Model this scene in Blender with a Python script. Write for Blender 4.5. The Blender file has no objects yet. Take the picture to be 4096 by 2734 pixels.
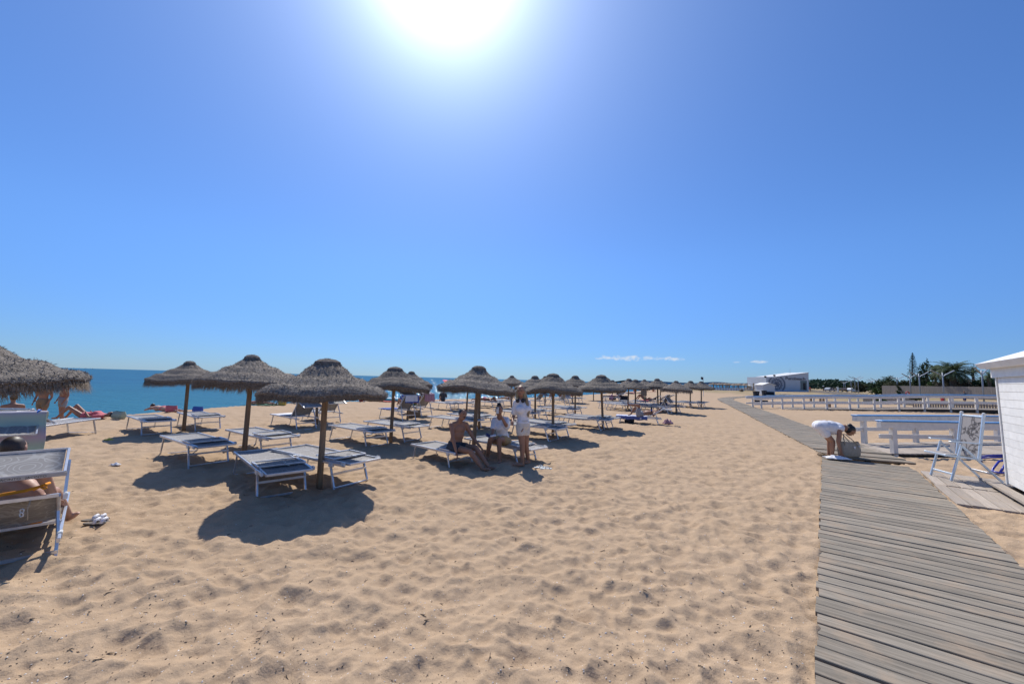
import bpy, bmesh, math, random
import numpy as np
from mathutils import Vector, Matrix, Euler, Quaternion
random.seed(7); RNG = np.random.default_rng(7)
S = bpy.context.scene
C = S.collection
rad = math.radians

# ------------------------------------------------------------------ camera, sky, sun, exposure
F, CAM_H, PITCH, ROLL = 1593.0, 1.75, rad(5.38), rad(1.5)      # focal length in photo pixels (4096 wide)
cd = bpy.data.cameras.new('Camera'); cam = bpy.data.objects.new('Camera', cd); C.objects.link(cam)
cd.sensor_fit = 'HORIZONTAL'; cd.sensor_width = 36.0; cd.lens = 36.0 * F / 4096.0
cd.clip_start = 0.05; cd.clip_end = 90000
FWD = Vector((0, math.cos(PITCH), math.sin(PITCH)))
_r0 = Vector((1, 0, 0)); _u0 = Vector((0, -math.sin(PITCH), math.cos(PITCH)))
RGT = math.cos(ROLL) * _r0 + math.sin(ROLL) * _u0
UPV = -math.sin(ROLL) * _r0 + math.cos(ROLL) * _u0
M = Matrix.Identity(4)
for i in range(3):
    M[i][0], M[i][1], M[i][2] = RGT[i], UPV[i], -FWD[i]
M[2][3] = CAM_H
cam.matrix_world = M
S.camera = cam

SUN_AZ, SUN_EL = rad(-12.3), rad(49.5)
SUN = Vector((math.cos(SUN_EL) * math.sin(SUN_AZ), math.cos(SUN_EL) * math.cos(SUN_AZ), math.sin(SUN_EL)))
W = bpy.data.worlds.new('World'); S.world = W; W.use_nodes = True
nt = W.node_tree; nt.nodes.clear()
def wn(t, **k):
    n = nt.nodes.new(t)
    for a, b in k.items(): setattr(n, a, b)
    return n
w_out = wn('ShaderNodeOutputWorld'); w_sky = wn('ShaderNodeTexSky', sky_type='NISHITA', sun_disc=False)
w_sky.sun_elevation = SUN_EL; w_sky.sun_rotation = SUN_AZ
w_sky.altitude = 0; w_sky.air_density = 1.0; w_sky.dust_density = 0.05; w_sky.ozone_density = 3.5
w_bg = wn('ShaderNodeBackground'); w_bg.inputs['Strength'].default_value = 0.098
w_tc = wn('ShaderNodeTexCoord')
# bright aureole of scattered light round the real sun direction
w_dot = wn('ShaderNodeVectorMath', operation='DOT_PRODUCT'); w_dot.inputs[1].default_value = SUN
nt.links.new(w_tc.outputs['Generated'], w_dot.inputs[0])
w_ac = wn('ShaderNodeMath', operation='ARCCOSINE', use_clamp=False); nt.links.new(w_dot.outputs['Value'], w_ac.inputs[0])
def aureole(amp, sigma):
    a = wn('ShaderNodeMath', operation='MULTIPLY'); a.inputs[1].default_value = -1.0 / sigma; nt.links.new(w_ac.outputs[0], a.inputs[0])
    b = wn('ShaderNodeMath', operation='EXPONENT'); nt.links.new(a.outputs[0], b.inputs[0])
    c = wn('ShaderNodeMath', operation='MULTIPLY'); c.inputs[1].default_value = amp; nt.links.new(b.outputs[0], c.inputs[0])
    return c
a1, a2 = aureole(4.4, 0.064), aureole(1.05, 0.215)
w_ab = wn('ShaderNodeBackground'); w_ab.inputs['Color'].default_value = (0.92, 0.97, 1.0, 1); nt.links.new(a1.outputs[0], w_ab.inputs['Strength'])
w_ab2 = wn('ShaderNodeBackground'); w_ab2.inputs['Color'].default_value = (0.80, 0.90, 1.05, 1); nt.links.new(a2.outputs[0], w_ab2.inputs['Strength'])
w_abs = wn('ShaderNodeAddShader'); nt.links.new(w_ab.outputs[0], w_abs.inputs[0]); nt.links.new(w_ab2.outputs[0], w_abs.inputs[1])
w_sep = wn('ShaderNodeSeparateXYZ'); nt.links.new(w_tc.outputs['Generated'], w_sep.inputs[0])
w_hr = wn('ShaderNodeMapRange', interpolation_type='SMOOTHSTEP'); w_hr.inputs[1].default_value = -0.02; w_hr.inputs[2].default_value = 0.30; nt.links.new(w_sep.outputs[2], w_hr.inputs[0])
w_tm = wn('ShaderNodeMixRGB'); w_tm.inputs[1].default_value = (0.355, 0.575, 1.03, 1); w_tm.inputs[2].default_value = (0.62, 0.93, 1.37, 1); nt.links.new(w_hr.outputs[0], w_tm.inputs[0])
w_tint = wn('ShaderNodeMixRGB', blend_type='MULTIPLY'); w_tint.inputs[0].default_value = 1.0; nt.links.new(w_tm.outputs[0], w_tint.inputs[2])
nt.links.new(w_sky.outputs[0], w_tint.inputs[1]); nt.links.new(w_tint.outputs[0], w_bg.inputs['Color'])
w_sum = wn('ShaderNodeAddShader'); nt.links.new(w_bg.outputs[0], w_sum.inputs[0]); nt.links.new(w_abs.outputs[0], w_sum.inputs[1])
# a few small fair-weather clouds low over the land: azimuth/elevation ellipses broken up by noise
w_az = wn('ShaderNodeMath', operation='ARCTAN2'); nt.links.new(w_sep.outputs[0], w_az.inputs[0]); nt.links.new(w_sep.outputs[1], w_az.inputs[1])
w_el = wn('ShaderNodeMath', operation='ARCSINE'); nt.links.new(w_sep.outputs[2], w_el.inputs[0])
w_map = wn('ShaderNodeMapping'); w_map.inputs['Scale'].default_value = (60, 60, 110)
nt.links.new(w_tc.outputs['Generated'], w_map.inputs['Vector'])
w_noi = wn('ShaderNodeTexNoise'); w_noi.inputs['Scale'].default_value = 1.0; w_noi.inputs['Detail'].default_value = 6; w_noi.inputs['Roughness'].default_value = 0.6
nt.links.new(w_map.outputs[0], w_noi.inputs['Vector'])
cl_prev = None
for az, el, wa, we in ((15.8, 3.35, 4.8, 0.42), (22.0, 3.30, 2.1, 0.34), (29.3, 2.9, 0.6, 0.14), (31.9, 2.95, 1.0, 0.20)):
    def mth(op, x, y):
        n = wn('ShaderNodeMath', operation=op)
        for i, v in enumerate((x, y)):
            if isinstance(v, (int, float)): n.inputs[i].default_value = v
            else: nt.links.new(v.outputs[0], n.inputs[i])
        return n
    dx = mth('DIVIDE', mth('SUBTRACT', w_az, rad(az)), rad(wa)); dy = mth('DIVIDE', mth('SUBTRACT', w_el, rad(el)), rad(we))
    rr = mth('ADD', mth('MULTIPLY', dx, dx), mth('MULTIPLY', dy, dy))
    v = mth('SUBTRACT', 1.0, rr)
    cl_prev = v if cl_prev is None else mth('MAXIMUM', cl_prev, v)
w_c1 = mth('ADD', cl_prev, mth('MULTIPLY', mth('SUBTRACT', w_noi, 0.55), 4.2))
w_cr = wn('ShaderNodeMapRange'); w_cr.inputs[1].default_value = 0.0; w_cr.inputs[2].default_value = 1.3; w_cr.inputs[4].default_value = 0.85
nt.links.new(w_c1.outputs[0], w_cr.inputs[0])
w_gate = wn('ShaderNodeMath', operation='GREATER_THAN'); w_gate.inputs[1].default_value = -1.2; nt.links.new(cl_prev.outputs[0], w_gate.inputs[0])
w_cf = mth('MULTIPLY', w_cr, w_gate)
w_cb = wn('ShaderNodeBackground'); w_cb.inputs['Color'].default_value = (0.84, 0.89, 0.96, 1); w_cb.inputs['Strength'].default_value = 0.88
w_mix = wn('ShaderNodeMixShader'); nt.links.new(w_cf.outputs[0], w_mix.inputs[0])
nt.links.new(w_sum.outputs[0], w_mix.inputs[1]); nt.links.new(w_cb.outputs[0], w_mix.inputs[2])
nt.links.new(w_mix.outputs[0], w_out.inputs['Surface'])

sl = bpy.data.lights.new('Sun', 'SUN'); sun = bpy.data.objects.new('Sun', sl); C.objects.link(sun)
sl.energy = 4.7; sl.angle = rad(0.53); sl.color = (1.0, 0.95, 0.87)
sun.rotation_euler = (-SUN).to_track_quat('-Z', 'Y').to_euler(); sun.location = SUN * 50
vs = S.view_settings; vs.view_transform = 'Standard'; vs.look = 'None'; vs.exposure = 0.0; vs.gamma = 1.0; vs.use_curve_mapping = False

# ------------------------------------------------------------------ photo pixel -> direction -> place
def ray(px, py): return FWD * F + RGT * (px - 2048) - UPV * (py - 1367)
def g(px, py, z=0.0):
    d = ray(px, py); t = (z - CAM_H) / d.z
    return Vector((d.x * t, d.y * t, z))
def at(px, py, Y):
    d = ray(px, py); t = Y / d.y
    return Vector((d.x * t, Y, CAM_H + d.z * t))

# ------------------------------------------------------------------ object helpers
def link(name, me, parent=None, m=None, smooth=False):
    o = bpy.data.objects.new(name, me); C.objects.link(o)
    if me is not None:
        if m is not None:
            me.materials.clear()
            for q in (m if isinstance(m, (list, tuple)) else [m]): me.materials.append(q)
        if smooth: me.shade_smooth()
    if parent is not None: o.parent = parent
    return o
def tag(o, label=None, cat=None, group=None, kind=None):
    if label: o['label'] = label
    if cat: o['category'] = cat
    if group: o['group'] = group
    if kind: o['kind'] = kind
    return o
def thing(name, label, cat, loc=(0, 0, 0), rz=0.0, group=None):
    o = bpy.data.objects.new(name, None); C.objects.link(o); o.empty_display_size = 0.1
    o.location = loc; o.rotation_euler = (0, 0, rz)
    return tag(o, label, cat, group)
def copy_tree(o, parent=None):
    c = o.copy(); C.objects.link(c); c.parent = parent
    for ch in list(o.children): copy_tree(ch, c)
    return c
def mesh_from(name, verts, faces):
    me = bpy.data.meshes.new(name); me.from_pydata([tuple(v) for v in verts], [], faces); me.update(); return me
class MB:
    """collects simple solids into one mesh"""
    def __init__(s): s.v = []; s.f = []; s.mi = []
    def add(s, vs, fs, mi=0):
        b = len(s.v); s.v += [tuple(v) for v in vs]; s.f += [tuple(i + b for i in f) for f in fs]; s.mi += [mi] * len(fs); return s
    def box(s, c, d, rot=None, mi=0, ch=0.0):
        """box centred c, full size d, optional Matrix rotation, chamfered top+bottom edges ch"""
        x, y, z = d[0] / 2, d[1] / 2, d[2] / 2
        if ch > 0:
            vs = []
            for zz, k in ((-z, ch), (-z + ch, 0), (z - ch, 0), (z, ch)):
                vs += [(-x + k, -y + k, zz), (x - k, -y + k, zz), (x - k, y - k, zz), (-x + k, y - k, zz)]
            fs = [(3, 2, 1, 0), (12, 13, 14, 15)]
            for l in range(3):
                for i in range(4): j = (i + 1) % 4; fs.append((l * 4 + i, l * 4 + j, l * 4 + 4 + j, l * 4 + 4 + i))
        else:
            vs = [(-x, -y, -z), (x, -y, -z), (x, y, -z), (-x, y, -z), (-x, -y, z), (x, -y, z), (x, y, z), (-x, y, z)]
            fs = [(3, 2, 1, 0), (4, 5, 6, 7), (0, 1, 5, 4), (1, 2, 6, 5), (2, 3, 7, 6), (3, 0, 4, 7)]
        c = Vector(c); out = []
        for v in vs:
            v = Vector(v)
            if rot is not None: v = rot @ v
            out.append(v + c)
        return s.add(out, fs, mi)
    def bar(s, a, b, w, h=None, up=(0, 0, 1), mi=0, ch=0.0):
        """rectangular bar a->b, width w (sideways), height h (along up)"""
        a, b = Vector(a), Vector(b); h = w if h is None else h
        d = b - a; L = d.length
        if L < 1e-6: return s
        y = d / L; u = Vector(up); x = y.cross(u)
        if x.length < 1e-4: x = y.cross(Vector((1, 0, 0)))
        x.normalize(); z = x.cross(y)
        R = Matrix((x, y, z)).transposed()
        return s.box((a + b) / 2, (w, L, h), R, mi, ch)
    def tube(s, pts, r, n=8, mi=0, cap=True):
        pts = [Vector(p) for p in pts]; rs = r if isinstance(r, (list, tuple)) else [r] * len(pts)
        rings = []; ref = None
        for i, p in enumerate(pts):
            t = (pts[min(i + 1, len(pts) - 1)] - pts[max(i - 1, 0)])
            t = t.normalized() if t.length > 1e-9 else Vector((0, 0, 1))
            if ref is None:
                ref = Vector((0, 0, 1)) if abs(t.z) < 0.9 else Vector((1, 0, 0))
            x = t.cross(ref)
            if x.length < 1e-5: x = t.orthogonal()
            x.normalize(); y = x.cross(t); ref = y if abs(y.dot(t)) < .9 else ref
            rings.append([p + (x * math.cos(2 * math.pi * k / n) + y * math.sin(2 * math.pi * k / n)) * rs[i] for k in range(n)])
        vs = [v for rg in rings for v in rg]; fs = []
        for i in range(len(rings) - 1):
            for k in range(n):
                j = (k + 1) % n; fs.append((i * n + k, i * n + j, (i + 1) * n + j, (i + 1) * n + k))
        if cap: fs += [tuple(range(n - 1, -1, -1)), tuple((len(rings) - 1) * n + k for k in range(n))]
        return s.add(vs, fs, mi)
    def lathe(s, prof, n=16, c=(0, 0, 0), mi=0, wob=0.0):
        vs = []; cx, cy, cz = c
        for r, z in prof:
            for k in range(n):
                a = 2 * math.pi * k / n; q = r * (1 + wob * math.sin(3 * a + z * 7)); vs.append((cx + q * math.cos(a), cy + q * math.sin(a), cz + z))
        fs = []
        for i in range(len(prof) - 1):
            for k in range(n):
                j = (k + 1) % n; fs.append((i * n + k, i * n + j, (i + 1) * n + j, (i + 1) * n + k))
        return s.add(vs, fs, mi)
    def sphere(s, c, r, n=12, m=8, rot=None, mi=0):
        c = Vector(c); r = Vector((r, r, r)) if isinstance(r, (int, float)) else Vector(r)
        vs = []; fs = []
        for i in range(m + 1):
            th = math.pi * i / m
            for k in range(n):
                a = 2 * math.pi * k / n
                v = Vector((r.x * math.sin(th) * math.cos(a), r.y * math.sin(th) * math.sin(a), r.z * math.cos(th)))
                if rot is not None: v = rot @ v
                vs.append(c + v)
        for i in range(m):
            for k in range(n):
                j = (k + 1) % n; fs.append((i * n + k, (i + 1) * n + k, (i + 1) * n + j, i * n + j))
        return s.add(vs, fs, mi)
    def prism(s, poly, y0, y1, T=None, mi=0):
        """poly of (x,z) extruded y0..y1, transformed by T"""
        n = len(poly); vs = [Vector((x, y0, z)) for x, z in poly] + [Vector((x, y1, z)) for x, z in poly]
        if T is not None: vs = [T @ v for v in vs]
        fs = [tuple(range(n)), tuple(range(2 * n - 1, n - 1, -1))] + [((i + 1) % n, i, n + i, n + (i + 1) % n) for i in range(n)]
        return s.add(vs, fs, mi)
    def build(s, name, m, parent=None, smooth=False):
        me = mesh_from(name, s.v, s.f)
        o = link(name, me, parent, m, smooth)
        if any(s.mi): me.polygons.foreach_set('material_index', s.mi)
        return o

# ------------------------------------------------------------------ materials
def base_mat(name):
    m = bpy.data.materials.new(name); m.use_nodes = True
    t = m.node_tree; b = t.nodes['Principled BSDF']
    return m, t, b
def nd(t, typ, **k):
    n = t.nodes.new(typ)
    for a, b in k.items(): setattr(n, a, b)
    return n
def mat(name, col, rough=0.6, col2=None, scale=12.0, metal=0.0, bump=0.0, bscale=None, spec=0.5, stretch=(1, 1, 1), rnd=0.0, lo=0.35, hi=0.65, detail=4, coord='Object', trans=0.0):
    m, t, b = base_mat(name)
    b.inputs['Roughness'].default_value = rough; b.inputs['Metallic'].default_value = metal
    b.inputs['Specular IOR Level'].default_value = spec
    tc = nd(t, 'ShaderNodeTexCoord'); mp = nd(t, 'ShaderNodeMapping'); mp.inputs['Scale'].default_value = stretch
    t.links.new(tc.outputs[coord], mp.inputs['Vector'])
    oi = nd(t, 'ShaderNodeObjectInfo')
    off = nd(t, 'ShaderNodeVectorMath', operation='SCALE'); off.inputs[0].default_value = (37, 91, 53); t.links.new(oi.outputs['Random'], off.inputs['Scale'])
    ad = nd(t, 'ShaderNodeVectorMath', operation='ADD'); t.links.new(mp.outputs[0], ad.inputs[0]); t.links.new(off.outputs[0], ad.inputs[1])
    nz = nd(t, 'ShaderNodeTexNoise'); nz.inputs['Scale'].default_value = scale; nz.inputs['Detail'].default_value = detail
    t.links.new(ad.outputs[0], nz.inputs['Vector'])
    if col2 is None: col2 = tuple(c * 0.82 for c in col)
    r = nd(t, 'ShaderNodeMapRange'); r.inputs[1].default_value = lo; r.inputs[2].default_value = hi
    t.links.new(nz.outputs['Fac'], r.inputs[0])
    mx = nd(t, 'ShaderNodeMixRGB'); mx.inputs[1].default_value = (*col2, 1); mx.inputs[2].default_value = (*col, 1)
    t.links.new(r.outputs[0], mx.inputs[0]); last = mx.outputs[0]
    if rnd > 0:
        hv = nd(t, 'ShaderNodeHueSaturation'); vr = nd(t, 'ShaderNodeMapRange'); vr.inputs[3].default_value = 1 - rnd; vr.inputs[4].default_value = 1 + rnd
        t.links.new(oi.outputs['Random'], vr.inputs[0]); t.links.new(vr.outputs[0], hv.inputs['Value']); t.links.new(last, hv.inputs['Color']); last = hv.outputs[0]
    t.links.new(last, b.inputs['Base Color'])
    if bump > 0:
        n2 = nd(t, 'ShaderNodeTexNoise'); n2.inputs['Scale'].default_value = bscale or scale * 3; n2.inputs['Detail'].default_value = 3
        t.links.new(ad.outputs[0], n2.inputs['Vector'])
        bp = nd(t, 'ShaderNodeBump'); bp.inputs['Strength'].default_value = bump; bp.inputs['Distance'].default_value = 0.01
        t.links.new(n2.outputs['Fac'], bp.inputs['Height']); t.links.new(bp.outputs[0], b.inputs['Normal'])
    if trans > 0:   # thin cloth / leaves that let some light through
        tr = nd(t, 'ShaderNodeBsdfTranslucent'); t.links.new(last, tr.inputs['Color'])
        ms = nd(t, 'ShaderNodeMixShader'); ms.inputs[0].default_value = trans
        t.links.new(b.outputs[0], ms.inputs[1]); t.links.new(tr.outputs[0], ms.inputs[2])
        t.links.new(ms.outputs[0], t.nodes['Material Output'].inputs['Surface'])
    return m
MT = {}
MT['white_paint'] = mat('white_paint', (0.82, 0.80, 0.76), 0.5, (0.73, 0.71, 0.67), 6, bump=0.15, bscale=40, rnd=0.04)
MT['rail_paint'] = mat('rail_paint', (0.80, 0.75, 0.675), 0.5, (0.70, 0.65, 0.58), 5, bump=0.2, bscale=30, rnd=0.05)
MT['blue_paint'] = mat('blue_paint', (0.10, 0.30, 0.60), 0.45, (0.16, 0.36, 0.62), 9, bump=0.15, bscale=50)
MT['alu'] = mat('alu', (0.62, 0.64, 0.68), 0.34, (0.52, 0.54, 0.58), 14, metal=0.75, rnd=0.08)
MT['alu_blue'] = mat('alu_blue', (0.58, 0.68, 0.78), 0.4, (0.50, 0.60, 0.70), 10, metal=0.35)
MT['plastic_white'] = mat('plastic_white', (0.72, 0.72, 0.70), 0.4)
MT['pole_wood'] = mat('pole_wood', (0.30, 0.20, 0.12), 0.75, (0.18, 0.12, 0.075), 5, stretch=(6, 6, 0.7), bump=0.4, bscale=14, rnd=0.15)
MT['dark'] = mat('dark', (0.02, 0.02, 0.022), 0.6)
MT['black_cloth'] = mat('black_cloth', (0.018, 0.018, 0.022), 0.85, (0.03, 0.03, 0.035), 8)
MT['navy'] = mat('navy', (0.03, 0.05, 0.16), 0.8)
MT['blue_tube'] = mat('blue_tube', (0.035, 0.045, 0.36), 0.35)
MT['concrete'] = mat('concrete', (0.50, 0.48, 0.44), 0.8, (0.40, 0.385, 0.36), 5)

def straw_mat(name, c1, c2, scale):
    m, t, b = base_mat(name); b.inputs['Roughness'].default_value = 0.9; b.inputs['Specular IOR Level'].default_value = 0.15
    tc = nd(t, 'ShaderNodeTexCoord'); nz = nd(t, 'ShaderNodeTexNoise'); nz.inputs['Scale'].default_value = scale; nz.inputs['Detail'].default_value = 5; nz.inputs['Roughness'].default_value = 0.7
    t.links.new(tc.outputs['Object'], nz.inputs['Vector'])
    cr = nd(t, 'ShaderNodeValToRGB'); cr.color_ramp.elements[0].position = 0.35; cr.color_ramp.elements[1].position = 0.66
    cr.color_ramp.elements[0].color = (*c2, 1); cr.color_ramp.elements[1].color = (*c1, 1)
    t.links.new(nz.outputs['Fac'], cr.inputs[0])
    oi = nd(t, 'ShaderNodeObjectInfo'); hv = nd(t, 'ShaderNodeHueSaturation'); vr = nd(t, 'ShaderNodeMapRange'); vr.inputs[3].default_value = 0.85; vr.inputs[4].default_value = 1.12
    t.links.new(oi.outputs['Random'], vr.inputs[0]); t.links.new(vr.outputs[0], hv.inputs['Value']); t.links.new(cr.outputs[0], hv.inputs['Color'])
    t.links.new(hv.outputs[0], b.inputs['Base Color'])
    n2 = nd(t, 'ShaderNodeTexNoise'); n2.inputs['Scale'].default_value = 60; n2.inputs['Detail'].default_value = 3; t.links.new(tc.outputs['Object'], n2.inputs['Vector'])
    bp = nd(t, 'ShaderNodeBump'); bp.inputs['Strength'].default_value = 0.9; bp.inputs['Distance'].default_value = 0.03
    t.links.new(n2.outputs['Fac'], bp.inputs['Height']); t.links.new(bp.outputs[0], b.inputs['Normal'])
    return m
MT['thatch'] = straw_mat('thatch', (0.33, 0.285, 0.24), (0.135, 0.115, 0.095), 22)
MT['straw'] = straw_mat('straw', (0.47, 0.425, 0.37), (0.19, 0.168, 0.142), 35)
MT['fringe'] = straw_mat('fringe', (0.38, 0.305, 0.225), (0.18, 0.14, 0.105), 30)

def sling_mat(name, base, line, scale=7.0):
    """mesh sling cloth with a printed leaf pattern of thin rings and stems"""
    m, t, b = base_mat(name); b.inputs['Roughness'].default_value = 0.75
    tc = nd(t, 'ShaderNodeTexCoord')
    nz = nd(t, 'ShaderNodeTexNoise'); nz.inputs['Scale'].default_value = 3.5; t.links.new(tc.outputs['Object'], nz.inputs['Vector'])
    mxv = nd(t, 'ShaderNodeMixRGB'); mxv.inputs[0].default_value = 0.12; t.links.new(tc.outputs['Object'], mxv.inputs[1]); t.links.new(nz.outputs['Color'], mxv.inputs[2])
    vo = nd(t, 'ShaderNodeTexVoronoi', feature='F1'); vo.inputs['Scale'].default_value = scale; t.links.new(mxv.outputs[0], vo.inputs['Vector'])
    a = nd(t, 'ShaderNodeMath', operation='MULTIPLY'); a.inputs[1].default_value = 30.0; t.links.new(vo.outputs['Distance'], a.inputs[0])
    sn = nd(t, 'ShaderNodeMath', operation='SINE'); t.links.new(a.outputs[0], sn.inputs[0])
    ve = nd(t, 'ShaderNodeTexVoronoi', feature='DISTANCE_TO_EDGE'); ve.inputs['Scale'].default_value = scale * 0.6; t.links.new(mxv.outputs[0], ve.inputs['Vector'])
    r1 = nd(t, 'ShaderNodeMapRange'); r1.inputs[1].default_value = 0.72; r1.inputs[2].default_value = 0.9; t.links.new(sn.outputs[0], r1.inputs[0])
    r2 = nd(t, 'ShaderNodeMapRange'); r2.inputs[1].default_value = 0.035; r2.inputs[2].default_value = 0.02; t.links.new(ve.outputs['Distance'], r2.inputs[0])
    mm = nd(t, 'ShaderNodeMath', operation='MAXIMUM'); t.links.new(r1.outputs[0], mm.inputs[0]); t.links.new(r2.outputs[0], mm.inputs[1])
    mx = nd(t, 'ShaderNodeMixRGB'); mx.inputs[1].default_value = (*base, 1); mx.inputs[2].default_value = (*line, 1)
    sc = nd(t, 'ShaderNodeMath', operation='MULTIPLY'); sc.inputs[1].default_value = 0.8; t.links.new(mm.outputs[0], sc.inputs[0])
    t.links.new(sc.outputs[0], mx.inputs[0]); t.links.new(mx.outputs[0], b.inputs['Base Color'])
    tr = nd(t, 'ShaderNodeBsdfTranslucent'); t.links.new(mx.outputs[0], tr.inputs['Color'])
    ms = nd(t, 'ShaderNodeMixShader'); ms.inputs[0].default_value = 0.22
    t.links.new(b.outputs[0], ms.inputs[1]); t.links.new(tr.outputs[0], ms.inputs[2]); t.links.new(ms.outputs[0], t.nodes['Material Output'].inputs['Surface'])
    return m
MT['sling'] = sling_mat('sling', (0.30, 0.285, 0.275), (0.45, 0.44, 0.43))
MT['sling_dark'] = sling_mat('sling_dark', (0.20, 0.185, 0.17), (0.28, 0.26, 0.24))
MT['sling_plain'] = mat('sling_plain', (0.40, 0.37, 0.345), 0.8, (0.36, 0.33, 0.31), 30, trans=0.2)

def wood_deck_mat(name, c1, c2, sandy):
    m, t, b = base_mat(name); b.inputs['Roughness'].default_value = 0.85; b.inputs['Specular IOR Level'].default_value = 0.25
    tc = nd(t, 'ShaderNodeTexCoord'); oi = nd(t, 'ShaderNodeObjectInfo'); ge = nd(t, 'ShaderNodeNewGeometry')
    off = nd(t, 'ShaderNodeVectorMath', operation='SCALE'); off.inputs[0].default_value = (37, 91, 53); t.links.new(oi.outputs['Random'], off.inputs['Scale'])
    mp = nd(t, 'ShaderNodeMapping'); mp.inputs['Scale'].default_value = (2.2, 42, 42); t.links.new(tc.outputs['Object'], mp.inputs['Vector'])
    ad = nd(t, 'ShaderNodeVectorMath', operation='ADD'); t.links.new(mp.outputs[0], ad.inputs[0]); t.links.new(off.outputs[0], ad.inputs[1])
    nz = nd(t, 'ShaderNodeTexNoise'); nz.inputs['Scale'].default_value = 1.0; nz.inputs['Detail'].default_value = 6; nz.inputs['Roughness'].default_value = 0.65; t.links.new(ad.outputs[0], nz.inputs['Vector'])
    cr = nd(t, 'ShaderNodeValToRGB'); cr.color_ramp.elements[0].position = 0.32; cr.color_ramp.elements[1].position = 0.64
    cr.color_ramp.elements[0].color = (*c2, 1); cr.color_ramp.elements[1].color = (*c1, 1); t.links.new(nz.outputs['Fac'], cr.inputs[0])
    hv = nd(t, 'ShaderNodeHueSaturation'); vr = nd(t, 'ShaderNodeMapRange'); vr.inputs[3].default_value = 0.82; vr.inputs[4].default_value = 1.10
    t.links.new(oi.outputs['Random'], vr.inputs[0]); t.links.new(vr.outputs[0], hv.inputs['Value']); t.links.new(cr.outputs[0], hv.inputs['Color'])
    # blotches of weathering and blown sand lying on the boards
    n3 = nd(t, 'ShaderNodeTexNoise'); n3.inputs['Scale'].default_value = 2.3; n3.inputs['Detail'].default_value = 7; n3.inputs['Roughness'].default_value = 0.7; t.links.new(ge.outputs['Position'], n3.inputs['Vector'])
    r3 = nd(t, 'ShaderNodeMapRange'); r3.inputs[1].default_value = 0.50; r3.inputs[2].default_value = 0.66; r3.inputs[4].default_value = sandy; t.links.new(n3.outputs['Fac'], r3.inputs[0])
    mx = nd(t, 'ShaderNodeMixRGB'); mx.inputs[2].default_value = (0.40, 0.295, 0.20, 1); t.links.new(r3.outputs[0], mx.inputs[0]); t.links.new(hv.outputs[0], mx.inputs[1])
    t.links.new(mx.outputs[0], b.inputs['Base Color'])
    bp = nd(t, 'ShaderNodeBump'); bp.inputs['Strength'].default_value = 0.5; bp.inputs['Distance'].default_value = 0.004
    t.links.new(nz.outputs['Fac'], bp.inputs['Height']); t.links.new(bp.outputs[0], b.inputs['Normal'])
    return m
MT['plank'] = wood_deck_mat('plank', (0.335, 0.288, 0.225), (0.175, 0.15, 0.116), 0.55)
MT['deck'] = wood_deck_mat('deck', (0.42, 0.36, 0.30), (0.32, 0.27, 0.225), 0.35)
# ------------------------------------------------------------------ sand
def make_tile(n=768, size=9.0):
    """periodic height map of trampled sand: footprints with pushed-up rims and soft drifts"""
    rng = np.random.default_rng(3)
    h = np.zeros((n, n)); cell = size / n
    for _ in range(4300):
        cx, cy = rng.uniform(0, size, 2); big = rng.random()
        a = rng.uniform(0.05, 0.10) if big < .7 else rng.uniform(0.10, 0.165)
        b = a * rng.uniform(1.0, 1.9); th = rng.uniform(0, math.pi); dep = rng.uniform(0.32, 0.56) * a; off = rng.uniform(-0.012, 0.012)
        ext = int(b * 1.5 / cell) + 2; ix, iy = int(cx / cell), int(cy / cell)
        I, J = np.meshgrid(np.arange(ix - ext, ix + ext + 1), np.arange(iy - ext, iy + ext + 1), indexing='ij')
        X, Y = I * cell - cx, J * cell - cy
        u = (X * math.cos(th) + Y * math.sin(th)) / b; v = (-X * math.sin(th) + Y * math.cos(th)) / a
        q = u * u + v * v
        new = off - dep * (1 - q) + 0.0
        cur = h[I % n, J % n]; k = 0.006                        # soft minimum: bowls meet in crisp ridges
        t_ = np.clip(0.5 + 0.5 * (cur - new) / k, 0, 1); h[I % n, J % n] = cur * (1 - t_) + new * t_ - k * t_ * (1 - t_)
        if rng.random() < .35:                                  # sand kicked up beside the print
            q2 = (u - 1.25) ** 2 * 3 + v * v * 1.6; h[I % n, J % n] += 0.3 * dep * np.exp(-q2 * 2.2)
    # soft low-pass drift noise
    fx = np.fft.fftfreq(n, cell); FX, FY = np.meshgrid(fx, fx, indexing='ij'); fr = np.hypot(FX, FY)
    w = np.fft.fft2(rng.normal(size=(n, n)))
    d = np.real(np.fft.ifft2(w * np.exp(-((fr - 1.3) / 0.9) ** 2))); d *= 0.006 / d.std()
    e = np.real(np.fft.ifft2(w * np.exp(-((fr - 5.0) / 3.0) ** 2))); e *= 0.003 / e.std()
    h = np.clip(h, -0.075, 0.05) + d + e
    return h - h.mean()
TILE_N, TILE_S = 768, 9.0
TILE = make_tile(TILE_N, TILE_S)
def tile_at(x, y):
    u = (x / TILE_S) % 1.0 * TILE_N; v = (y / TILE_S) % 1.0 * TILE_N
    i = np.floor(u).astype(int); j = np.floor(v).astype(int); fu, fv = u - i, v - j
    i0, j0, i1, j1 = i % TILE_N, j % TILE_N, (i + 1) % TILE_N, (j + 1) % TILE_N
    return (TILE[i0, j0] * (1 - fu) + TILE[i1, j0] * fu) * (1 - fv) + (TILE[i0, j1] * (1 - fu) + TILE[i1, j1] * fu) * fv
CREST = np.array([(-16, -400), (-15.6, 0), (-15.15, 13), (-15.0, 15.7), (-14.7, 18.2), (-14.2, 21.3), (-12.6, 25.0), (-9.3, 28.8), (-4.8, 33.5), (0.0, 38.5), (6.5, 47), (20, 72), (45, 122), (100, 205), (260, 400), (900, 1150)], float)
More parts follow.
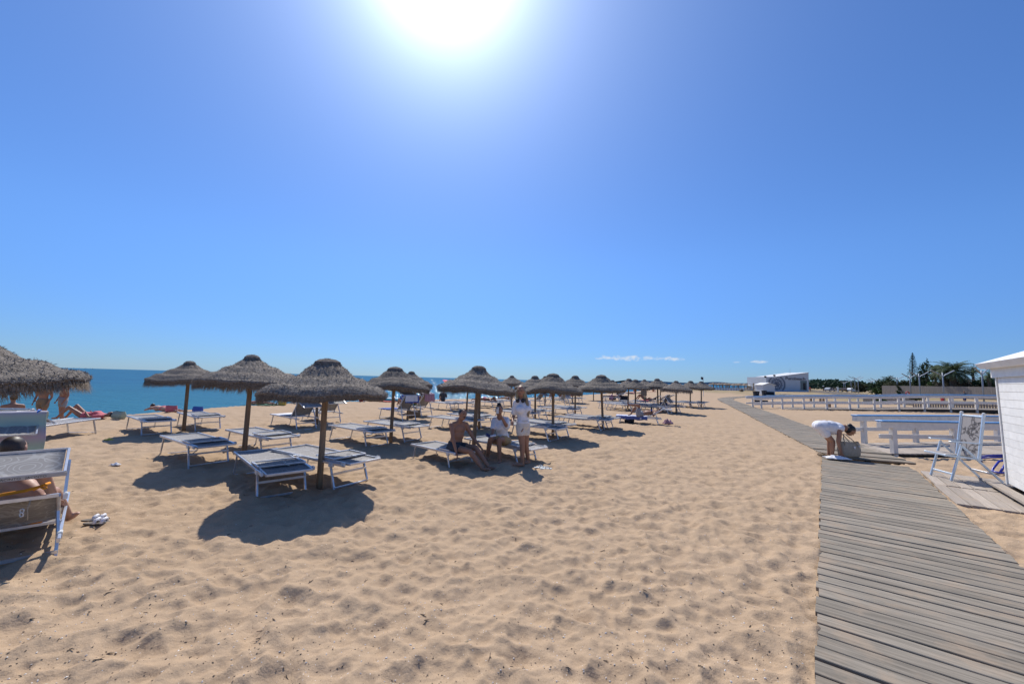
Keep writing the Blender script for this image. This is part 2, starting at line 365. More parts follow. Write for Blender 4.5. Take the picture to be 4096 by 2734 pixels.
def crest_dist(x, y):
    """signed distance from the beach crest, positive on the land side"""
    best = np.full(x.shape, 1e9); sgn = np.ones(x.shape)
    for (ax, ay), (bx, by) in zip(CREST[:-1], CREST[1:]):
        dx, dy = bx - ax, by - ay; L2 = dx * dx + dy * dy
        t = np.clip(((x - ax) * dx + (y - ay) * dy) / L2, 0, 1)
        ex, ey = x - ax - t * dx, y - ay - t * dy; d = np.hypot(ex, ey); side = dx * ey - dy * ex   # >0 left
        m = d < best; best = np.where(m, d, best); sgn = np.where(m, np.where(side > 0, -1.0, 1.0), sgn)
    return best * sgn
UA, NA = np.array((0.6165, 0.7874)), np.array((0.7874, -0.6165))        # along / across the near boardwalk
UB, NB = np.array((0.403, 0.9152)), np.array((0.9152, -0.403))          # along / across the far boardwalk
def smooth01(t): t = np.clip(t, 0, 1); return t * t * (3 - 2 * t)
def walk_mask(x, y):
    ua, na = x * UA[0] + y * UA[1], x * NA[0] + y * NA[1]
    ub, nb = x * UB[0] + y * UB[1], x * NB[0] + y * NB[1]
    m1 = smooth01((0.80 - np.abs(na - 0.7)) / 0.07) * (ua > -8) * (ua < 13.25)
    m2 = smooth01((0.86 - np.abs(nb - 4.15)) / 0.08) * (ub > 12.6) * (ub < 53)
    m3 = smooth01((1.45 - np.abs(na - 3.0)) / 0.08) * (ua > 9.35) * (ua < 12.5)      # boards by the hut
    m4 = (np.abs(x - 14.5) < 4.3) * (np.abs(y - 12.1 - 0.11 * (x - 14.5)) < 1.15)     # fenced ramp
    return np.maximum.reduce([m1, m2, m3, m4.astype(float)])
def base_h(x, y):
    s = crest_dist(x, y)
    z = np.where(s < 0, -3.6 * (1 - np.exp(s * 0.05)), 0.0) - 0.10 * np.exp(-(s / 2.0) ** 2) * 0
    z += 0.35 * np.exp(-(((x - 35) / 11) ** 2 + ((y - 29) / 8) ** 2))
    z += 0.45 * smooth01((x - 45) / 40.0) * smooth01((s - 20) / 40)
    z += 0.16 * np.exp(-(((x - 21.5) / 5.0) ** 2 + ((y - 24) / 2.5) ** 2))
    return z
def sand_h(x, y):
    x = np.asarray(x, float); y = np.asarray(y, float)
    r = np.hypot(x, y)
    c, s_ = math.cos(0.6), math.sin(0.6)
    b = 0.74 * tile_at(x * 1.12, y * 1.12) + 0.42 * tile_at((x * c - y * s_) * 1.6 + 3.1, (x * s_ + y * c) * 1.6 + 1.7) + 0.30 * tile_at((x * s_ + y * c) * 0.55 + 1.1, (y * s_ - x * c) * 0.55 + 4.7)
    fade = 1.0 / (1 + (r / 45.0) ** 2)
    wm = walk_mask(x, y)
    return base_h(x, y) + b * fade * (1 - wm) - 0.085 * wm - 0.012 * (1 - wm)
def gz(x, y): return float(sand_h(np.array([x]), np.array([y]))[0])

def polar_sheet(name, hfun, m):
    a = np.concatenate([np.arange(-62, 62.01, 0.25), np.arange(66, 298, 5.8)]); a = np.radians(a); nA = len(a)
    r = [0.0]; v = 0.25
    while v < 1.4: r.append(v); v *= 1.06
    while v < 40: r.append(v); v *= 1.0068
    while v < 2500: r.append(v); v *= 1.05
    r = np.array(r[1:]); nR = len(r)
    R_, A_ = np.meshgrid(r, a, indexing='ij'); X = R_ * np.sin(A_); Y = R_ * np.cos(A_)
    Z = hfun(X.ravel(), Y.ravel()).reshape(X.shape)
    co = np.stack([X, Y, Z], -1).reshape(-1, 3)
    i, j = np.meshgrid(np.arange(nR - 1), np.arange(nA), indexing='ij'); j2 = (j + 1) % nA
    q = np.stack([i * nA + j, (i + 1) * nA + j, (i + 1) * nA + j2, i * nA + j2], -1).reshape(-1, 4)[:, ::-1]
    co = np.vstack([co, [[0, 0, float(Z[0].mean())]]]); cidx = len(co) - 1
    tri = [(int(k), cidx, int((k + 1) % nA)) for k in range(nA)]
    me = bpy.data.meshes.new(name)
    nq = len(q); me.vertices.add(len(co)); me.vertices.foreach_set('co', co.astype(np.float32).ravel())
    loops = np.concatenate([q.ravel(), np.array([(t[0], t[2], t[1]) for t in tri]).ravel()])
    starts = np.concatenate([np.arange(nq) * 4, nq * 4 + np.arange(nA) * 3])
    me.loops.add(len(loops)); me.loops.foreach_set('vertex_index', loops.astype(np.int32))
    me.polygons.add(len(starts)); me.polygons.foreach_set('loop_start', starts.astype(np.int32))
    me.update(calc_edges=True); me.validate(); 
    return link(name, me, None, m, True)
def sand_mat():
    m, t, b = base_mat('sand'); b.inputs['Roughness'].default_value = 0.95; b.inputs['Specular IOR Level'].default_value = 0.1
    ge = nd(t, 'ShaderNodeNewGeometry')
    def noise(sc, det=4, ro=0.6):
        n = nd(t, 'ShaderNodeTexNoise'); n.inputs['Scale'].default_value = sc; n.inputs['Detail'].default_value = det; n.inputs['Roughness'].default_value = ro
        t.links.new(ge.outputs['Position'], n.inputs['Vector']); return n
    def rng(n, a, b_, c=0.0, d=1.0):
        r = nd(t, 'ShaderNodeMapRange'); r.inputs[1].default_value = a; r.inputs[2].default_value = b_; r.inputs[3].default_value = c; r.inputs[4].default_value = d
        t.links.new(n.outputs[0], r.inputs[0]); return r
    def mix(f, c1, c2):
        x = nd(t, 'ShaderNodeMixRGB')
        t.links.new(f.outputs[0], x.inputs[0])
        for k, c in ((1, c1), (2, c2)):
            if isinstance(c, tuple): x.inputs[k].default_value = (*c, 1)
            else: t.links.new(c.outputs[0], x.inputs[k])
        return x
    c = mix(rng(noise(1.1, 4), 0.35, 0.65), (0.475, 0.345, 0.229), (0.535, 0.395, 0.268))
    c = mix(rng(noise(170, 2, 0.8), 0.3, 0.72), (0.365, 0.255, 0.158), c)                    # coarse grains
    vo = nd(t, 'ShaderNodeTexVoronoi'); vo.inputs['Scale'].default_value = 55; t.links.new(ge.outputs['Position'], vo.inputs['Vector'])
    sp = nd(t, 'ShaderNodeSeparateXYZ'); t.links.new(vo.outputs['Color'], sp.inputs[0])
    k1 = nd(t, 'ShaderNodeMath', operation='LESS_THAN'); k1.inputs[1].default_value = 0.16; t.links.new(vo.outputs['Distance'], k1.inputs[0])
    k2 = nd(t, 'ShaderNodeMath', operation='GREATER_THAN'); k2.inputs[1].default_value = 0.93; t.links.new(sp.outputs[0], k2.inputs[0])
    k3 = nd(t, 'ShaderNodeMath', operation='GREATER_THAN'); k3.inputs[1].default_value = 0.90; t.links.new(sp.outputs[1], k3.inputs[0])
    a1 = nd(t, 'ShaderNodeMath', operation='MULTIPLY'); t.links.new(k1.outputs[0], a1.inputs[0]); t.links.new(k2.outputs[0], a1.inputs[1])
    a2_ = nd(t, 'ShaderNodeMath', operation='MULTIPLY'); t.links.new(k1.outputs[0], a2_.inputs[0]); t.links.new(k3.outputs[0], a2_.inputs[1])
    c = mix(a1, c, (0.75, 0.70, 0.63)); c = mix(a2_, c, (0.10, 0.075, 0.055))                # shell grit, dark bits
    # dry beach grass tinge on the low dune by the building
    sx = nd(t, 'ShaderNodeSeparateXYZ'); t.links.new(ge.outputs['Position'], sx.inputs[0])
    gx = rng(sx, 40, 52); 
    gn = rng(noise(0.25, 5), 0.42, 0.56)
    gm = nd(t, 'ShaderNodeMath', operation='MULTIPLY'); t.links.new(gx.outputs[0], gm.inputs[0]); t.links.new(gn.outputs[0], gm.inputs[1])
    gs = nd(t, 'ShaderNodeMath', operation='MULTIPLY'); gs.inputs[1].default_value = 0.85; t.links.new(gm.outputs[0], gs.inputs[0])
    c = mix(gs, c, (0.19, 0.17, 0.075))
    t.links.new(c.outputs[0], b.inputs['Base Color'])
    bp = nd(t, 'ShaderNodeBump'); bp.inputs['Strength'].default_value = 0.45; bp.inputs['Distance'].default_value = 0.006
    nb = noise(120, 3, 0.7); t.links.new(nb.outputs['Fac'], bp.inputs['Height'])
    bp2 = nd(t, 'ShaderNodeBump'); bp2.inputs['Strength'].default_value = 0.5; bp2.inputs['Distance'].default_value = 0.03
    nb2 = noise(14, 3, 0.55); t.links.new(nb2.outputs['Fac'], bp2.inputs['Height']); t.links.new(bp.outputs[0], bp2.inputs['Normal'])
    t.links.new(bp2.outputs[0], b.inputs['Normal'])
    return m
MT['sand'] = sand_mat()
ground = polar_sheet('sand_ground', sand_h, MT['sand']); tag(ground, 'trampled golden beach sand running from the boardwalk to the sea', 'sand', kind='structure')

# ------------------------------------------------------------------ sea
def sea_mat():
    m, t, b = base_mat('sea'); b.inputs['Roughness'].default_value = 0.06; b.inputs['IOR'].default_value = 1.33; b.inputs['Specular IOR Level'].default_value = 0.11
    ge = nd(t, 'ShaderNodeNewGeometry')
    def noise(sc, st, det=3):
        mp = nd(t, 'ShaderNodeMapping'); mp.inputs['Scale'].default_value = st; mp.inputs['Rotation'].default_value = (0, 0, rad(-25)); t.links.new(ge.outputs['Position'], mp.inputs['Vector'])
        n = nd(t, 'ShaderNodeTexNoise'); n.inputs['Scale'].default_value = sc; n.inputs['Detail'].default_value = det; t.links.new(mp.outputs[0], n.inputs['Vector']); return n
    n1 = noise(0.035, (1, 2.2, 1)); r = nd(t, 'ShaderNodeMapRange'); r.inputs[1].default_value = 0.35; r.inputs[2].default_value = 0.65; t.links.new(n1.outputs['Fac'], r.inputs[0])
    mx = nd(t, 'ShaderNodeMixRGB'); mx.inputs[1].default_value = (0.010, 0.100, 0.20, 1); mx.inputs[2].default_value = (0.015, 0.128, 0.235, 1); t.links.new(r.outputs[0], mx.inputs[0])
    # paler turquoise over the sand near the shore
    ln = nd(t, 'ShaderNodeVectorMath', operation='LENGTH'); t.links.new(ge.outputs['Position'], ln.inputs[0])
    sh = nd(t, 'ShaderNodeMapRange'); sh.inputs[1].default_value = 150; sh.inputs[2].default_value = 30; t.links.new(ln.outputs['Value'], sh.inputs[0])
    m2 = nd(t, 'ShaderNodeMixRGB'); m2.inputs[2].default_value = (0.018, 0.145, 0.21, 1); t.links.new(sh.outputs[0], m2.inputs[0]); t.links.new(mx.outputs[0], m2.inputs[1])
    t.links.new(m2.outputs[0], b.inputs['Base Color'])
    prev = None
    for sc, st, dist, stg in ((0.22, (1, 2.6, 1), 0.8, 0.7), (1.1, (1, 2.0, 1), 0.25, 0.8), (4.5, (1, 1.5, 1), 0.07, 0.9)):
        n = noise(sc, st); bp = nd(t, 'ShaderNodeBump'); bp.inputs['Strength'].default_value = stg; bp.inputs['Distance'].default_value = dist
        t.links.new(n.outputs['Fac'], bp.inputs['Height'])
        if prev: t.links.new(prev.outputs[0], bp.inputs['Normal'])
        prev = bp
    t.links.new(prev.outputs[0], b.inputs['Normal'])
    b.inputs['Specular IOR Level'].default_value = 0.0; b.inputs['Roughness'].default_value = 0.9
    gl = nd(t, 'ShaderNodeBsdfGlossy'); gl.inputs['Roughness'].default_value = 0.07; t.links.new(prev.outputs[0], gl.inputs['Normal'])
    ms = nd(t, 'ShaderNodeMixShader'); ms.inputs[0].default_value = 0.25      # Fresnel averaged over the steep little waves
    t.links.new(b.outputs[0], ms.inputs[1]); t.links.new(gl.outputs[0], ms.inputs[2]); t.links.new(ms.outputs[0], t.nodes['Material Output'].inputs['Surface'])
    return m
MT['sea'] = sea_mat()
SEA_Z = -1.7
sv, sf = [], []
xs = [-60000, -8000, -2000, -600, -250, -120, -60, -25, 0, 40, 120, 300, 900, 3000, 60000]
ys = [-60000, -3000, -400, -60, 0, 20, 40, 70, 120, 250, 600, 2000, 8000, 60000]
for y in ys:
    for x in xs: sv.append((x, y, SEA_Z))
for j in range(len(ys) - 1):
    for i in range(len(xs) - 1): k = j * len(xs) + i; sf.append((k, k + 1, k + 1 + len(xs), k + len(xs)))
sea = link('sea', mesh_from('sea', sv, sf), None, MT['sea']); tag(sea, 'calm turquoise sea with small ripples reaching the horizon', 'sea', kind='structure')
# ------------------------------------------------------------------ boardwalks
def plank_mesh(name, L, Wd, T, seed, ch=0.004):
    rr = random.Random(seed); nx = 4; vs = []; fs = []
    for i in range(nx + 1):
        x = -L / 2 + L * i / nx; bow = rr.uniform(-0.0025, 0.0025); dz = rr.uniform(-0.002, 0.002)
        y0, y1 = -Wd / 2 + bow, Wd / 2 + bow
        vs += [(x, y0, -T), (x, y0, dz - ch), (x, y0 + ch, dz), (x, y1 - ch, dz), (x, y1, dz - ch), (x, y1, -T)]
    for i in range(nx):
        a, b = i * 6, i * 6 + 6
        for k in range(5): fs.append((a + k, b + k, b + k + 1, a + k + 1))
    fs += [(0, 1, 2, 3, 4, 5), tuple(nx * 6 + k for k in (5, 4, 3, 2, 1, 0))]
    return mesh_from(name, vs, [f[::-1] for f in fs])
def plank_set(L, Wd, T, n=6, m=None):
    out = []
    for s in range(n):
        me = plank_mesh('plank', L, Wd, T, s); me.materials.append(m or MT['plank']); out.append(me)
    return out
def bearers(name, segs, m):
    mb = MB()
    for a, b, w, h in segs: mb.bar(a, b, w, h)
    return mb.build(name, m)
E2 = lambda a, u, n, z=0.0: Vector((UA[0] * u + NA[0] * n, UA[1] * u + NA[1] * n, z))
F2 = lambda u, n, z=0.0: Vector((UB[0] * u + NB[0] * n, UB[1] * u + NB[1] * n, z))
MT['bearer'] = mat('bearer', (0.10, 0.085, 0.07), 0.9)
near_walk = bearers('boardwalk', [(E2(0, -7.5, n, -0.075), E2(0, 13.0, n, -0.075), 0.08, 0.09) for n in (0.05, 0.7, 1.35)], MT['bearer'])
tag(near_walk, 'weathered grey plank boardwalk laid over the sand', 'boardwalk', kind='structure')
PS = plank_set(1.62, 0.147, 0.034)
angA = math.atan2(NA[1], NA[0]); angB = math.atan2(NB[1], NB[0])
u = -0.9; k = 0; count = 0
while u < 13.15:
    o = link('plank', PS[random.randrange(6)], near_walk); o.location = E2(0, u, 0.70 + random.uniform(-0.012, 0.012), 0.012 + random.uniform(-0.003, 0.003) - (0.03 if u > 12.4 else 0))
    o.rotation_euler = (random.uniform(-.01, .01), 0, angA + (math.pi if random.random() < .5 else 0) + random.gauss(0, .0025)); u += 0.163 + random.uniform(0, 0.009) + (0.012 if random.random() < .1 else 0); count += 1
mb = MB(); u = -0.9
while u > -7.5:
    u -= 0.167; mb.box(E2(0, u, 0.70, -0.006), (1.62, 0.152, 0.034), Matrix.Rotation(angA, 3, 'Z'))
tag(mb.build('plank_rows', MT['plank'], near_walk), kind='stuff')
far_walk = bearers('boardwalk', [(F2(13.0, n, -0.075), F2(52.0, n, -0.075), 0.08, 0.09) for n in (3.5, 4.15, 4.8)], MT['bearer'])
tag(far_walk, 'grey plank boardwalk winding away across the beach to the white kiosk', 'boardwalk', kind='structure')
PF = plank_set(1.72, 0.147, 0.034)
path = []; u = 12.95
while u < 52.0: path.append((F2(u, 4.15, 0.012), angB)); u += 0.168
hd = math.atan2(UB[1], UB[0]); p = F2(52.0, 4.15, 0.012); sdist = 0
while sdist < 62:
    turn = -0.020 if sdist < 16 else 0.0
    p = p + Vector((math.cos(hd), math.sin(hd), 0)) * 0.168; sdist += 0.168; hd += turn * 0.168
    path.append((p.copy(), hd - math.pi / 2))
mb = MB()
for i, (p, a) in enumerate(path):
    zz = 0.012 + random.uniform(-.004, .004) + max(0.0, float(base_h(np.array([p.x]), np.array([p.y]))[0]))
    if count + i < 300:
        o = link('plank', PF[random.randrange(6)], far_walk); o.location = (p.x, p.y, zz); o.rotation_euler = (0, 0, a + (math.pi if random.random() < .5 else 0) + random.gauss(0, .004))
        if i < 8 and random.random() < .5: o.location.z -= 0.02
    else: mb.box((p.x, p.y, zz - 0.017), (1.72 + random.uniform(-.04, .04), 0.152, 0.034), Matrix.Rotation(a, 3, 'Z'))
tag(mb.build('plank_rows', MT['plank'], far_walk), kind='stuff')
# boards by the hut: planks running along the walk
hut_deck = bearers('hut_deck', [(E2(0, u, 1.62, -0.06), E2(0, u, 4.6, -0.06), 0.07, 0.07) for u in (9.5, 10.2, 10.8, 11.0, 11.8, 12.45)], MT['bearer'])
tag(hut_deck, 'pale wide boards laid on the sand in front of the white hut', 'deck', kind='structure')
PD = plank_set(1.55, 0.150, 0.04, 5, MT['deck'])
for row, (uc, n0) in enumerate(((10.10, 1.55), (11.69, 1.58))):
    for i in range(18):
        o = link('plank', PD[random.randrange(5)], hut_deck); o.location = E2(0, uc + random.uniform(-.03, .03), n0 + 0.08 + i * 0.160, 0.016 + random.uniform(-.004, .004))
        o.rotation_euler = (0, random.uniform(-.006, .006), math.atan2(UA[1], UA[0]) + random.gauss(0, .004))
# ------------------------------------------------------------------ white railings with blue caps
def railing(name, label, pts, height, post_w=0.11, over=(0.28, 0.0), group=None, mid=0.46, sink=0.12):
    t = thing(name, label, 'railing', pts[0], 0, group)
    inv = Matrix.Translation(-Vector(pts[0]))
    P = [inv @ Vector(p) for p in pts]
    for i, p in enumerate(P):
        d = (P[min(i + 1, len(P) - 1)] - P[max(i - 1, 0)]); d.z = 0; ang = math.atan2(d.y, d.x)
        MB().box((p.x, p.y, p.z + (height - sink) / 2 - 0.005), (post_w, post_w * 0.85, height + sink - 0.01), Matrix.Rotation(ang, 3, 'Z'), ch=0.008).build('post', MT['rail_paint'], t)
    n = len(P) - 1
    for i in range(n):
        a, b = P[i].copy(), P[i + 1].copy(); e = (b - a).normalized()
        if i == 0: a = a - e * over[0]
        if i == n - 1: b = b + e * over[1]
        s = Vector((-e.y, e.x, 0)) * 0.0
        up = Vector((0, 0, 1))
        MB().bar(a + up * (height - 0.085) + s, b + up * (height - 0.085) + s, post_w * 0.9 + 0.006, 0.16, ch=0.006).build('top_beam', MT['rail_paint'], t)
        MB().bar(a + up * (height + 0.018), b + up * (height + 0.018), 0.20, 0.042, ch=0.008).build('cap_rail', MT['blue_paint'], t)
        MB().bar(a + up * mid + s, b + up * mid + s, 0.045, 0.115, ch=0.006).build('mid_rail', MT['rail_paint'], t)
    return t
fA, fB = g(3577, 1812), g(3820, 1814); eA = (fB - fA).normalized()
rA, rB = g(3458, 1774), g(3665, 1770); eR = (rB - rA).normalized()
railing('railing', 'white wooden railing with blue cap standing behind the folding deckchair', [fA, fB, fB + eA * 1.9, fB + eA * 3.8], 0.86, 0.13, (0.42, 0), 'railings of the beach ramps')
railing('railing', 'white railing with blue cap whose end stands by the bending woman in white', [rA, rB, rB + eR * 1.95 + Vector((0, 0.05, 0)), rB + eR * 3.9 + Vector((0, -.1, 0)), rB + eR * 5.8 + Vector((0, -.3, 0))], 0.88, 0.13, (0.38, 0), 'railings of the beach ramps')
ramp = MB()
for q in (0.15, 0.5, 0.85):
    a = rA.lerp(fA, q); b = (rB + eR * 5).lerp(fB + eA * 5, q); ramp.bar((a.x, a.y, -0.07), (b.x, b.y, -0.07), 0.07, 0.09)
ramp = tag(ramp.build('ramp_deck', MT['bearer']), 'pale boards of the fenced ramp between two white railings', 'ramp', kind='structure')
PR = plank_set(1.0, 0.142, 0.036, 5, MT['deck'])
for i in range(44):
    a = rA + eR * (i * 0.15 - 0.35); b = fA + eA * (i * 0.15 - 0.35); d = b - a
    o = link('plank', PR[random.randrange(5)], ramp); o.location = ((a.x + b.x) / 2, (a.y + b.y) / 2, 0.012 + random.uniform(-.003, .003)); o.scale = (d.length + 0.16, 1, 1)
    o.rotation_euler = (0, 0, math.atan2(d.y, d.x))
# the farther raised walk
frx = [(3043, 31.0, -.10), (3127, 30.7, 0.0), (3213, 30.3, .08), (3304, 30.0, .14), (3396, 29.6, .20), (3494, 29.2, .22), (3591, 28.8, .32), (3692, 28.4, .40), (3796, 28.0, .45), (3901, 27.6, .50), (4008, 27.2, .52), (4116, 26.8, .54)]
fpt, rpt = [], []
for px, Y, z in frx:
    v = at(px, 1560, Y); fpt.append(Vector((v.x, Y, z))); rpt.append(Vector((v.x + 0.55, Y + 2.0, z)))
railing('railing', 'long white railing with blue cap on the raised walk, its sand side', fpt, 0.98, 0.12, (0.5, 0), 'railings of the raised walk', sink=0.35)
railing('railing', 'long white railing with blue cap on the raised walk, its palisade side', rpt, 0.98, 0.12, (0.5, 0), 'railings of the raised walk', sink=0.35)
mb = MB()
for i in range(len(fpt) - 1):
    for k in range(11):
        f = k / 11; a = fpt[i].lerp(fpt[i + 1], f); b = rpt[i].lerp(rpt[i + 1], f)
        mb.bar(a + Vector((0, -.12, 0.03)), b + Vector((0, .12, 0.03)), 0.125, 0.036)
rw = MB()
for q in (0.04, 0.5, 0.96):
    for i in range(len(fpt) - 1): a, b = fpt[i].lerp(rpt[i], q), fpt[i + 1].lerp(rpt[i + 1], q); rw.bar(a + Vector((0, 0, -0.07)), b + Vector((0, 0, -0.07)), 0.08, 0.15)
rw = tag(rw.build('raised_walk', MT['bearer']), 'raised plank walk between two long white railings', 'boardwalk', kind='structure')
tag(mb.build('plank_rows', MT['deck'], rw), kind='stuff')

# ------------------------------------------------------------------ white beach hut
hc = g(4035, 1932, 0.14)
hut = thing('beach_hut', 'white painted plank beach hut with overhanging roof beside the boardwalk', 'hut', (hc.x, hc.y, 0.0), math.atan2(UA[1], UA[0]))
# local frame: +x along the walk (away), -y across to the right (NA); wall A lies at y=0 from x=0 back to x=-2.1
tilt = 0.02
def lean(x, y, z): return Vector((x, y + tilt * 0.6 * z, z))
zb = 0.14
for i in range(15):
    z0 = zb + i * 0.135; z1 = z0 + 0.135; mbx = MB()
    vs = [lean(-2.1, 0, z0 + .0025), lean(-0.03, 0, z0 + .0025), lean(-0.03, 0, z1 - .0025), lean(-2.1, 0, z1 - .0025)]
    out = Vector((0, 0.006, 0)); ins = Vector((0, -0.02, 0))
    vv = [v + ins for v in (lean(-2.1, 0, z0), lean(-0.03, 0, z0), lean(-0.03, 0, z1), lean(-2.1, 0, z1))] + [v + out for v in vs]
    mbx.add(vv, [(3, 2, 1, 0), (4, 5, 6, 7), (0, 1, 5, 4), (1, 2, 6, 5), (2, 3, 7, 6), (3, 0, 4, 7)])
    mbx.build('board', MT['white_paint'], hut)
body = MB(); zt = zb + 15 * 0.135
body.add([lean(-2.1, -.02, zb), lean(-.02, -.02, zb), lean(-.02, -1.9, zb), lean(-2.1, -1.9, zb), lean(-2.1, -.02, zt + .02), lean(-.02, -.02, zt + .02), lean(-.02, -1.9, zt + .02), lean(-2.1, -1.9, zt + .02)],
         [(3, 2, 1, 0), (4, 5, 6, 7), (0, 1, 5, 4), (1, 2, 6, 5), (2, 3, 7, 6), (3, 0, 4, 7)]); body.build('wall_body', MT['white_paint'], hut)
MB().bar(lean(0.0, 0.0, zb - .02), lean(0.0, 0.0, zt + .12), 0.055, 0.05, (1, 0, 0), ch=.005).build('corner_trim', MT['white_paint'], hut)
for hz in (0.55, 1.05):
    MB().box(lean(0.032, 0.0, hz), (0.012, 0.04, 0.13)).build('hinge', MT['alu'], hut)
hd_ = MB().box(lean(-1.05, 0.035, zt - .02), (2.3, 0.04, 0.26)); hd_.build('header_board', MT['white_paint'], hut)
rz0 = zt + 0.10; e0, e1, y0, y1 = 0.17, -2.35, 0.26, -2.2
ap = Vector((-1.05, -0.95, rz0 + 0.52)); rf = MB()
cor = [Vector((e0, y0, rz0)), Vector((e0, y1, rz0)), Vector((e1, y1, rz0)), Vector((e1, y0, rz0))]
cor2 = [Vector((e0 - .06, y0 - .06, rz0 - .09)), Vector((e0 - .06, y1 + .06, rz0 - .09)), Vector((e1 + .06, y1 + .06, rz0 - .09)), Vector((e1 + .06, y0 - .06, rz0 - .09))]
rf.add(cor + cor2 + [ap], [(0, 1, 8), (1, 2, 8), (2, 3, 8), (3, 0, 8), (4, 5, 1, 0), (5, 6, 2, 1), (6, 7, 3, 2), (7, 4, 0, 3), (7, 6, 5, 4)])
rf.build('roof', MT['white_paint'], hut)
pal = MB()
for y in (0.16, -0.5, -1.2, -1.85): pal.bar((-2.2, y, 0.105), (0.12, y, 0.105), 0.16, 0.035)
pal.build('pallet_board', MT['deck'], hut)
for x in (-0.05, -1.0, -2.0): MB().bar((x, 0.2, 0.052), (x, -1.9, 0.052), 0.09, 0.07).build('pallet_block', MT['bearer'], hut)

# ------------------------------------------------------------------ folding deckchair by the hut
def on_plane(px, py, P, e):
    n = Vector((-e.y, e.x, 0)); d = ray(px, py); o = Vector((0, 0, CAM_H)); t = (Vector(P) - o).dot(n) / d.dot(n); return o + d * t
zz = 0.022
pA, pB, pC, pD = g(3723, 1898.5, zz), g(3805, 1921.5, zz), g(3902, 1904, zz), g(4013, 1931.5, zz)
eN = (pD - pB); eN.z = 0; eN.normalize()
wv = pA - pB                                                # far side = near side shifted by wv
def cs(x, y): return (3650 + x / 3.484, 1600 + y / 3.484)
nearp = {k: on_plane(*cs(*v), pB, eN) for k, v in dict(front=(540, 1120), pivot=(683, 622), rear=(1262, 1150), arm0=(520, 572), arm1=(962, 608), seat0=(450, 765), seat1=(965, 828), post0=(925, 838), post1=(995, 195), cross=(640, 790)).items()}
chair = thing('folding_deckchair', 'pale aluminium folding deckchair with a leaf printed sling seat on the hut boards', 'deckchair', (pB.x, pB.y, 0))
o0 = Vector((pB.x, pB.y, 0)); NP = {k: v - o0 for k, v in nearp.items()}; FP = {k: v + wv for k, v in NP.items()}
for Q in (NP, FP):
    MB().bar(Q['front'], Q['pivot'], 0.022, 0.042, eN, ch=.004).build('front_leg', MT['alu_blue'], chair)
    MB().bar(Q['rear'], Q['pivot'] + Vector((0, 0, -.012)), 0.020, 0.04, (0, 0, 1), ch=.004).build('rear_leg', MT['alu_blue'], chair)
    MB().bar(Q['arm0'], Q['arm1'], 0.05, 0.022, ch=.005).build('armrest', MT['alu_blue'], chair)
    MB().bar(Q['seat0'], Q['seat1'], 0.024, 0.035, ch=.004).build('seat_rail', MT['alu_blue'], chair)
    MB().bar(Q['post0'], Q['post1'], 0.026, 0.05, eN, ch=.004).build('back_post', MT['alu_blue'], chair)
    MB().sphere(Q['post1'], 0.03, 8, 6).build('post_cap', MT['plastic_white'], chair)
    MB().sphere(Q['pivot'], 0.026, 8, 6).build('pivot_knob', MT['plastic_white'], chair)
for k, f in (('front', .18), ('rear', .22)):
    a = NP[k].lerp(NP['pivot'], f); MB().bar(a, a + wv, 0.02, 0.035, ch=.004).build('foot_bar', MT['alu'] if k == 'rear' else MT['alu_blue'], chair)
for k, f, kk in (('post1', 0.06, 'post0'), ('seat0', 0.02, 'seat1'), ('seat1', .06, 'seat0')):
    a = NP[k].lerp(NP[kk], f); MB().bar(a, a + wv, 0.022, 0.03, ch=.004).build('cross_bar', MT['alu_blue'], chair)
def sling(a0, a1, sag, inset=0.03, n=8):
    """cloth strip from near-side points a0 -> a1 spanning to the far side"""
    w = wv * (1 - 2 * inset / wv.length); o = wv * (inset / wv.length); d = a1 - a0
    nrm = d.cross(wv).normalized(); vs = []; fs = []
    for i in range(n + 1):
        f = i / n; p = a0 + d * f - nrm * sag * 4 * f * (1 - f)
        for j in range(5): vs.append(p + o + w * (j / 4))
    for i in range(n):
        for j in range(4): k = i * 5 + j; fs.append((k, k + 1, k + 6, k + 5))
    return vs, fs, nrm
MT['chair_cloth'] = mat('chair_cloth', (0.40, 0.37, 0.35), 0.85, (0.37, 0.34, 0.32), 60, trans=0.25)
MT['print_ink'] = mat('print_ink', (0.11, 0.10, 0.10), 0.9)
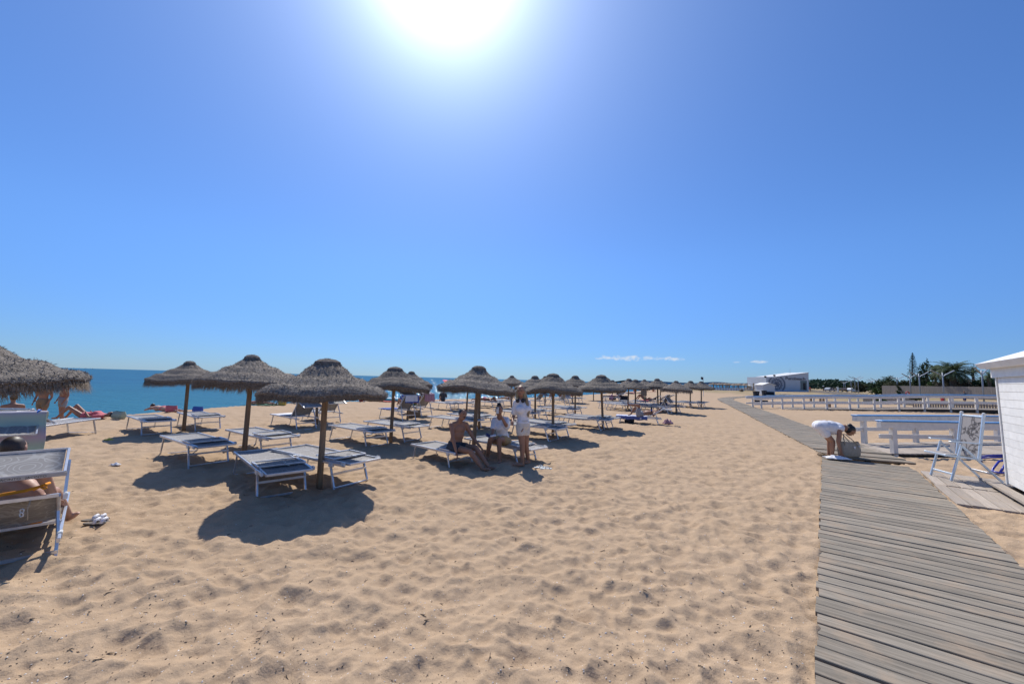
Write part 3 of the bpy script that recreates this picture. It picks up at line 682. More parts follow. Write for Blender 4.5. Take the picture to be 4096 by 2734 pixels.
def leaf_print(parent, base, ux, uy, nrm, Wd, Hd, seed, n):
    """flat printed leaves and stems, 1 mm proud of the cloth"""
    rr = random.Random(seed); mb = MB()
    def stroke(pts, w):
        L = []; R = []
        for i, p in enumerate(pts):
            a, b = pts[max(i - 1, 0)], pts[min(i + 1, len(pts) - 1)]; dx, dy = b[0] - a[0], b[1] - a[1]; l = math.hypot(dx, dy) or 1
            L.append((p[0] - dy / l * w, p[1] + dx / l * w)); R.append((p[0] + dy / l * w, p[1] - dx / l * w))
        q = L + R; m = len(L); ins = [(min(max(x, .012), Wd - .012), min(max(y, .01), Hd - .01)) for x, y in q]
        mb.add([base + ux * x + uy * y + nrm * 0.0022 for x, y in ins], [(i, i + 1, m + i + 1, m + i) for i in range(m - 1)])
    def leaf(cx, cy, a, L, wd):
        pts = []
        for i in range(13):
            t = 2 * math.pi * i / 12; r = L * math.cos(t); s = wd * math.sin(t) * (0.8 + 0.2 * math.cos(t))
            pts.append((cx + r * math.cos(a) - s * math.sin(a), cy + r * math.sin(a) + s * math.cos(a)))
        stroke(pts, .0032); stroke([(cx - .3 * L * math.cos(a), cy - .3 * L * math.sin(a)), (cx + .5 * L * math.cos(a), cy + .5 * L * math.sin(a))], .004)
    for _ in range(n):
        cx, cy, a = rr.uniform(.05, Wd - .05), rr.uniform(.04, Hd - .04), rr.uniform(0, 6.28)
        pts = []; x, y, c = cx, cy, a
        for i in range(9): pts.append((x, y)); x += .024 * math.cos(c); y += .024 * math.sin(c); c += rr.uniform(.05, .3)
        stroke(pts, .0028); leaf(pts[-1][0], pts[-1][1], c, .035, .019); leaf(cx, cy, a + 2.4, .03, .016)
        for i in range(2, 8):
            for s in (-1, 1): b = a + i * .17 + s * 1.0; stroke([pts[i], (pts[i][0] + .018 * math.cos(b), pts[i][1] + .018 * math.sin(b))], .003)
    return tag(mb.build('leaf_print', MT['print_ink'], parent), kind='stuff')
a0 = NP['post0'].lerp(NP['post1'], .04); a1 = NP['post0'].lerp(NP['post1'], .95)
vs_, fs_, nr = sling(a0, a1, 0.02)
cloth = link('back_sling', mesh_from('back_sling', vs_, fs_), chair, MT['chair_cloth'], True)
uxx = wv.normalized(); uyy = (a1 - a0).normalized(); nc = uxx.cross(uyy)
if (Vector((0, 0, CAM_H)) - (o0 + a0)).dot(nc) < 0: nc = -nc
so = MB(); 
cloth.data.vertices.foreach_set('co', np.array([tuple(a0 + uxx * (0.03 + (wv.length - .06) * j / 4) + (a1 - a0) * (i / 8)) for i in range(9) for j in range(5)], dtype=np.float32).ravel()); cloth.data.update()
leaf_print(cloth, a0 + uxx * .03, uxx, uyy, nc, wv.length - .06, (a1 - a0).length, 4, 24)
s0, s1 = NP['seat0'], NP['seat1']
link('seat_sling', mesh_from('seat_sling', *sling(s0 + Vector((0, 0, .012)), s1 + Vector((0, 0, .012)), -0.03)[:2]), chair, MT['chair_cloth'], True)

# blue tubular frame lying behind the hut corner
def px3(x, y, Y): return at(*cs(x, y), Y)
bt = thing('tubular_frame', 'blue metal tube frame lying on the sand behind the hut corner', 'metal frame', (g(3992, 1888).x, g(3992, 1888).y, 0))
bo = Vector(bt.location); zs = lambda v, z: Vector((v.x, v.y, z))
q1 = [g(*cs(1195, 1008), .03), g(*cs(1110, 990), .03)]
MB().tube([g(*cs(1290, 1010), .03) - bo, g(*cs(1195, 1008), .03) - bo, g(*cs(1112, 985), .03) - bo, px3(1125, 950, q1[1].y + .05) - bo, px3(1205, 850, q1[1].y + .12) - bo, px3(1290, 838, q1[1].y + .12) - bo], .022, 8).build('bent_tube', MT['blue_tube'], bt, True)
MB().tube([g(*cs(1225, 1000), .03) - bo, px3(1300, 880, q1[1].y) - bo], .022, 8).build('strut', MT['blue_tube'], bt, True)
gp = g(*cs(900, 850)); Yt = gp.y
for (x0, y0_, x1, y1_) in ((890, 782, 1300, 758), (950, 806, 1300, 786)):
    MB().tube([px3(x0, y0_, Yt) - bo, px3(x1, y1_, Yt - .3) - bo], .018, 8).build('rail_tube', MT['blue_tube'], bt, True)
v0, v1 = px3(960, 806, Yt) - bo, px3(895, 784, Yt) - bo
MB().tube([v1, v0], .018, 8).build('end_tube', MT['blue_tube'], bt, True)
MB().tube([v0, Vector((v0.x, v0.y, 0.0)) ], .018, 8).build('leg_tube', MT['blue_tube'], bt, True)

# ------------------------------------------------------------------ beach club building, kiosk, bins
BY = 136.0; bl = at(3066, 1562, BY)
bld = thing('beach_club_building', 'long white flat building with slanted roofline and a dark round mural', 'building', (bl.x, BY, bl.z - 0.15))
bo = Vector(bld.location)
MT['render_white'] = mat('render_white', (0.62, 0.63, 0.64), 0.8, (0.58, 0.59, 0.60), 0.6)
MT['mural'] = mat('mural', (0.06, 0.075, 0.13), 0.7)
MT['glass_dark'] = mat('glass_dark', (0.12, 0.16, 0.17), 0.15, spec=0.6)
bx = lambda px, py: (at(px, py, BY).x - bo.x, at(px, py, BY).z - bo.z)
poly = [(0, 0), (bx(3235.5, 1565)[0], 0), bx(3234, 1490), bx(3103, 1507), (0, bx(3066, 1507)[1])]
MB().prism(poly, 0, 11.0).build('wall', MT['render_white'], bld)
c0 = bx(3234, 1490); c1 = bx(3103, 1507)
MB().add([(c1[0], -.15, c1[1] + .02), (c0[0] + .15, -.15, c0[1] + .02), (c0[0] + .15, 11.2, c0[1] + .02), (c1[0], 11.2, c1[1] + .02), (c1[0], -.15, c1[1] + .16), (c0[0] + .15, -.15, c0[1] + .16), (c0[0] + .15, 11.2, c0[1] + .16), (c1[0], 11.2, c1[1] + .16)],
         [(3, 2, 1, 0), (4, 5, 6, 7), (0, 1, 5, 4), (1, 2, 6, 5), (2, 3, 7, 6), (3, 0, 4, 7)]).build('roof', MT['render_white'], bld)
w0, w1 = bx(3200, 1521), bx(3228, 1560)
MB().box(((w0[0] + w1[0]) / 2, -.03, (w0[1] + w1[1]) / 2), (w1[0] - w0[0] + .3, .08, w0[1] - w1[1] + .3)).build('window_frame', MT['white_paint'], bld)
gl = MB().box(((w0[0] + w1[0]) / 2, -.08, (w0[1] + w1[1]) / 2), (w1[0] - w0[0], .06, w0[1] - w1[1])).build('window_pane', MT['glass_dark'], bld)
MB().box((w1[0] - .9, -.13, w1[1] + 1.25), (.8, .06, 2.4)).build('door_leaf', MT['dark'], bld)
for px, py in ((3063, 1506), (3099, 1501)):
    x, z = bx(px, py); MB().box((x, .2, z), (.55, .5, .4), Matrix.Rotation(.5, 3, 'X')).bar((x, .3, z), (x + .25, .5, z - .6), .08).build('floodlight', MT['dark'], bld)
x, z = bx(3184, 1473); MB().tube([(x, 3, z), (x, 3, z - 3)], .05, 6).build('mast', MT['alu'], bld)
MB().box((poly[1][0] / 2, -.06, .12), (poly[1][0] + .1, .1, .3)).build('plinth', MT['blue_paint'], bld)
# lettering
fc = bpy.data.curves.new('lettering', 'FONT'); fc.body = 'Purobeach'; fc.size = 1.0; fc.extrude = 0.03; fc.offset = 0.012
fo = bpy.data.objects.new('tmp_text', fc); C.objects.link(fo); dg = bpy.context.evaluated_depsgraph_get(); dg.update()
tm = bpy.data.meshes.new_from_object(fo.evaluated_get(dg)); bpy.data.objects.remove(fo)
tx0, tx1 = bx(3141, 1517)[0], bx(3221, 1517)[0]; bbw = max(v.co.x for v in tm.vertices); k = (tx1 - tx0) / bbw
MT['sign_ink'] = mat('sign_ink', (0.13, 0.12, 0.13), 0.6)
lo_ = link('lettering', tm, bld, MT['sign_ink']); lo_.rotation_euler = (rad(90), rad(0.5), 0); lo_.scale = (k, k * 0.86, k); lo_.location = (tx0, -.05, bx(3141, 1517.2)[1])
# round mural: rings, petals and dots as thin raised paint
mcx, mcz = bx(3107, 1536); MR = 37 / 1593 * BY; mu = MB(); wtop = poly[4][1]
def inside(x, z): return x > 0.05 and z > 0.3 and (z < wtop - .05 if x < c1[0] else z < c1[1] + (x - c1[0]) * (c0[1] - c1[1]) / (c0[0] - c1[0]) - .05)
def arc(cx, cz, r, w, a0=0, a1=6.2832, n=40):
    for i in range(n):
        t0, t1 = a0 + (a1 - a0) * i / n, a0 + (a1 - a0) * (i + 1) / n
        q = [(cx + (r + s) * math.cos(t), cz + (r + s) * math.sin(t)) for t, s in ((t0, -w), (t1, -w), (t1, w), (t0, w))]
        if all(inside(*p) for p in q): mu.add([(x, -.012, z) for x, z in q], [(0, 1, 2, 3)])
def dot(cx, cz, r, n=8):
    q = [(cx + r * math.cos(6.2832 * i / n), cz + r * math.sin(6.2832 * i / n)) for i in range(n)]
    if all(inside(*p) for p in q): mu.add([(x, -.012, z) for x, z in q], [tuple(range(n))])
arc(mcx, mcz, MR * .86, MR * .045, n=90); arc(mcx, mcz, MR * .76, MR * .018, n=80)
for i in range(44): a = 6.2832 * i / 44; dot(mcx + MR * .96 * math.cos(a), mcz + MR * .96 * math.sin(a), MR * .036)
for i in range(14):
    a = 6.2832 * i / 14; arc(mcx + MR * .60 * math.cos(a), mcz + MR * .60 * math.sin(a), MR * .10, MR * .026, a + 1, a + 5.6, 14); dot(mcx + MR * .60 * math.cos(a), mcz + MR * .60 * math.sin(a), MR * .035)
    arc(mcx + MR * .44 * math.cos(a + .22), mcz + MR * .44 * math.sin(a + .22), MR * .07, MR * .022, 0, 6.28, 12)
for i in range(6): a = 6.2832 * i / 6; arc(mcx + MR * .21 * math.cos(a), mcz + MR * .21 * math.sin(a), MR * .10, MR * .03, 0, 6.28, 14); dot(mcx + MR * .21 * math.cos(a), mcz + MR * .21 * math.sin(a), MR * .05)
dot(mcx, mcz, MR * .08, 10)
mu.build('round_mural', MT['mural'], bld)

kp = at(3052, 1578, 80); kw, kh = 48 / 1593 * 80, 2.3
kio = thing('kiosk', 'small white gabled kiosk with dark base panel beside the winding boardwalk', 'kiosk', (kp.x, 80, kp.z))
MB().prism([(0, 0), (kw, 0), (kw, kh - .35), (kw / 2, kh + .05), (0, kh - .35)], 0, 2.4).build('wall', MT['render_white'], kio)
for s in (-1, 1):
    xa = kw / 2 + s * (kw / 2 + .18); MB().bar((kw / 2, 1.2, kh + .10), (xa, 1.2, kh - .36), 2.9, .06).build('roof_slope', MT['white_paint'], kio)
MB().box((kw * .60, -.04, .33), (kw * .62, .06, .62)).build('base_panel', MT['black_cloth'], kio)
def bin_(px, py, D, w, h, lab, lid=True, lying=False):
    p = at(px, py, D); t = thing('waste_bin', lab, 'bin', (p.x, D, p.z), 0, 'dark bins by the boardwalk')
    m_ = MB(); a, b = w * .42, w * .5
    m_.add([(-a, -a, 0), (a, -a, 0), (a, a, 0), (-a, a, 0), (-b, -b, h), (b, -b, h), (b, b, h), (-b, b, h)], [(3, 2, 1, 0), (4, 5, 6, 7), (0, 1, 5, 4), (1, 2, 6, 5), (2, 3, 7, 6), (3, 0, 4, 7)])
    m_.build('bin_body', MT['black_cloth'], t); MB().box((0, 0, h + .05), (w * 1.12, w * 1.12, .1), ch=.03).build('lid', MT['black_cloth'], t)
    MB().tube([(-.1 * w, -b * 1.06, h * .72), (.1 * w, -b * 1.06, h * .72)], .03, 6).build('handle', MT['alu'], t)
    return t
bin_(3025, 1583, 68, .72, .72, 'dark tapered bin at the bend of the boardwalk')
bin_(3057, 1581, 72, .58, .80, 'dark upright bin touching the white kiosk')
cr = at(3045, 1613, 42); t = thing('storage_crate', 'black box crate on the sand behind the railing end', 'crate', (cr.x, 42, max(cr.z, -.1)))
MB().box((0, 0, .16), (1.05, .6, .30), ch=.03).build('crate_body', MT['black_cloth'], t); MB().box((0, 0, .33), (1.1, .65, .05), ch=.02).build('lid', MT['black_cloth'], t)
for px, py, D in ((3244, 1607, 45), (3282, 1608, 44), (3294, 1607, 44.5), (3318, 1630, 33)):
    p = at(px, py, D); s = MB().box((0, 0, .28), (.16, .14, .62), ch=.02).build('bollard_stump', MT['pole_wood']); s.location = (p.x, D, gz(p.x, D) - .05)
    tag(s, 'short brown timber stump in the sand beyond the raised walk', 'post', 'timber stumps in the sand')
cb = at(2966, 1565, 115); s = MB().box((0, 0, .35), (.75, .6, .75), ch=.03); s = s.build('wooden_box', MT['pole_wood']); s.location = (cb.x, 115, cb.z - .1); tag(s, 'lone brown wooden box on the far sand', 'box')

# white parasols and terrace of the beach club
MT['parasol_white'] = mat('parasol_white', (0.78, 0.78, 0.76), 0.8, trans=0.25)
for i, (px, py, D, r) in enumerate(((2993, 1540, 146, 1.5), (3005, 1539, 150, 1.5), (3034, 1540, 148, 1.4), (3043, 1533, 156, 1.6))):
    p = at(px, py, D); t = thing('white_parasol', 'white square parasol shading the club terrace', 'parasol', (p.x, D, p.z - 2.2), 0, 'white parasols of the terrace')
    m_ = MB(); m_.add([(-r, -r, 2.0), (r, -r, 2.0), (r, r, 2.0), (-r, r, 2.0), (0, 0, 2.65)], [(0, 1, 4), (1, 2, 4), (2, 3, 4), (3, 0, 4), (3, 2, 1, 0)]); m_.build('canopy', MT['parasol_white'], t)
    MB().tube([(0, 0, 0), (0, 0, 2.5)], .05, 6).build('pole', MT['pole_wood'], t)
p = at(3040, 1560, 142); t = thing('terrace_pergola', 'dark timber pergola of the club terrace', 'pergola', (p.x, 142, p.z))
for x in (-4.5, -2.2, 0, 1.9): MB().box((x, 0, 1.2), (.22, .22, 2.5)).build('post', MT['pole_wood'], t)
for z in (.9, 2.0): MB().bar((-4.7, 0, z), (2.0, 0, z), .1, .12).build('rail', MT['pole_wood'], t)
for x in (-4, -3, -1.2, .8): MB().box((x, 1.2, .5), (.7, .7, 1.0)).build('table', MT['concrete'], t)

# ------------------------------------------------------------------ street lamps along the promenade
MT['lamp_grey'] = mat('lamp_grey', (0.30, 0.33, 0.37), 0.45, metal=0.3)
def make_lamp():
    t = thing('street_lamp', 'tall grey street lamp with two raised straight arms beyond the raised walk', 'street lamp', (0, 0, 0), 0, 'twin armed lamps along the promenade')
    MB().tube([(0, 0, -.3), (0, 0, 2.2), (0, 0, 4.1)], [.10, .09, .075], 8).build('post', MT['lamp_grey'], t, True)
    for s in (-1, 1):
        MB().bar((s * .08, 0, 3.55), (s * .5, 0, 3.85), .08, .08).build('bracket', MT['lamp_grey'], t)
        MB().bar((s * .35, 0, 3.76), (s * 1.75, 0, 4.42), .20, .085, ch=.02).build('lamp_arm', MT['lamp_grey'], t)
    return t
lamp0 = make_lamp(); first = True
for px, py_top, span, rot in ((3769, 1480, 95, 0), (3925, 1470, 105, 20), (3675, 1486, 78, 0), (3638, 1494, 70, 5), (3587, 1503, 58, 0), (3550, 1507, 46, 0), (3504, 1512, 44, 0), (3489, 1516, 40, 8), (3482, 1519, 35, 0), (3431, 1507, 46, 4), (3418, 1504, 44, -10), (3403, 1513, 40, 0), (3380, 1525, 32, 0), (3374, 1528, 28, 10)):
    D = 1593 * 3.5 / span; p = at(px, py_top, D); o = lamp0 if first else copy_tree(lamp0); first = False
    o.location = (p.x, D, p.z - 4.42); o.rotation_euler.z = rad(rot)
    gzv = float(base_h(np.array([p.x]), np.array([D]))[0])
    if o.location.z > gzv - 0.1:
        s = (p.z - gzv) / 4.42; o.scale = (1, 1, s); o.location.z = gzv

# ------------------------------------------------------------------ vegetation
def leaf_mat(name, c1, c2, trans=0.25):
    return mat(name, c1, 0.7, c2, 1.3, trans=trans, lo=0.3, hi=0.7, spec=0.2)
MT['leaf_dark'] = leaf_mat('leaf_dark', (0.055, 0.085, 0.04), (0.025, 0.045, 0.02))
MT['leaf_olive'] = leaf_mat('leaf_olive', (0.10, 0.105, 0.055), (0.05, 0.055, 0.03))
MT['leaf_green'] = leaf_mat('leaf_green', (0.09, 0.14, 0.04), (0.045, 0.08, 0.025))
MT['leaf_grey'] = leaf_mat('leaf_grey', (0.13, 0.115, 0.085), (0.07, 0.062, 0.048))
MT['leaf_pine'] = leaf_mat('leaf_pine', (0.045, 0.085, 0.055), (0.02, 0.045, 0.03))
MT['bark'] = mat('bark', (0.12, 0.09, 0.065), 0.9, (0.06, 0.045, 0.035), 6)
def leaf_cloud(pts, size, seed, up=0.4):
    """numpy quads at given points"""
    rg = np.random.default_rng(seed); n = len(pts); P_ = np.asarray(pts)
    a = rg.normal(size=(n, 3)); a /= np.linalg.norm(a, axis=1)[:, None]
    b = rg.normal(size=(n, 3)); b -= (b * a).sum(1)[:, None] * a; b /= np.linalg.norm(b, axis=1)[:, None]
    s = size * rg.uniform(.6, 1.4, (n, 1)); co = np.stack([P_ - a * s - b * s * .5, P_ + a * s - b * s * .5, P_ + a * s + b * s * .5, P_ - a * s + b * s * .5], 1).reshape(-1, 3)
    return co, np.arange(n * 4).reshape(-1, 4)
def cloud_mesh(name, pts, size, seed):
    co, q = leaf_cloud(pts, size, seed); me = bpy.data.meshes.new(name); me.from_pydata(co.tolist(), [], q.tolist()); me.update(); return me
def crown_pts(lobes, n, seed):
    """points in clumps near the surface of overlapping lobes (cx,cy,cz,rx,ry,rz)"""
    rg = np.random.default_rng(seed); out = []
    tot = sum(l[3] * l[4] * l[5] for l in lobes)
    for l in lobes:
        k = max(20, int(n * l[3] * l[4] * l[5] / tot)); nc = max(6, k // 25)
        d = rg.normal(size=(nc, 3)); d /= np.linalg.norm(d, axis=1)[:, None]; r = rg.uniform(.55, 1.05, (nc, 1)); cc = d * r
        idx = rg.integers(0, nc, k); p = cc[idx] + rg.normal(size=(k, 3)) * .13
        out.append(p * np.array(l[3:6]) + np.array(l[0:3]))
    return np.vstack(out)
def bush(name, label, cat, px, py, D, w, h, m, n, leaf, seed, group=None, lobes=4, trunk=0.0, depth=None):
    p = at(px, py, D); z0 = float(base_h(np.array([p.x]), np.array([D]))[0]); rr = random.Random(seed)
    t = thing(name, label, cat, (p.x, D, z0), 0, group); L = []
    top = p.z + h - z0
    for i in range(lobes):
        f = (i + .5) / lobes - .5; hh = h * rr.uniform(.75, 1.0) * (1 - .5 * abs(f)); L.append((f * w * .75, rr.uniform(-.2, .2) * w * .4, max(.2, trunk) + hh * .5, w / lobes * rr.uniform(.75, 1.0), (depth or w * .3), hh * .52))
    crown = link('crown', cloud_mesh('crown', crown_pts(L, n, seed), leaf, seed), t, m)
    tr = MB()
    for i in range(lobes):
        l = L[i]; tr.tube([(l[0] * .3, 0, 0), (l[0] * .7, l[1] * .6, l[2] * .6), (l[0], l[1], l[2] + l[5] * .5)], [.16, .10, .03], 6)
    tr.build('trunk', MT['bark'], t)
    return t
# woodland and hills far away
p0, p1 = at(3236, 1550, 420), at(3620, 1552, 420); n = 9000; rg = np.random.default_rng(5)
xs_ = rg.uniform(p0.x - 30, p1.x + 160, n); hh = 8.0 + 1.6 * np.sin(xs_ * .06) + 1.2 * np.sin(xs_ * .21 + 1)
pts = np.stack([xs_, 420 + rg.uniform(-12, 30, n), rg.uniform(0, 1, n) ** .6 * hh], 1)
wood = link('far_woodland', cloud_mesh('far_woodland', pts, 1.1, 5), None, MT['leaf_pine']); tag(wood, 'low dark green pine wood far beyond the building', 'woodland', kind='stuff')
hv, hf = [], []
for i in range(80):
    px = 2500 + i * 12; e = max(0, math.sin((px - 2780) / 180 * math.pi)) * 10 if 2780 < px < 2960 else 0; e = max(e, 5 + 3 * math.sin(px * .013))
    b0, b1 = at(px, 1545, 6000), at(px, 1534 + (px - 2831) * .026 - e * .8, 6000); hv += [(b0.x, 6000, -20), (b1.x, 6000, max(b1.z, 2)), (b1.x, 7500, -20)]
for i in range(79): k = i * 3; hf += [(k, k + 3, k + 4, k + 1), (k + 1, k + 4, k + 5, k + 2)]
MT['hill'] = mat('hill', (0.20, 0.27, 0.30), 0.95, (0.16, 0.22, 0.25), 0.004)  # forest colour with the bluish haze of distance painted in, no air volume
tag(link('hills', mesh_from('hills', hv, hf), None, MT['hill'], True), 'low haze-tinted hills on the horizon behind the far straw umbrellas', 'hills', kind='structure')
# trees and shrubs behind the promenade
bush('broadleaf_tree', 'round crowned dark tree at the left end of the garden hedge', 'tree', 3540, 1572, 105, 7.5, 4.6, MT['leaf_dark'], 3500, .16, 11, 'garden trees', 5)
bush('shrub', 'olive coloured shrub row below the tall conifer', 'shrub', 3610, 1570, 96, 7.5, 4.0, MT['leaf_olive'], 3500, .15, 12, 'garden shrubs', 4)
bush('shrub', 'trimmed bright green hedge bush behind the tall wooden fence', 'shrub', 3737, 1560, 82, 5.0, 2.9, MT['leaf_green'], 3200, .13, 13, 'garden shrubs', 3)
bush('shrub', 'wide grey brown shrub below the big palm', 'shrub', 3835, 1560, 78, 9.5, 4.1, MT['leaf_grey'], 5200, .14, 14, 'garden shrubs', 5)
bush('shrub', 'dark leafy shrub next to the hut roof', 'shrub', 3955, 1560, 74, 5.5, 4.3, MT['leaf_dark'], 3200, .14, 15, 'garden shrubs', 4)
bush('shrub', 'short round young tree in front of the tall fence', 'shrub', 3612, 1566, 84, 2.0, 2.6, MT['leaf_dark'], 1200, .12, 16, 'garden shrubs', 2)
bush('broadleaf_tree', 'small bushy tree standing between the lamps by the car park', 'tree', 3436, 1566, 150, 5.6, 4.0, MT['leaf_olive'], 2200, .22, 17, 'garden trees', 3)
bush('broadleaf_tree', 'dark narrow conical tree beside the tall conifer', 'tree', 3688, 1566, 92, 2.6, 6.2, MT['leaf_dark'], 2200, .15, 18, 'garden trees', 2)
bush('broadleaf_tree', 'dark slim cypress like tree with small round top', 'tree', 3711, 1566, 90, 2.2, 7.6, MT['leaf_dark'], 2000, .14, 19, 'garden trees', 1)
for i, (px, D) in enumerate(((3505, 100), (3535, 92), (3560, 92), (3520, 118))):
    bush('shrub', 'pale spiky clump of leaves at the foot of the fence', 'shrub', px, 1572, D, 1.6, 1.5, MT['leaf_green'], 350, .16, 30 + i, 'spiky clumps by the fence', 2)
bush('shrub', 'light green shrub in front of the short palisade', 'shrub', 3515, 1600, 48, 1.5, .75, MT['leaf_green'], 700, .07, 41, 'dune shrubs', 3)
bush('shrub', 'low dark heather bush before the tall fence', 'shrub', 3650, 1592, 60, 3.4, .75, MT['leaf_olive'], 900, .08, 42, 'dune shrubs', 3)
# bare crowned tree behind the palm
p = at(3805, 1560, 88); z0 = .4
bare = thing('bare_tree', 'wide thinly leaved grey tree rising behind the big palm', 'tree', (p.x, 88, z0)); tr = MB(); tw = MB(); rr = random.Random(9); tips = []
def branch(mb, a, d, L, r, lv):
    b = a + d * L; mid = (a + b) / 2 + Vector((rr.uniform(-.1, .1), rr.uniform(-.1, .1), .05)) * L; mb.tube([a, mid, b], [r, r * .8, r * .6], 5, cap=False)
    if lv == 0: tips.append(b); return
    for _ in range(3 if lv > 1 else 4):
        q = (d + Vector((rr.uniform(-.8, .8), rr.uniform(-.6, .6), rr.uniform(-.1, .6)))).normalized(); branch(mb, b, q, L * rr.uniform(.6, .78), r * .55, lv - 1)
branch(tr, Vector((0, 0, 0)), Vector((0, 0, 1)), 2.9, .2, 0); tips.clear()
for k in range(6):
    a = k * 1.05 + .3; branch(tr, Vector((0, 0, 2.7)), Vector((math.cos(a) * .95, math.sin(a) * .6, .75)).normalized(), 2.0, .11, 3)
tr.build('trunk', MT['bark'], bare)
tp = np.array([tuple(t_) for t_ in tips]); tp = np.repeat(tp, 7, 0) + RNG.normal(size=(len(tp) * 7, 3)) * .22
link('crown', cloud_mesh('crown', tp, .055, 77), bare, MT['leaf_grey'])
# Norfolk pine
p = at(3655, 1566, 104); pt = at(3649.5, 1409, 104); H_ = pt.z - .4
pine = thing('conifer_tree', 'tall slender conical conifer with tiered branches above the garden', 'tree', (p.x, 104, .4))
MB().tube([(0, 0, 0), (-.1, 0, H_ * .5), (pt.x - p.x, 0, H_)], [.26, .16, .02], 8).build('trunk', MT['bark'], pine)
pp = []; rr = random.Random(4)
for k in range(30):
    f = k / 29; z = H_ * (.12 + .86 * f); R0 = 1.75 * (1 - f) ** .72 + .06; cx = (pt.x - p.x) * z / H_
    for j in range(7):
        a = j * .8976 + k * .4 + rr.uniform(-.15, .15); Rl = R0 * rr.uniform(.8, 1.1)
        for s in range(9):
            q = (s + 1) / 9; pp.append((cx + math.cos(a) * Rl * q, math.sin(a) * Rl * q, z + .10 * Rl * q * q + rr.uniform(-.05, .05)))
link('crown', cloud_mesh('crown', np.array(pp), .10, 8), pine, MT['leaf_pine'])
# palms
def palm(label, px, D, top_py, crown_r, nf, m, seed, droop=1.0, trunk_r=.2):
    tp_ = at(px, top_py, D); z0 = float(base_h(np.array([tp_.x]), np.array([D]))[0]); t = thing('palm_tree', label, 'palm', (tp_.x, D, z0), 0, 'palms of the garden'); rr = random.Random(seed); hh = tp_.z - z0
    MB().tube([(0, 0, 0), (.05, 0, hh * .5), (0, 0, hh)], [trunk_r * 1.2, trunk_r, trunk_r * 1.1], 8).build('trunk', MT['bark'], t)
    cr_ = MB()
    for i in range(nf):
        a = rr.uniform(0, 6.283); el = rr.uniform(-.2, 1.25); L = crown_r * rr.uniform(.85, 1.15); prev = Vector((0, 0, hh)); d = Vector((math.cos(a) * math.cos(el), math.sin(a) * math.cos(el), math.sin(el)))
        side = Vector((-math.sin(a), math.cos(a), 0)); n_ = 9
        for s in range(n_):
            nx = prev + d * (L / n_); d = (d + Vector((0, 0, -.20 * droop))).normalized(); w = .30 * crown_r * math.sin(math.pi * (.12 + .85 * s / n_)) * .62
            for sg in (-1, 1):
                for q in (0.0, .5):
                    b = prev.lerp(nx, q); tip = b + side * sg * w + d * w * .55 + Vector((0, 0, -.25 * w)); cr_.add([b, b + (nx - prev) * .36, tip], [(0, 1, 2)])
            prev = nx
    cr_.build('frond_crown', m, t); return t
MT['palm_leaf'] = leaf_mat('palm_leaf', (0.10, 0.135, 0.065), (0.05, 0.075, 0.035), 0.15)
palm('broad date palm with long arching fronds in the middle of the garden', 3808, 76, 1487, 3.6, 90, MT['palm_leaf'], 3, 1.0, .45)
palm('small fan palm left of the big arching palm', 3738, 84, 1478, 1.5, 60, MT['palm_leaf'], 5, .7)
palm('small fan palm right of the big arching palm', 3890, 80, 1483, 1.5, 60, MT['palm_leaf'], 6, .7)
palm('low palm touching the hut roof', 3955, 70, 1508, 1.9, 50, MT['palm_leaf'], 7, .8)
palm('dark palm among the shrubs at the left end of the garden', 3556, 108, 1524, 2.4, 50, MT['leaf_dark'], 8, .9)
# fences
MT['fence_wood'] = mat('fence_wood', (0.33, 0.29, 0.25), 0.9, (0.20, 0.175, 0.15), 3, stretch=(8, 8, .4))
def palisade(name, label, a, b, h, pitch, w, seed, wob=.04):
    rr = random.Random(seed); t = thing(name, label, 'fence', a); d = b - a; L = d.length; n = int(L / pitch); mb = MB(); ang = math.atan2(d.y, d.x)
    for i in range(n):
        p = d * (i / n); hh = h * (1 + rr.uniform(-wob, wob)); mb.box((p.x, p.y, p.z + hh / 2), (w, .05, hh), Matrix.Rotation(ang, 3, 'Z'))
    tag(mb.build('pickets', MT['fence_wood'], t), kind='stuff')
    up = Vector((0, -.06, h * .75)); MB().bar(up, d + up, .05, .1).build('rail', MT['fence_wood'], t); return t
def gp(px, D, z=None):
    v = at(px, 1560, D); zz_ = float(base_h(np.array([v.x]), np.array([D]))[0]) if z is None else z; return Vector((v.x, D, zz_ - .05))
palisade('wooden_fence', 'tall grey wooden fence hiding the garden', gp(3530, 88), gp(4040, 66), 2.25, .16, .15, 1, .01)
palisade('wooden_fence', 'short rough palisade close behind the raised walk', gp(3650, 36), gp(4060, 32), .62, .15, .11, 2, .12)
palisade('wooden_fence', 'short palisade along the dune edge beyond the raised walk', gp(3452, 52), gp(3655, 46), .75, .15, .11, 3, .1)
palisade('wooden_fence', 'long low palisade running from the club building to the car park', gp(3238, 132), gp(3470, 70), .8, .3, .2, 4, .08)
# cars, walkers and rescue post far away
def car(label, px, D, body_col, rz, seed):
    p = gp(px, D); t = thing('parked_car', label, 'car', (p.x, D, p.z + .05), rad(rz), 'cars in the car park'); m_ = mat('car_paint', body_col, 0.25, tuple(c * .95 for c in body_col), 2)
    MB().prism([(-2.05, .32), (2.05, .32), (2.1, .7), (1.95, .92), (1.1, 1.0), (.55, 1.45), (-1.0, 1.5), (-1.75, 1.05), (-2.1, .95)], -.85, .85).build('body', m_, t)
    MB().prism([(.98, 1.0), (.5, 1.40), (-.95, 1.44), (-1.55, 1.04)], -.87, .87).build('window_band', MT['glass_dark'], t)
    for x in (-1.25, 1.25):
        for y in (-.8, .8):
            w = MB().tube([(x, y - .1, .32), (x, y + .1, .32)], .32, 14).build('tyre', MT['dark'], t); MB().tube([(x, y - .115, .32), (x, y + .115, .32)], .19, 10).build('rim', MT['alu'], w)
    return t
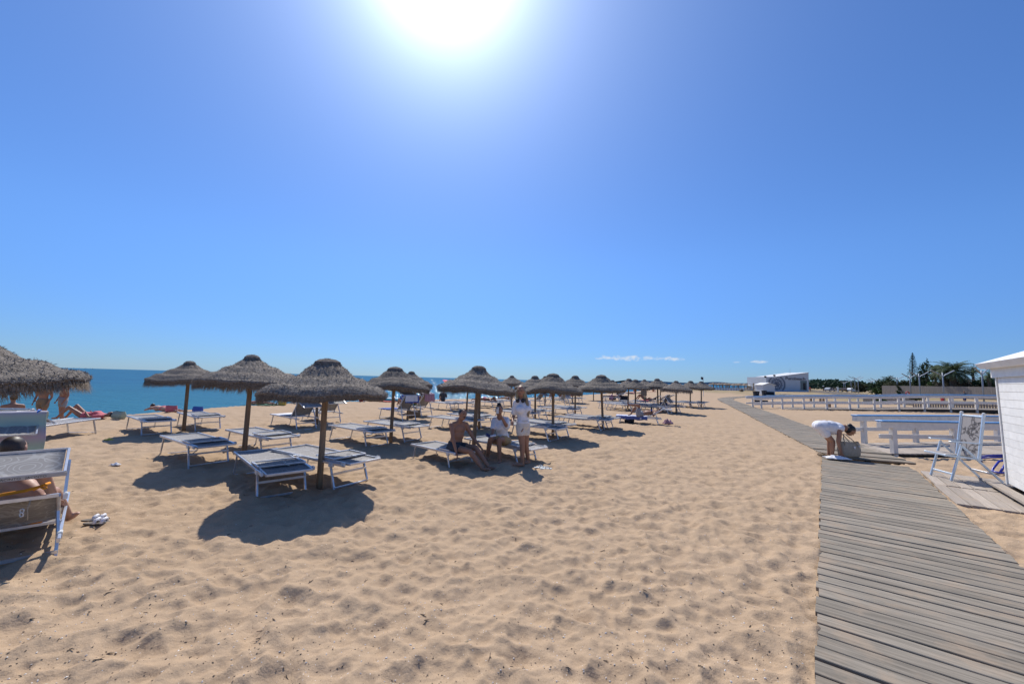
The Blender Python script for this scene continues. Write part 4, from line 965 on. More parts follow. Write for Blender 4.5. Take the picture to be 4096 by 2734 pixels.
car('white car parked broadside near the lamp posts', 3410, 150, (.75, .75, .74), 12, 1)
car('dark brown car parked beside the white post', 3369, 152, (.12, .08, .05), 80, 2)
car('white car half hidden by the dark shrubs', 3440, 160, (.72, .73, .75), 5, 3)
car('silver car behind the low palisade', 3320, 156, (.4, .42, .45), 20, 4)
p = gp(3351, 148); s = MB().box((0, 0, .9), (.55, .3, 1.8), ch=.04).build('white_post', MT['white_paint']); s.location = p; tag(s, 'white square pillar beside the dark brown car', 'pillar')
p = gp(3294, 128); t = thing('bollard_light', 'black bollard light with white top beside the club building', 'lamp', p); MB().tube([(0, 0, 0), (0, 0, 1.9)], .13, 8).build('post', MT['dark'], t); MB().lathe([(.02, 2.15), (.2, 2.12), (.22, 1.9), (.1, 1.88)], 8).build('head', MT['plastic_white'], t)
p = gp(3630, 60); t = thing('lifebuoy_stand', 'red lifebuoy hanging on a post before the tall fence', 'lifebuoy', p); MB().tube([(0, .1, 0), (0, .1, 1.5)], .05, 6).build('post', MT['alu'], t)
MT['red'] = mat('red', (.55, .05, .04), .5)
MB().tube([(math.cos(a * .5236) * .26, 0, 1.2 + math.sin(a * .5236) * .26) for a in range(13)], .07, 6).build('ring', MT['red'], t, True)
p = gp(3767, 48); s = MB().box((0, 0, .5), (.24, .2, .9), ch=.03).build('hydrant_post', MT['red']); s.location = p; tag(s, 'red square post near the lamp behind the raised walk', 'post')
sg = gp(3420, 420, 0); 
s = MB().box((0, 0, 1.6), (60, 8, 3.2)).build('low_white_building', MT['render_white']); s.location = (sg.x + 25, 300, 0); tag(s, 'long low pale building beyond the car park', 'building')
# ------------------------------------------------------------------ straw umbrellas
HD = rad(54.0)                                             # sunbeds point 54 degrees left of straight ahead, towards the sea
DV = Vector((-math.sin(HD), math.cos(HD), 0)); WV = Vector((math.cos(HD), math.sin(HD), 0))
def canopy_surface(seed, knob, R):
    """(r, z) of the outer thatch as a function of angle, with soft tiers"""
    rr = random.Random(seed); ph = [rr.uniform(0, 6.28) for _ in range(8)]; am = [rr.uniform(.5, 1) for _ in range(8)]
    prof = [(0.0, 2.115), (0.07, 2.11), (knob * .8, 2.09), (knob, 2.055), (knob * 1.25, 1.995), (0.36, 1.895), (0.52, 1.80), (0.70, 1.72), (0.85, 1.655), (0.94, 1.61), (0.99, 1.575), (1.0, 1.545), (0.975, 1.52)]
    def f(a, t):
        x = t * (len(prof) - 1); i = min(int(x), len(prof) - 2); q = x - i
        r = prof[i][0] * (1 - q) + prof[i + 1][0] * q; z = prof[i][1] * (1 - q) + prof[i + 1][1] * q
        w = min(1, r / .9) ** 2
        tier = .018 * math.sin(r * 22 + ph[6]) * min(1, r * 3)
        wob = w * (.035 * am[0] * math.sin(a * 2 + ph[0]) + .022 * am[1] * math.sin(a * 3 + ph[1]) + .014 * math.sin(a * 5 + ph[2]))
        rad_ = 1 + w * (.02 * math.sin(a * 3 + ph[3]) + .012 * math.sin(a * 7 + ph[4])); lump = .006 * math.sin(a * 13 + r * 30) + .005 * math.sin(a * 23 - r * 41)
        return r * R * rad_, z + wob + tier + lump
    return f
def make_umbrella(seed, knob=.16, R=1.0, droop=0.16, nstraw=7000, flap=False):
    t = thing('straw_umbrella', 'x', 'umbrella'); rr = random.Random(seed); f = canopy_surface(seed, knob, R)
    nA, nT = 64, 40; vs = []; fs = []
    for i in range(nT + 1):
        for k in range(nA):
            a = 6.28319 * k / nA; r, z = f(a, i / nT); vs.append((r * math.cos(a), r * math.sin(a), z + rr.uniform(-.008, .008)))
    inner = []
    for i in (10, 8, 5, 2):                               # underside
        for k in range(nA):
            a = 6.28319 * k / nA; r, z = f(a, (3.2 + i) / 13.4); inner.append(((r - .05) * math.cos(a) if i > 9 else r * .98 * math.cos(a), (r - .05) * math.sin(a) if i > 9 else r * .98 * math.sin(a), z - .075 - (0 if i > 9 else .01)))
    base = len(vs); vs += inner
    for i in range(nT):
        for k in range(nA): j = (k + 1) % nA; fs.append((i * nA + k, (i + 1) * nA + k, (i + 1) * nA + j, i * nA + j))
    lastr = nT * nA
    for k in range(nA): j = (k + 1) % nA; fs.append((lastr + k, base + k, base + j, lastr + j))
    for i in range(3):
        for k in range(nA): j = (k + 1) % nA; fs.append((base + i * nA + k, base + (i + 1) * nA + k, base + (i + 1) * nA + j, base + i * nA + j))
    fs.append(tuple(base + 3 * nA + k for k in range(nA)))
    can = link('canopy', mesh_from('canopy', vs, fs), t, MT['thatch'], True)
    # loose straw standing off the thatch
    sv, sf = [], []
    for _ in range(nstraw):
        tt = rr.random() ** .6; a = rr.uniform(0, 6.28319); r, z = f(a, tt)
        r2, z2 = f(a, min(1, tt + .02)); dn = Vector((r2 - r, 0, z2 - z)).normalized(); out = Vector((-dn.z, 0, dn.x)); 
        if out.x < 0 and tt > .1: out = -out
        ca, sa = math.cos(a), math.sin(a); rot = lambda v: Vector((v.x * ca - v.y * sa, v.x * sa + v.y * ca, v.z))
        L = rr.uniform(.015, .045); d = (dn * rr.uniform(-.3, 1.0) + out * rr.uniform(.25, .9) + Vector((0, rr.uniform(-.8, .8), 0))).normalized(); w = Vector((rr.uniform(-1, 1), rr.uniform(-1, 1), rr.uniform(-1, 1))).normalized() * rr.uniform(.0025, .005)
        p = rot(Vector((r, 0, z)) - out * .004); d = rot(d); q = p + d * L * .55; e = q + (d + Vector((rr.uniform(-.6, .6), rr.uniform(-.6, .6), -.3))).normalized() * L * .45
        b = len(sv); sv += [p - w, p + w, q + w * .8, q - w * .8, e]; sf += [(b, b + 1, b + 2, b + 3), (b + 3, b + 2, b + 4)]
    tag(link('loose_straw', mesh_from('loose_straw', sv, sf), can, MT['straw']), kind='stuff')
    # hanging fringe
    sv, sf = [], []
    for _ in range(3800):
        a = rr.uniform(0, 6.28319); r, z = f(a, rr.uniform(.93, 1.0)); ca, sa = math.cos(a), math.sin(a)
        side = .5 + .5 * math.sin(a + 2.2 + seed); L = (droop + .04) * rr.uniform(.45, 1.2) * (.6 + .6 * side); p = Vector(((r - .01) * ca, (r - .01) * sa, z))
        wind = Vector((-.35, .15, 0)) * rr.uniform(.2, 1.3); d = Vector((ca * rr.uniform(-.05, .3), sa * rr.uniform(-.05, .3), -1)) + wind * .25; d.normalize(); tw = Vector((-sa, ca, 0)) * rr.uniform(.0022, .0048)
        q = p + d * L * .5; e = q + (d + wind * .6 + Vector((rr.uniform(-.25, .25), rr.uniform(-.25, .25), 0))).normalized() * L * .5
        b = len(sv); sv += [p - tw, p + tw, q + tw * .8, q - tw * .8, e]; sf += [(b, b + 1, b + 2, b + 3), (b + 3, b + 2, b + 4)]
    tag(link('fringe', mesh_from('fringe', sv, sf), can, MT['fringe']), kind='stuff')
    for k in range(8):
        a = k * .7854 + .2; r, z = f(a, .80); MB().tube([(.04 * math.cos(a), .04 * math.sin(a), 1.93), (r * .97 * math.cos(a), r * .97 * math.sin(a), z - .095)], .018, 6).build('rib', MT['pole_wood'], t)
    bend = rr.uniform(-.012, .012)
    MB().tube([(0, 0, -.25), (bend, 0, .6), (bend * 1.5, .004, 1.4), (0, 0, 2.02)], [.050, .048, .046, .042], 10).build('pole', MT['pole_wood'], t, True)
    MB().lathe([(knob * .9, 1.99), (knob * 1.12, 2.03), (knob * 1.06, 2.075), (knob * .7, 2.115), (0.01, 2.13)], 18, wob=.05).build('cap', MT['thatch'], t)
    if flap:
        me = MB(); n = 9
        for s in range(2):
            me.add([(-.22 + .44 * i / n, -.93 + s * .03 - .015 * math.sin(i * 1.3), 1.58) for i in range(n + 1)] + [(-.20 + .40 * i / n + .01 * math.sin(i * 3), -.95 + s * .03, 1.08 + .03 * math.sin(i * 1.7)) for i in range(n + 1)], [(i, i + 1, n + 2 + i, n + 1 + i) for i in range(n)])
        me.build('straw_mat', MT['fringe'], t)
    return t
PROTO = [make_umbrella(11, .19, 1.0, .07), make_umbrella(23, .13, .98, .17), make_umbrella(37, .16, .97, .08), make_umbrella(51, .15, 1.0, .16), make_umbrella(67, .15, .96, .05, flap=True)]
used_p = [False] * len(PROTO)
def place_umbrella(k, loc, rz, label, group='straw umbrellas on the beach', tilt=(0, 0), s=1.0):
    if not used_p[k]: o = PROTO[k]; used_p[k] = True
    else: o = copy_tree(PROTO[k])
    o.location = (loc[0], loc[1], gz(loc[0], loc[1]) + 0.0); o.rotation_euler = (tilt[0], tilt[1], rz); o.scale = (s, s, s)
    o['label'] = label; o['group'] = group; return o
UM = {}   # name: px,py base, proto, label
NEUT = 'weathered straw umbrella on a wooden pole further back among the sunbeds'
ULIST = [
 ('U0', None, (-6.08, 4.22), 3, 'large straw umbrella shading the woman in the orange bikini'),
 ('U1', (734, 1723), None, 1, 'straw umbrella with long wispy fringe standing nearest the sea edge, two flat sunbeds below'),
 ('U2', (974.5, 1830), None, 1, 'straw umbrella between the seaward umbrella and the broad capped one, two flat sunbeds below'),
 ('U3', (1277, 1938), None, 0, 'broad straw umbrella with thick rounded cap over two empty flat sunbeds'),
 ('Ux', (1267, 1696), None, 2, 'straw umbrella hidden behind the broad capped one, two raised sunbeds below'),
 ('U4', (1563, 1768), None, 0, 'straw umbrella with stubby cap over two flat sunbeds in front of the towel draped sunbeds'),
 ('U5', (1630, 1674), None, 1, 'straw umbrella above the sunbed with the white and blue towel'),
 ('U6', (1892, 1812), None, 2, 'straw umbrella shading the shirtless man and the person holding up a phone'),
 ('U6b', (1915, 1712), None, 3, 'straw umbrella standing right behind the one over the shirtless man'),
 ('U6c', (1866, 1640), None, 2, NEUT), ('U7', (2046, 1630), None, 1, 'straw umbrella over the sunbather in pink shorts'),
 ('U8', (2140, 1679), None, 3, 'straw umbrella just behind the standing blonde woman'), ('U9', (2179, 1620), None, 2, 'straw umbrella in front of the light blue beach umbrella'),
 ('U10', (2212, 1747), None, 0, 'straw umbrella with ragged upturned rim nearest to the standing blonde woman'), ('U11', (2300, 1661), None, 2, NEUT), ('U12', (2291, 1610), None, 3, NEUT),
 ('U13', (2412, 1710), None, 0, 'straw umbrella nearest the sunbed of the reclining man with a bottle'), ('Ua', (2374, 1600), None, 1, NEUT), ('Ub', (2450, 1601), None, 2, NEUT),
 ('U14', (2511, 1635), None, 2, NEUT), ('U15', (2541, 1642), None, 4, 'straw umbrella with a square straw mat hanging from its rim'), ('U16', (2582, 1623), None, 1, NEUT), ('U17', (2633, 1641), None, 3, 'straw umbrella with flat wide cap behind the reclining man'),
 ('U18', (2642, 1616), None, 2, NEUT), ('U19', (2705, 1651), None, 1, 'straw umbrella beside the raised empty sunbed near the boardwalk'), ('U20', (2761, 1628), None, 2, 'straw umbrella second from the boardwalk bend in the last row'), ('U21', (2805, 1628), None, 2, 'straw umbrella closest to the boardwalk bend')]
UP = {}
for i, (nm, px, loc, k, lab) in enumerate(ULIST):
    q = g(*px) if px else Vector((loc[0], loc[1], 0)); UP[nm] = q; rr = random.Random(i * 13 + 5)
    uo = place_umbrella(k, q, rr.uniform(0, 6.28) if k != 4 else .3, lab, tilt=(rr.uniform(-.045, .045), rr.uniform(-.04, .035)) if q.y > 9 else (rr.uniform(-.02, .02), rr.uniform(-.025, .015)), s=rr.uniform(.95, 1.03) * (.96 if q.y > 12 else 1.0))
    if nm == 'U0': uo.scale = (1.15, 1.15, 1.03)
# the far field of umbrellas at the beach club, small and plain
def far_umbrella():
    t = thing('straw_umbrella', 'small far straw umbrella of the beach club rows', 'umbrella', (0, 0, 0), 0, 'far umbrellas of the beach club')
    MB().lathe([(1.05, 1.75), (1.1, 1.85), (.5, 2.15), (.15, 2.38), (.01, 2.42)], 12).build('canopy', MT['fringe'], t); MB().tube([(0, 0, -.2), (0, 0, 2.3)], .07, 6).build('pole', MT['pole_wood'], t); return t
fu0 = far_umbrella(); ff = True; rr = random.Random(2); MT['lounger_white'] = mat('lounger_white', (.7, .74, .78), .6)
def far_bed():
    t = thing('sunbed', 'white sunbed in the far beach club rows', 'sunbed', (0, 0, 0), 0, 'far white sunbeds'); MB().box((0, .2, .36), (.7, 1.3, .10), ch=.02).build('seat', MT['lounger_white'], t)
    MB().bar((0, -.4, .38), (0, -.95, .85), .7, .08).build('backrest', MT['lounger_white'], t)
    for x in (-.3, .3):
        for y in (-.4, .75): MB().box((x, y, .16), (.05, .05, .33)).build('leg', MT['alu'], t)
    return t
fb0 = far_bed(); fbf = True
for row, D in enumerate((140, 148, 157, 168, 180)):
    for c in range(10 if row < 3 else 8):
        px = 2846 + c * 14.5 + row * 4 + rr.uniform(-3, 3)
        if px > 2982: continue
        v = at(px, 1560, D); o = fu0 if ff else copy_tree(fu0); ff = False; o.location = (v.x, D + rr.uniform(-1, 1), 0.0); s = rr.uniform(.95, 1.08); o.scale = (s, s, s)
        if row < 3:
            o = fb0 if fbf else copy_tree(fb0); fbf = False; o.location = (v.x + 1.4, D - .6, 0.0); o.rotation_euler.z = HD
a, b = at(2850, 1560, 134), at(2978, 1560, 134)
wb = thing('windbreak', 'long low pale windbreak in front of the far umbrella rows', 'windbreak', (a.x, 134, 0))
for i in range(12):
    x0 = (b.x - a.x) * i / 12; x1 = (b.x - a.x) * (i + 1) / 12; MB().box(((x0 + x1) / 2, 0, .42), (x1 - x0 - .1, .05, .75)).build('panel', MT['lounger_white'], wb); MB().box((x0, 0, .45), (.08, .08, 1.0)).build('post', MT['pole_wood'], wb)

# ------------------------------------------------------------------ sunbeds
def quad_cloth(name, corners, m, parent, sag=0.0, n=6, th=0.006):
    """cloth panel from 4 corners (a,b,c,d) with sag along the local normal; has thickness"""
    a, b, c, d = [Vector(v) for v in corners]; nr = (b - a).cross(d - a).normalized(); vs = []; fs = []
    for s in (0, 1):
        for i in range(n + 1):
            for j in range(n + 1):
                u, v = i / n, j / n; p = (a * (1 - u) + b * u) * (1 - v) + (d * (1 - u) + c * u) * v
                vs.append(p - nr * (sag * 16 * u * (1 - u) * v * (1 - v) if False else sag * 4 * u * (1 - u)) - nr * th * s)
    N = (n + 1) ** 2
    for i in range(n):
        for j in range(n):
            k = i * (n + 1) + j; fs.append((k, k + n + 1, k + n + 2, k + 1)); fs.append((N + k, N + k + 1, N + k + n + 2, N + k + n + 1))
    edge = [i * (n + 1) for i in range(n + 1)] + [n * (n + 1) + j for j in range(1, n + 1)] + [i * (n + 1) + n for i in range(n - 1, -1, -1)] + [j for j in range(n - 1, 0, -1)]
    for q in range(len(edge)): e0, e1 = edge[q], edge[(q + 1) % len(edge)]; fs.append((e0, e1, N + e1, N + e0))
    return link(name, mesh_from(name, vs, fs), parent, m, True)
def make_bed(back=0.0, shade=0.0, foot_rise=0.0, shade_up=None):
    """local frame: +y towards the feet, head legs at y=0, foot legs at y=1.62, x across (width .68). back/shade angles in degrees"""
    t = thing('sunbed', 'x', 'sunbed'); hw, zt = .325, .375; al = MT['alu']; HY = .42; y1 = 1.74
    for s in (-1, 1):
        MB().bar((s * hw, -.26 if back < 5 else HY - .55, zt - (.01 if back < 5 else .03)), (s * hw, y1, zt + foot_rise), .026, .042, ch=.005).build('side_rail', al, t)
        MB().bar((s * (hw - .005), -.05, -.06), (s * (hw - .012), .10, zt - .02), .026, .036, (0, 1, 0), ch=.004).build('leg', al, t)
        MB().bar((s * (hw - .005), 1.66, -.06), (s * (hw - .012), 1.54, zt - .015), .026, .036, (0, 1, 0), ch=.004).build('leg', al, t)
        MB().box((s * hw, .06, zt - .03), (.04, .09, .07), ch=.008).build('joint', MT['plastic_white'], t)
    MB().bar((-hw, -.045, .0), (hw, -.045, .0), .03, .022).build('foot_bar', al, t)
    MB().bar((-hw, 1.655, .0), (hw, 1.655, .0), .03, .022).build('foot_bar', al, t)
    MB().bar((-hw, .02, .20), (hw, .02, .20), .022, .03).build('brace_bar', al, t)
    MB().bar((-hw, y1 - .02, zt + foot_rise), (hw, y1 - .02, zt + foot_rise), .026, .03).build('end_bar', al, t)
    MB().bar((-hw, HY + .02, zt), (hw, HY + .02, zt), .022, .026).build('hinge_bar', al, t)
    quad_cloth('seat_sling', [(-hw + .02, HY + .03, zt + .012), (hw - .02, HY + .03, zt + .012), (hw - .02, y1 - .02, zt + .012 + foot_rise), (-hw + .02, y1 - .02, zt + .012 + foot_rise)], MT['sling'], t, .018)
    # backrest hinged at HY, length .74 towards the head
    ca, sa = math.cos(rad(back)), math.sin(rad(back)); BL = .76
    def bk(x, l, off=0): return Vector((x, HY - l * ca - off * sa, zt + .03 + l * sa - off * ca + off * 0 + (off * 0)))
    def bk(x, l, off=0): return Vector((x, HY - l * ca + off * sa * 1.0, zt + .028 + l * sa + off * ca))
    for s in (-1, 1):
        MB().bar(bk(s * (hw - .03), -.12 if back > 20 else 0), bk(s * (hw - .03), BL), .024, .036, ch=.004).build('back_rail', al, t)
        if back > 20: MB().bar((s * (hw - .01), .05, zt - .05), bk(s * (hw - .035), .34), .02, .026).build('back_stay', al, t)
    MB().bar(bk(-hw + .03, BL), bk(hw - .03, BL), .03, .03).build('top_bar', al, t)
    quad_cloth('back_sling', [bk(-hw + .045, BL - .01, .006), bk(hw - .045, BL - .01, .006), bk(hw - .045, .03, .006), bk(-hw + .045, .03, .006)], MT['sling'], t, .012)
    # little folding sunshade hinged near the top of the backrest
    sl_ = .44; pv = .62 if back > 5 else .40; a_s = rad(shade)
    if shade_up is None:
        cs_, ss_ = math.cos(a_s), math.sin(a_s); org = bk(0, pv, .03)
        def sh(x, l): return Vector((x, org.y + l * cs_, org.z + l * ss_))
        lo = .02
    else:
        y0_, z0_, y1_, z1_ = shade_up
        def sh(x, l): f = l / sl_; return Vector((x, y0_ + (y1_ - y0_) * f, z0_ + (z1_ - z0_) * f))
        lo = 0
        for s in (-1, 1): MB().bar(bk(s * (hw + .005), pv), sh(s * (hw + .005), sl_ * .5), .022, .028, (0, 1, 0)).build('shade_arm', al, t)
    sd = None
    for s in (-1, 1): MB().bar(sh(s * (hw - .012), lo), sh(s * (hw - .012), sl_), .02, .024, ch=.003).build('shade_rail', al, t)
    for l in (lo, sl_): MB().bar(sh(-hw + .012, l), sh(hw - .012, l), .022, .022).build('shade_bar', al, t)
    quad_cloth('shade_sling', [sh(-hw + .03, lo), sh(hw - .03, lo), sh(hw - .03, sl_), sh(-hw + .03, sl_)], MT['sling'], t, .006)
    for s in (-1, 1): MB().box(bk(s * (hw + .012), BL - .04 if back > 5 else BL - .10), (.03, .07, .06), ch=.01).build('clip', MT['plastic_white'], t)
    if back < 5:                                           # tie cord across the folded shade
        MB().tube([bk(.03, .25, .045), bk(.05, .33, .052), bk(.01, .40, .048), bk(.06, .48, .03)], .005, 5).build('tie_cord', MT['plastic_white'], t, True)
    return t
BP = {'flat': make_bed(-3.0, 0.0), 'flat2': make_bed(-1.0, 2.0, .02), 'raised': make_bed(52, 205), 'shade': make_bed(48, 0, 0, (-.02, 1.02, .48, 1.16)), 'steep': make_bed(62, 232), 'low': make_bed(30, 178), 'near': make_bed(30, 0, 0, (-.27, .99, .17, 1.14))}
usedb = {k: False for k in BP}
def place_bed(kind, x, y, hdg, label, group, z=None):
    o = BP[kind] if not usedb[kind] else copy_tree(BP[kind]); usedb[kind] = True
    o.location = (x, y, (gz(x, y) * .5 + .0) if z is None else z); o.rotation_euler = (0, 0, hdg); o['label'] = label; o['group'] = group
    return o
FLATG, RAISG = 'flat sunbeds under the straw umbrellas', 'raised sunbeds under the straw umbrellas'
def bed_at(um, w, d, kind, label, dh=0.0, group=None):
    q = UP[um] + WV * w + DV * d
    return place_bed(kind, q.x, q.y, HD + rad(dh), label, group or (FLATG if kind.startswith('flat') else RAISG))
SHF = 'empty flat sunbed with grey mesh sling further back under the straw umbrellas'; SHR = 'empty sunbed with raised grey back further back under the straw umbrellas'
bed_at('U1', -.62, -.05, 'flat', 'flat empty sunbed left of the pole nearest the sea edge')
bed_at('U1', .60, .05, 'flat2', 'flat empty sunbed right of the pole nearest the sea edge')
bed_at('U2', -.62, -.05, 'flat', 'flat empty sunbed, left of the pair below the second umbrella from the sea', 1)
bed_at('U2', .64, .0, 'flat2', 'flat empty sunbed, right of the pair below the second umbrella from the sea', 3)
bed_at('U3', -.58, -.02, 'flat', 'flat empty sunbed left of the pole of the broad capped umbrella', -10)
bed_at('U3', .36, -.28, 'flat2', 'flat empty sunbed right of the pole of the broad capped umbrella', 6)
bed_at('Ux', -.80, -.85, 'raised', 'sunbed with raised brown back left of the hidden pole, towel on its foot', 2)
bed_at('Ux', .62, .10, 'raised', 'sunbed with raised brown back right of the hidden pole behind the broad umbrella', -2)
bed_at('U4', -.50, -.08, 'flat', 'flat empty sunbed left of the pole with the stubby capped umbrella', 0)
bed_at('U4', .68, -.06, 'flat2', 'flat empty sunbed right of the pole with the stubby capped umbrella', 3)
bed_at('U5', -.30, -.45, 'shade', 'sunbed with raised shade and a white and blue towel on its back', -4)
bed_at('U5', 1.55, .55, 'shade', 'sunbed with raised shade and a dusty pink towel on its back', 0)
q = g(1829, 1873.5); place_bed('flat', q.x + .26 + DV.x * .30, q.y + .28 + DV.y * .30, HD - .08, 'flat sunbed on which the shirtless man sits', FLATG, -.11).scale = (1, .74, 1)
q = g(2046, 1844); place_bed('flat2', q.x + .34, q.y + .22, HD - .12, 'flat sunbed on which the person with the phone sits', FLATG, -.11)
bed_at('U6b', -.70, -.25, 'flat', 'flat empty sunbed directly behind the shirtless man', 2); bed_at('U6b', .55, .10, 'flat2', 'flat empty sunbed behind the pole of the shirtless man\'s umbrella', 0)
bed_at('U6c', -.6, .3, 'flat2', SHF); bed_at('U6c', .6, .2, 'flat', SHF)
bed_at('U7', -1.3, .2, 'flat', 'sunbed carrying the sunbather in pink shorts'); bed_at('U7', .1, .9, 'flat2', SHF); bed_at('U7', 1.5, .9, 'raised', SHR)
bed_at('U8', -.55, -.1, 'flat', 'flat empty sunbed behind the blonde woman\'s shoulder', 2); bed_at('U8', .68, .0, 'flat2', 'flat empty sunbed right of the pole behind the blonde woman', -2)
bed_at('U9', -.6, -.2, 'raised', SHR); bed_at('U9', 1.1, -1.2, 'steep', 'sunbed with steep raised back facing the light blue beach umbrella')
bed_at('U10', -.55, -.30, 'flat', 'flat empty sunbed left of the pole beside the standing blonde woman', 3); bed_at('U10', .40, -.10, 'flat2', 'flat empty sunbed right of the pole beside the standing blonde woman', -6)
bed_at('U11', -.6, -.1, 'flat', SHF, 2); bed_at('U11', .62, .1, 'flat2', SHF, -2)
bed_at('U12', -.6, -.1, 'flat2', SHF); bed_at('U12', .65, -.4, 'flat', SHF)
bed_at('U13', -.48, -.15, 'flat', 'flat empty sunbed left of the pole before the reclining man', 10); bed_at('U13', .42, -.1, 'flat2', 'flat empty sunbed right of the pole before the reclining man', 4)
bed_at('Ua', .2, -2.6, 'low', 'sunbed carrying the sunbather lying on her front by a black bag'); bed_at('Ub', -.6, -1.0, 'steep', SHR); bed_at('Ub', .8, -.6, 'raised', 'sunbed with raised back draped with a blue towel')
bed_at('U14', -.62, 0, 'flat', SHF, 3); bed_at('U14', .6, .1, 'flat2', SHF)
bed_at('U15', -.62, -.1, 'flat2', SHF, -3); bed_at('U15', .64, .0, 'flat', SHF, 2)
bed_at('U16', -.6, .0, 'flat', SHF); bed_at('U16', .7, -.6, 'low', 'sunbed carrying the sunbather with the pink towel'); 
bed_at('U17', -.6, -.2, 'flat2', SHF, 2); bed_at('U17', .62, .0, 'flat', SHF, -2)
bed_at('U18', .4, -.3, 'low', SHR); bed_at('U18', 1.3, -.5, 'low', SHR)
bed_at('U19', -.7, .2, 'steep', 'sunbed with steep raised back nearest the boardwalk rows', -4); bed_at('U19', .65, .0, 'flat', SHF, 2)
bed_at('U20', -.62, -.2, 'flat2', SHF); bed_at('U20', .62, .1, 'flat', SHF, 3)
bed_at('U21', -.55, .0, 'flat', SHF); bed_at('U21', .62, -.1, 'flat2', 'flat empty sunbed closest to the boardwalk bend')
q = g(2625, 1698); LMB = place_bed('low', q.x + .20, q.y + .30, HD + rad(18), 'sunbed of the reclining man with a bottle, its back half raised', RAISG, -.10)
# beds of the left foreground
NB1 = place_bed('near', g(213, 2206).x - .16, g(213, 2206).y - .26, HD - rad(8), 'sunbed with raised leaf printed shade behind the woman in the orange bikini', 'sunbeds of the left foreground', -.19)
NB2 = place_bed('raised', -7.75, 6.25, HD - rad(6), 'sunbed with a pastel striped towel over its raised back', 'sunbeds of the left foreground')
q = g(206, 1762); NB3 = place_bed('low', q.x - .40, q.y - .30, HD - rad(44), 'sunbed with half raised back below the large straw umbrella, seen against the sea', 'sunbeds of the left foreground')
# printed band along the lower edge of the near shade
MT['band'] = mat('band', (.50, .47, .42), .8)
MB().bar((-.33, -.283, .975), (.33, -.283, .975), .008, .032).build('printed_band', MT['band'], NB1)
fc2 = bpy.data.curves.new('band_lettering', 'FONT'); fc2.body = 'JACINTO   JACINTO   JACINTO'; fc2.size = .026; fc2.align_x = 'CENTER'
fo2 = bpy.data.objects.new('tmp_text', fc2); C.objects.link(fo2); dg = bpy.context.evaluated_depsgraph_get(); dg.update()
tm2 = bpy.data.meshes.new_from_object(fo2.evaluated_get(dg)); bpy.data.objects.remove(fo2)
lo2 = link('band_lettering', tm2, NB1, MT['dark']); lo2.rotation_euler = (rad(90), 0, 0); lo2.location = (0, -.2885, .966); lo2.scale = (1.15, 1, 1)
for k, v in usedb.items():
    if not v: print('unused bed', k)
# ------------------------------------------------------------------ people
def skin_mat(name, c): return mat(name, c, 0.5, tuple(v * .88 for v in c), 9, spec=0.35)
SK = {'tan': skin_mat('skin_tan', (0.36, 0.185, 0.115)), 'fair': skin_mat('skin_fair', (0.50, 0.29, 0.205)), 'brown': skin_mat('skin_brown', (0.24, 0.125, 0.08))}
CL = lambda n, c: mat(n, c, 0.85, tuple(v * .9 for v in c), 14, bump=0.2, bscale=30)
MT.update(white_cloth=CL('white_cloth', (.78, .77, .79)), cream_cloth=CL('cream_cloth', (.66, .61, .54)), tan_cloth=CL('tan_cloth', (.42, .28, .13)), char_cloth=CL('char_cloth', (.05, .055, .065)), khaki_cloth=CL('khaki_cloth', (.24, .17, .10)),
          orange_cloth=CL('orange_cloth', (.85, .32, .02)), pink_cloth=CL('pink_cloth', (.62, .15, .17)), red_cloth=CL('red_cloth', (.60, .08, .06)), blue_cloth=CL('blue_cloth', (.06, .12, .42)), sage_cloth=CL('sage_cloth', (.36, .42, .32)), grey_cloth=CL('grey_cloth', (.30, .30, .32)), green_cloth=CL('green_cloth', (.12, .24, .14)), mauve_cloth=CL('mauve_cloth', (.42, .24, .30)), teal_cloth=CL('teal_cloth', (.12, .50, .52)), yellow_cloth=CL('yellow_cloth', (.75, .55, .08)))
MT['hair_black'] = mat('hair_black', (.012, .010, .010), .45, (.02, .016, .014), 40, stretch=(8, 8, 1)); MT['hair_brown'] = mat('hair_brown', (.06, .035, .02), .5, (.03, .018, .012), 40, stretch=(8, 8, 1)); MT['hair_blond'] = mat('hair_blond', (.42, .31, .17), .5, (.22, .15, .08), 30, stretch=(10, 10, 1)); MT['eye'] = mat('eye', (.02, .015, .012), .3); MT['lip'] = mat('lip', (.30, .10, .08), .5)
def frame(y, zhint=(0, 0, 1)):
    y = Vector(y).normalized(); x = y.cross(Vector(zhint))
    if x.length < 1e-4: x = y.orthogonal()
    x.normalize(); z = x.cross(y); return Matrix((x, y, z)).transposed()
TMP = bpy.data.scenes.new('tmp_build')
def tmp_dg():
    with bpy.context.temp_override(scene=TMP, view_layer=TMP.view_layers[0]): return bpy.context.evaluated_depsgraph_get()
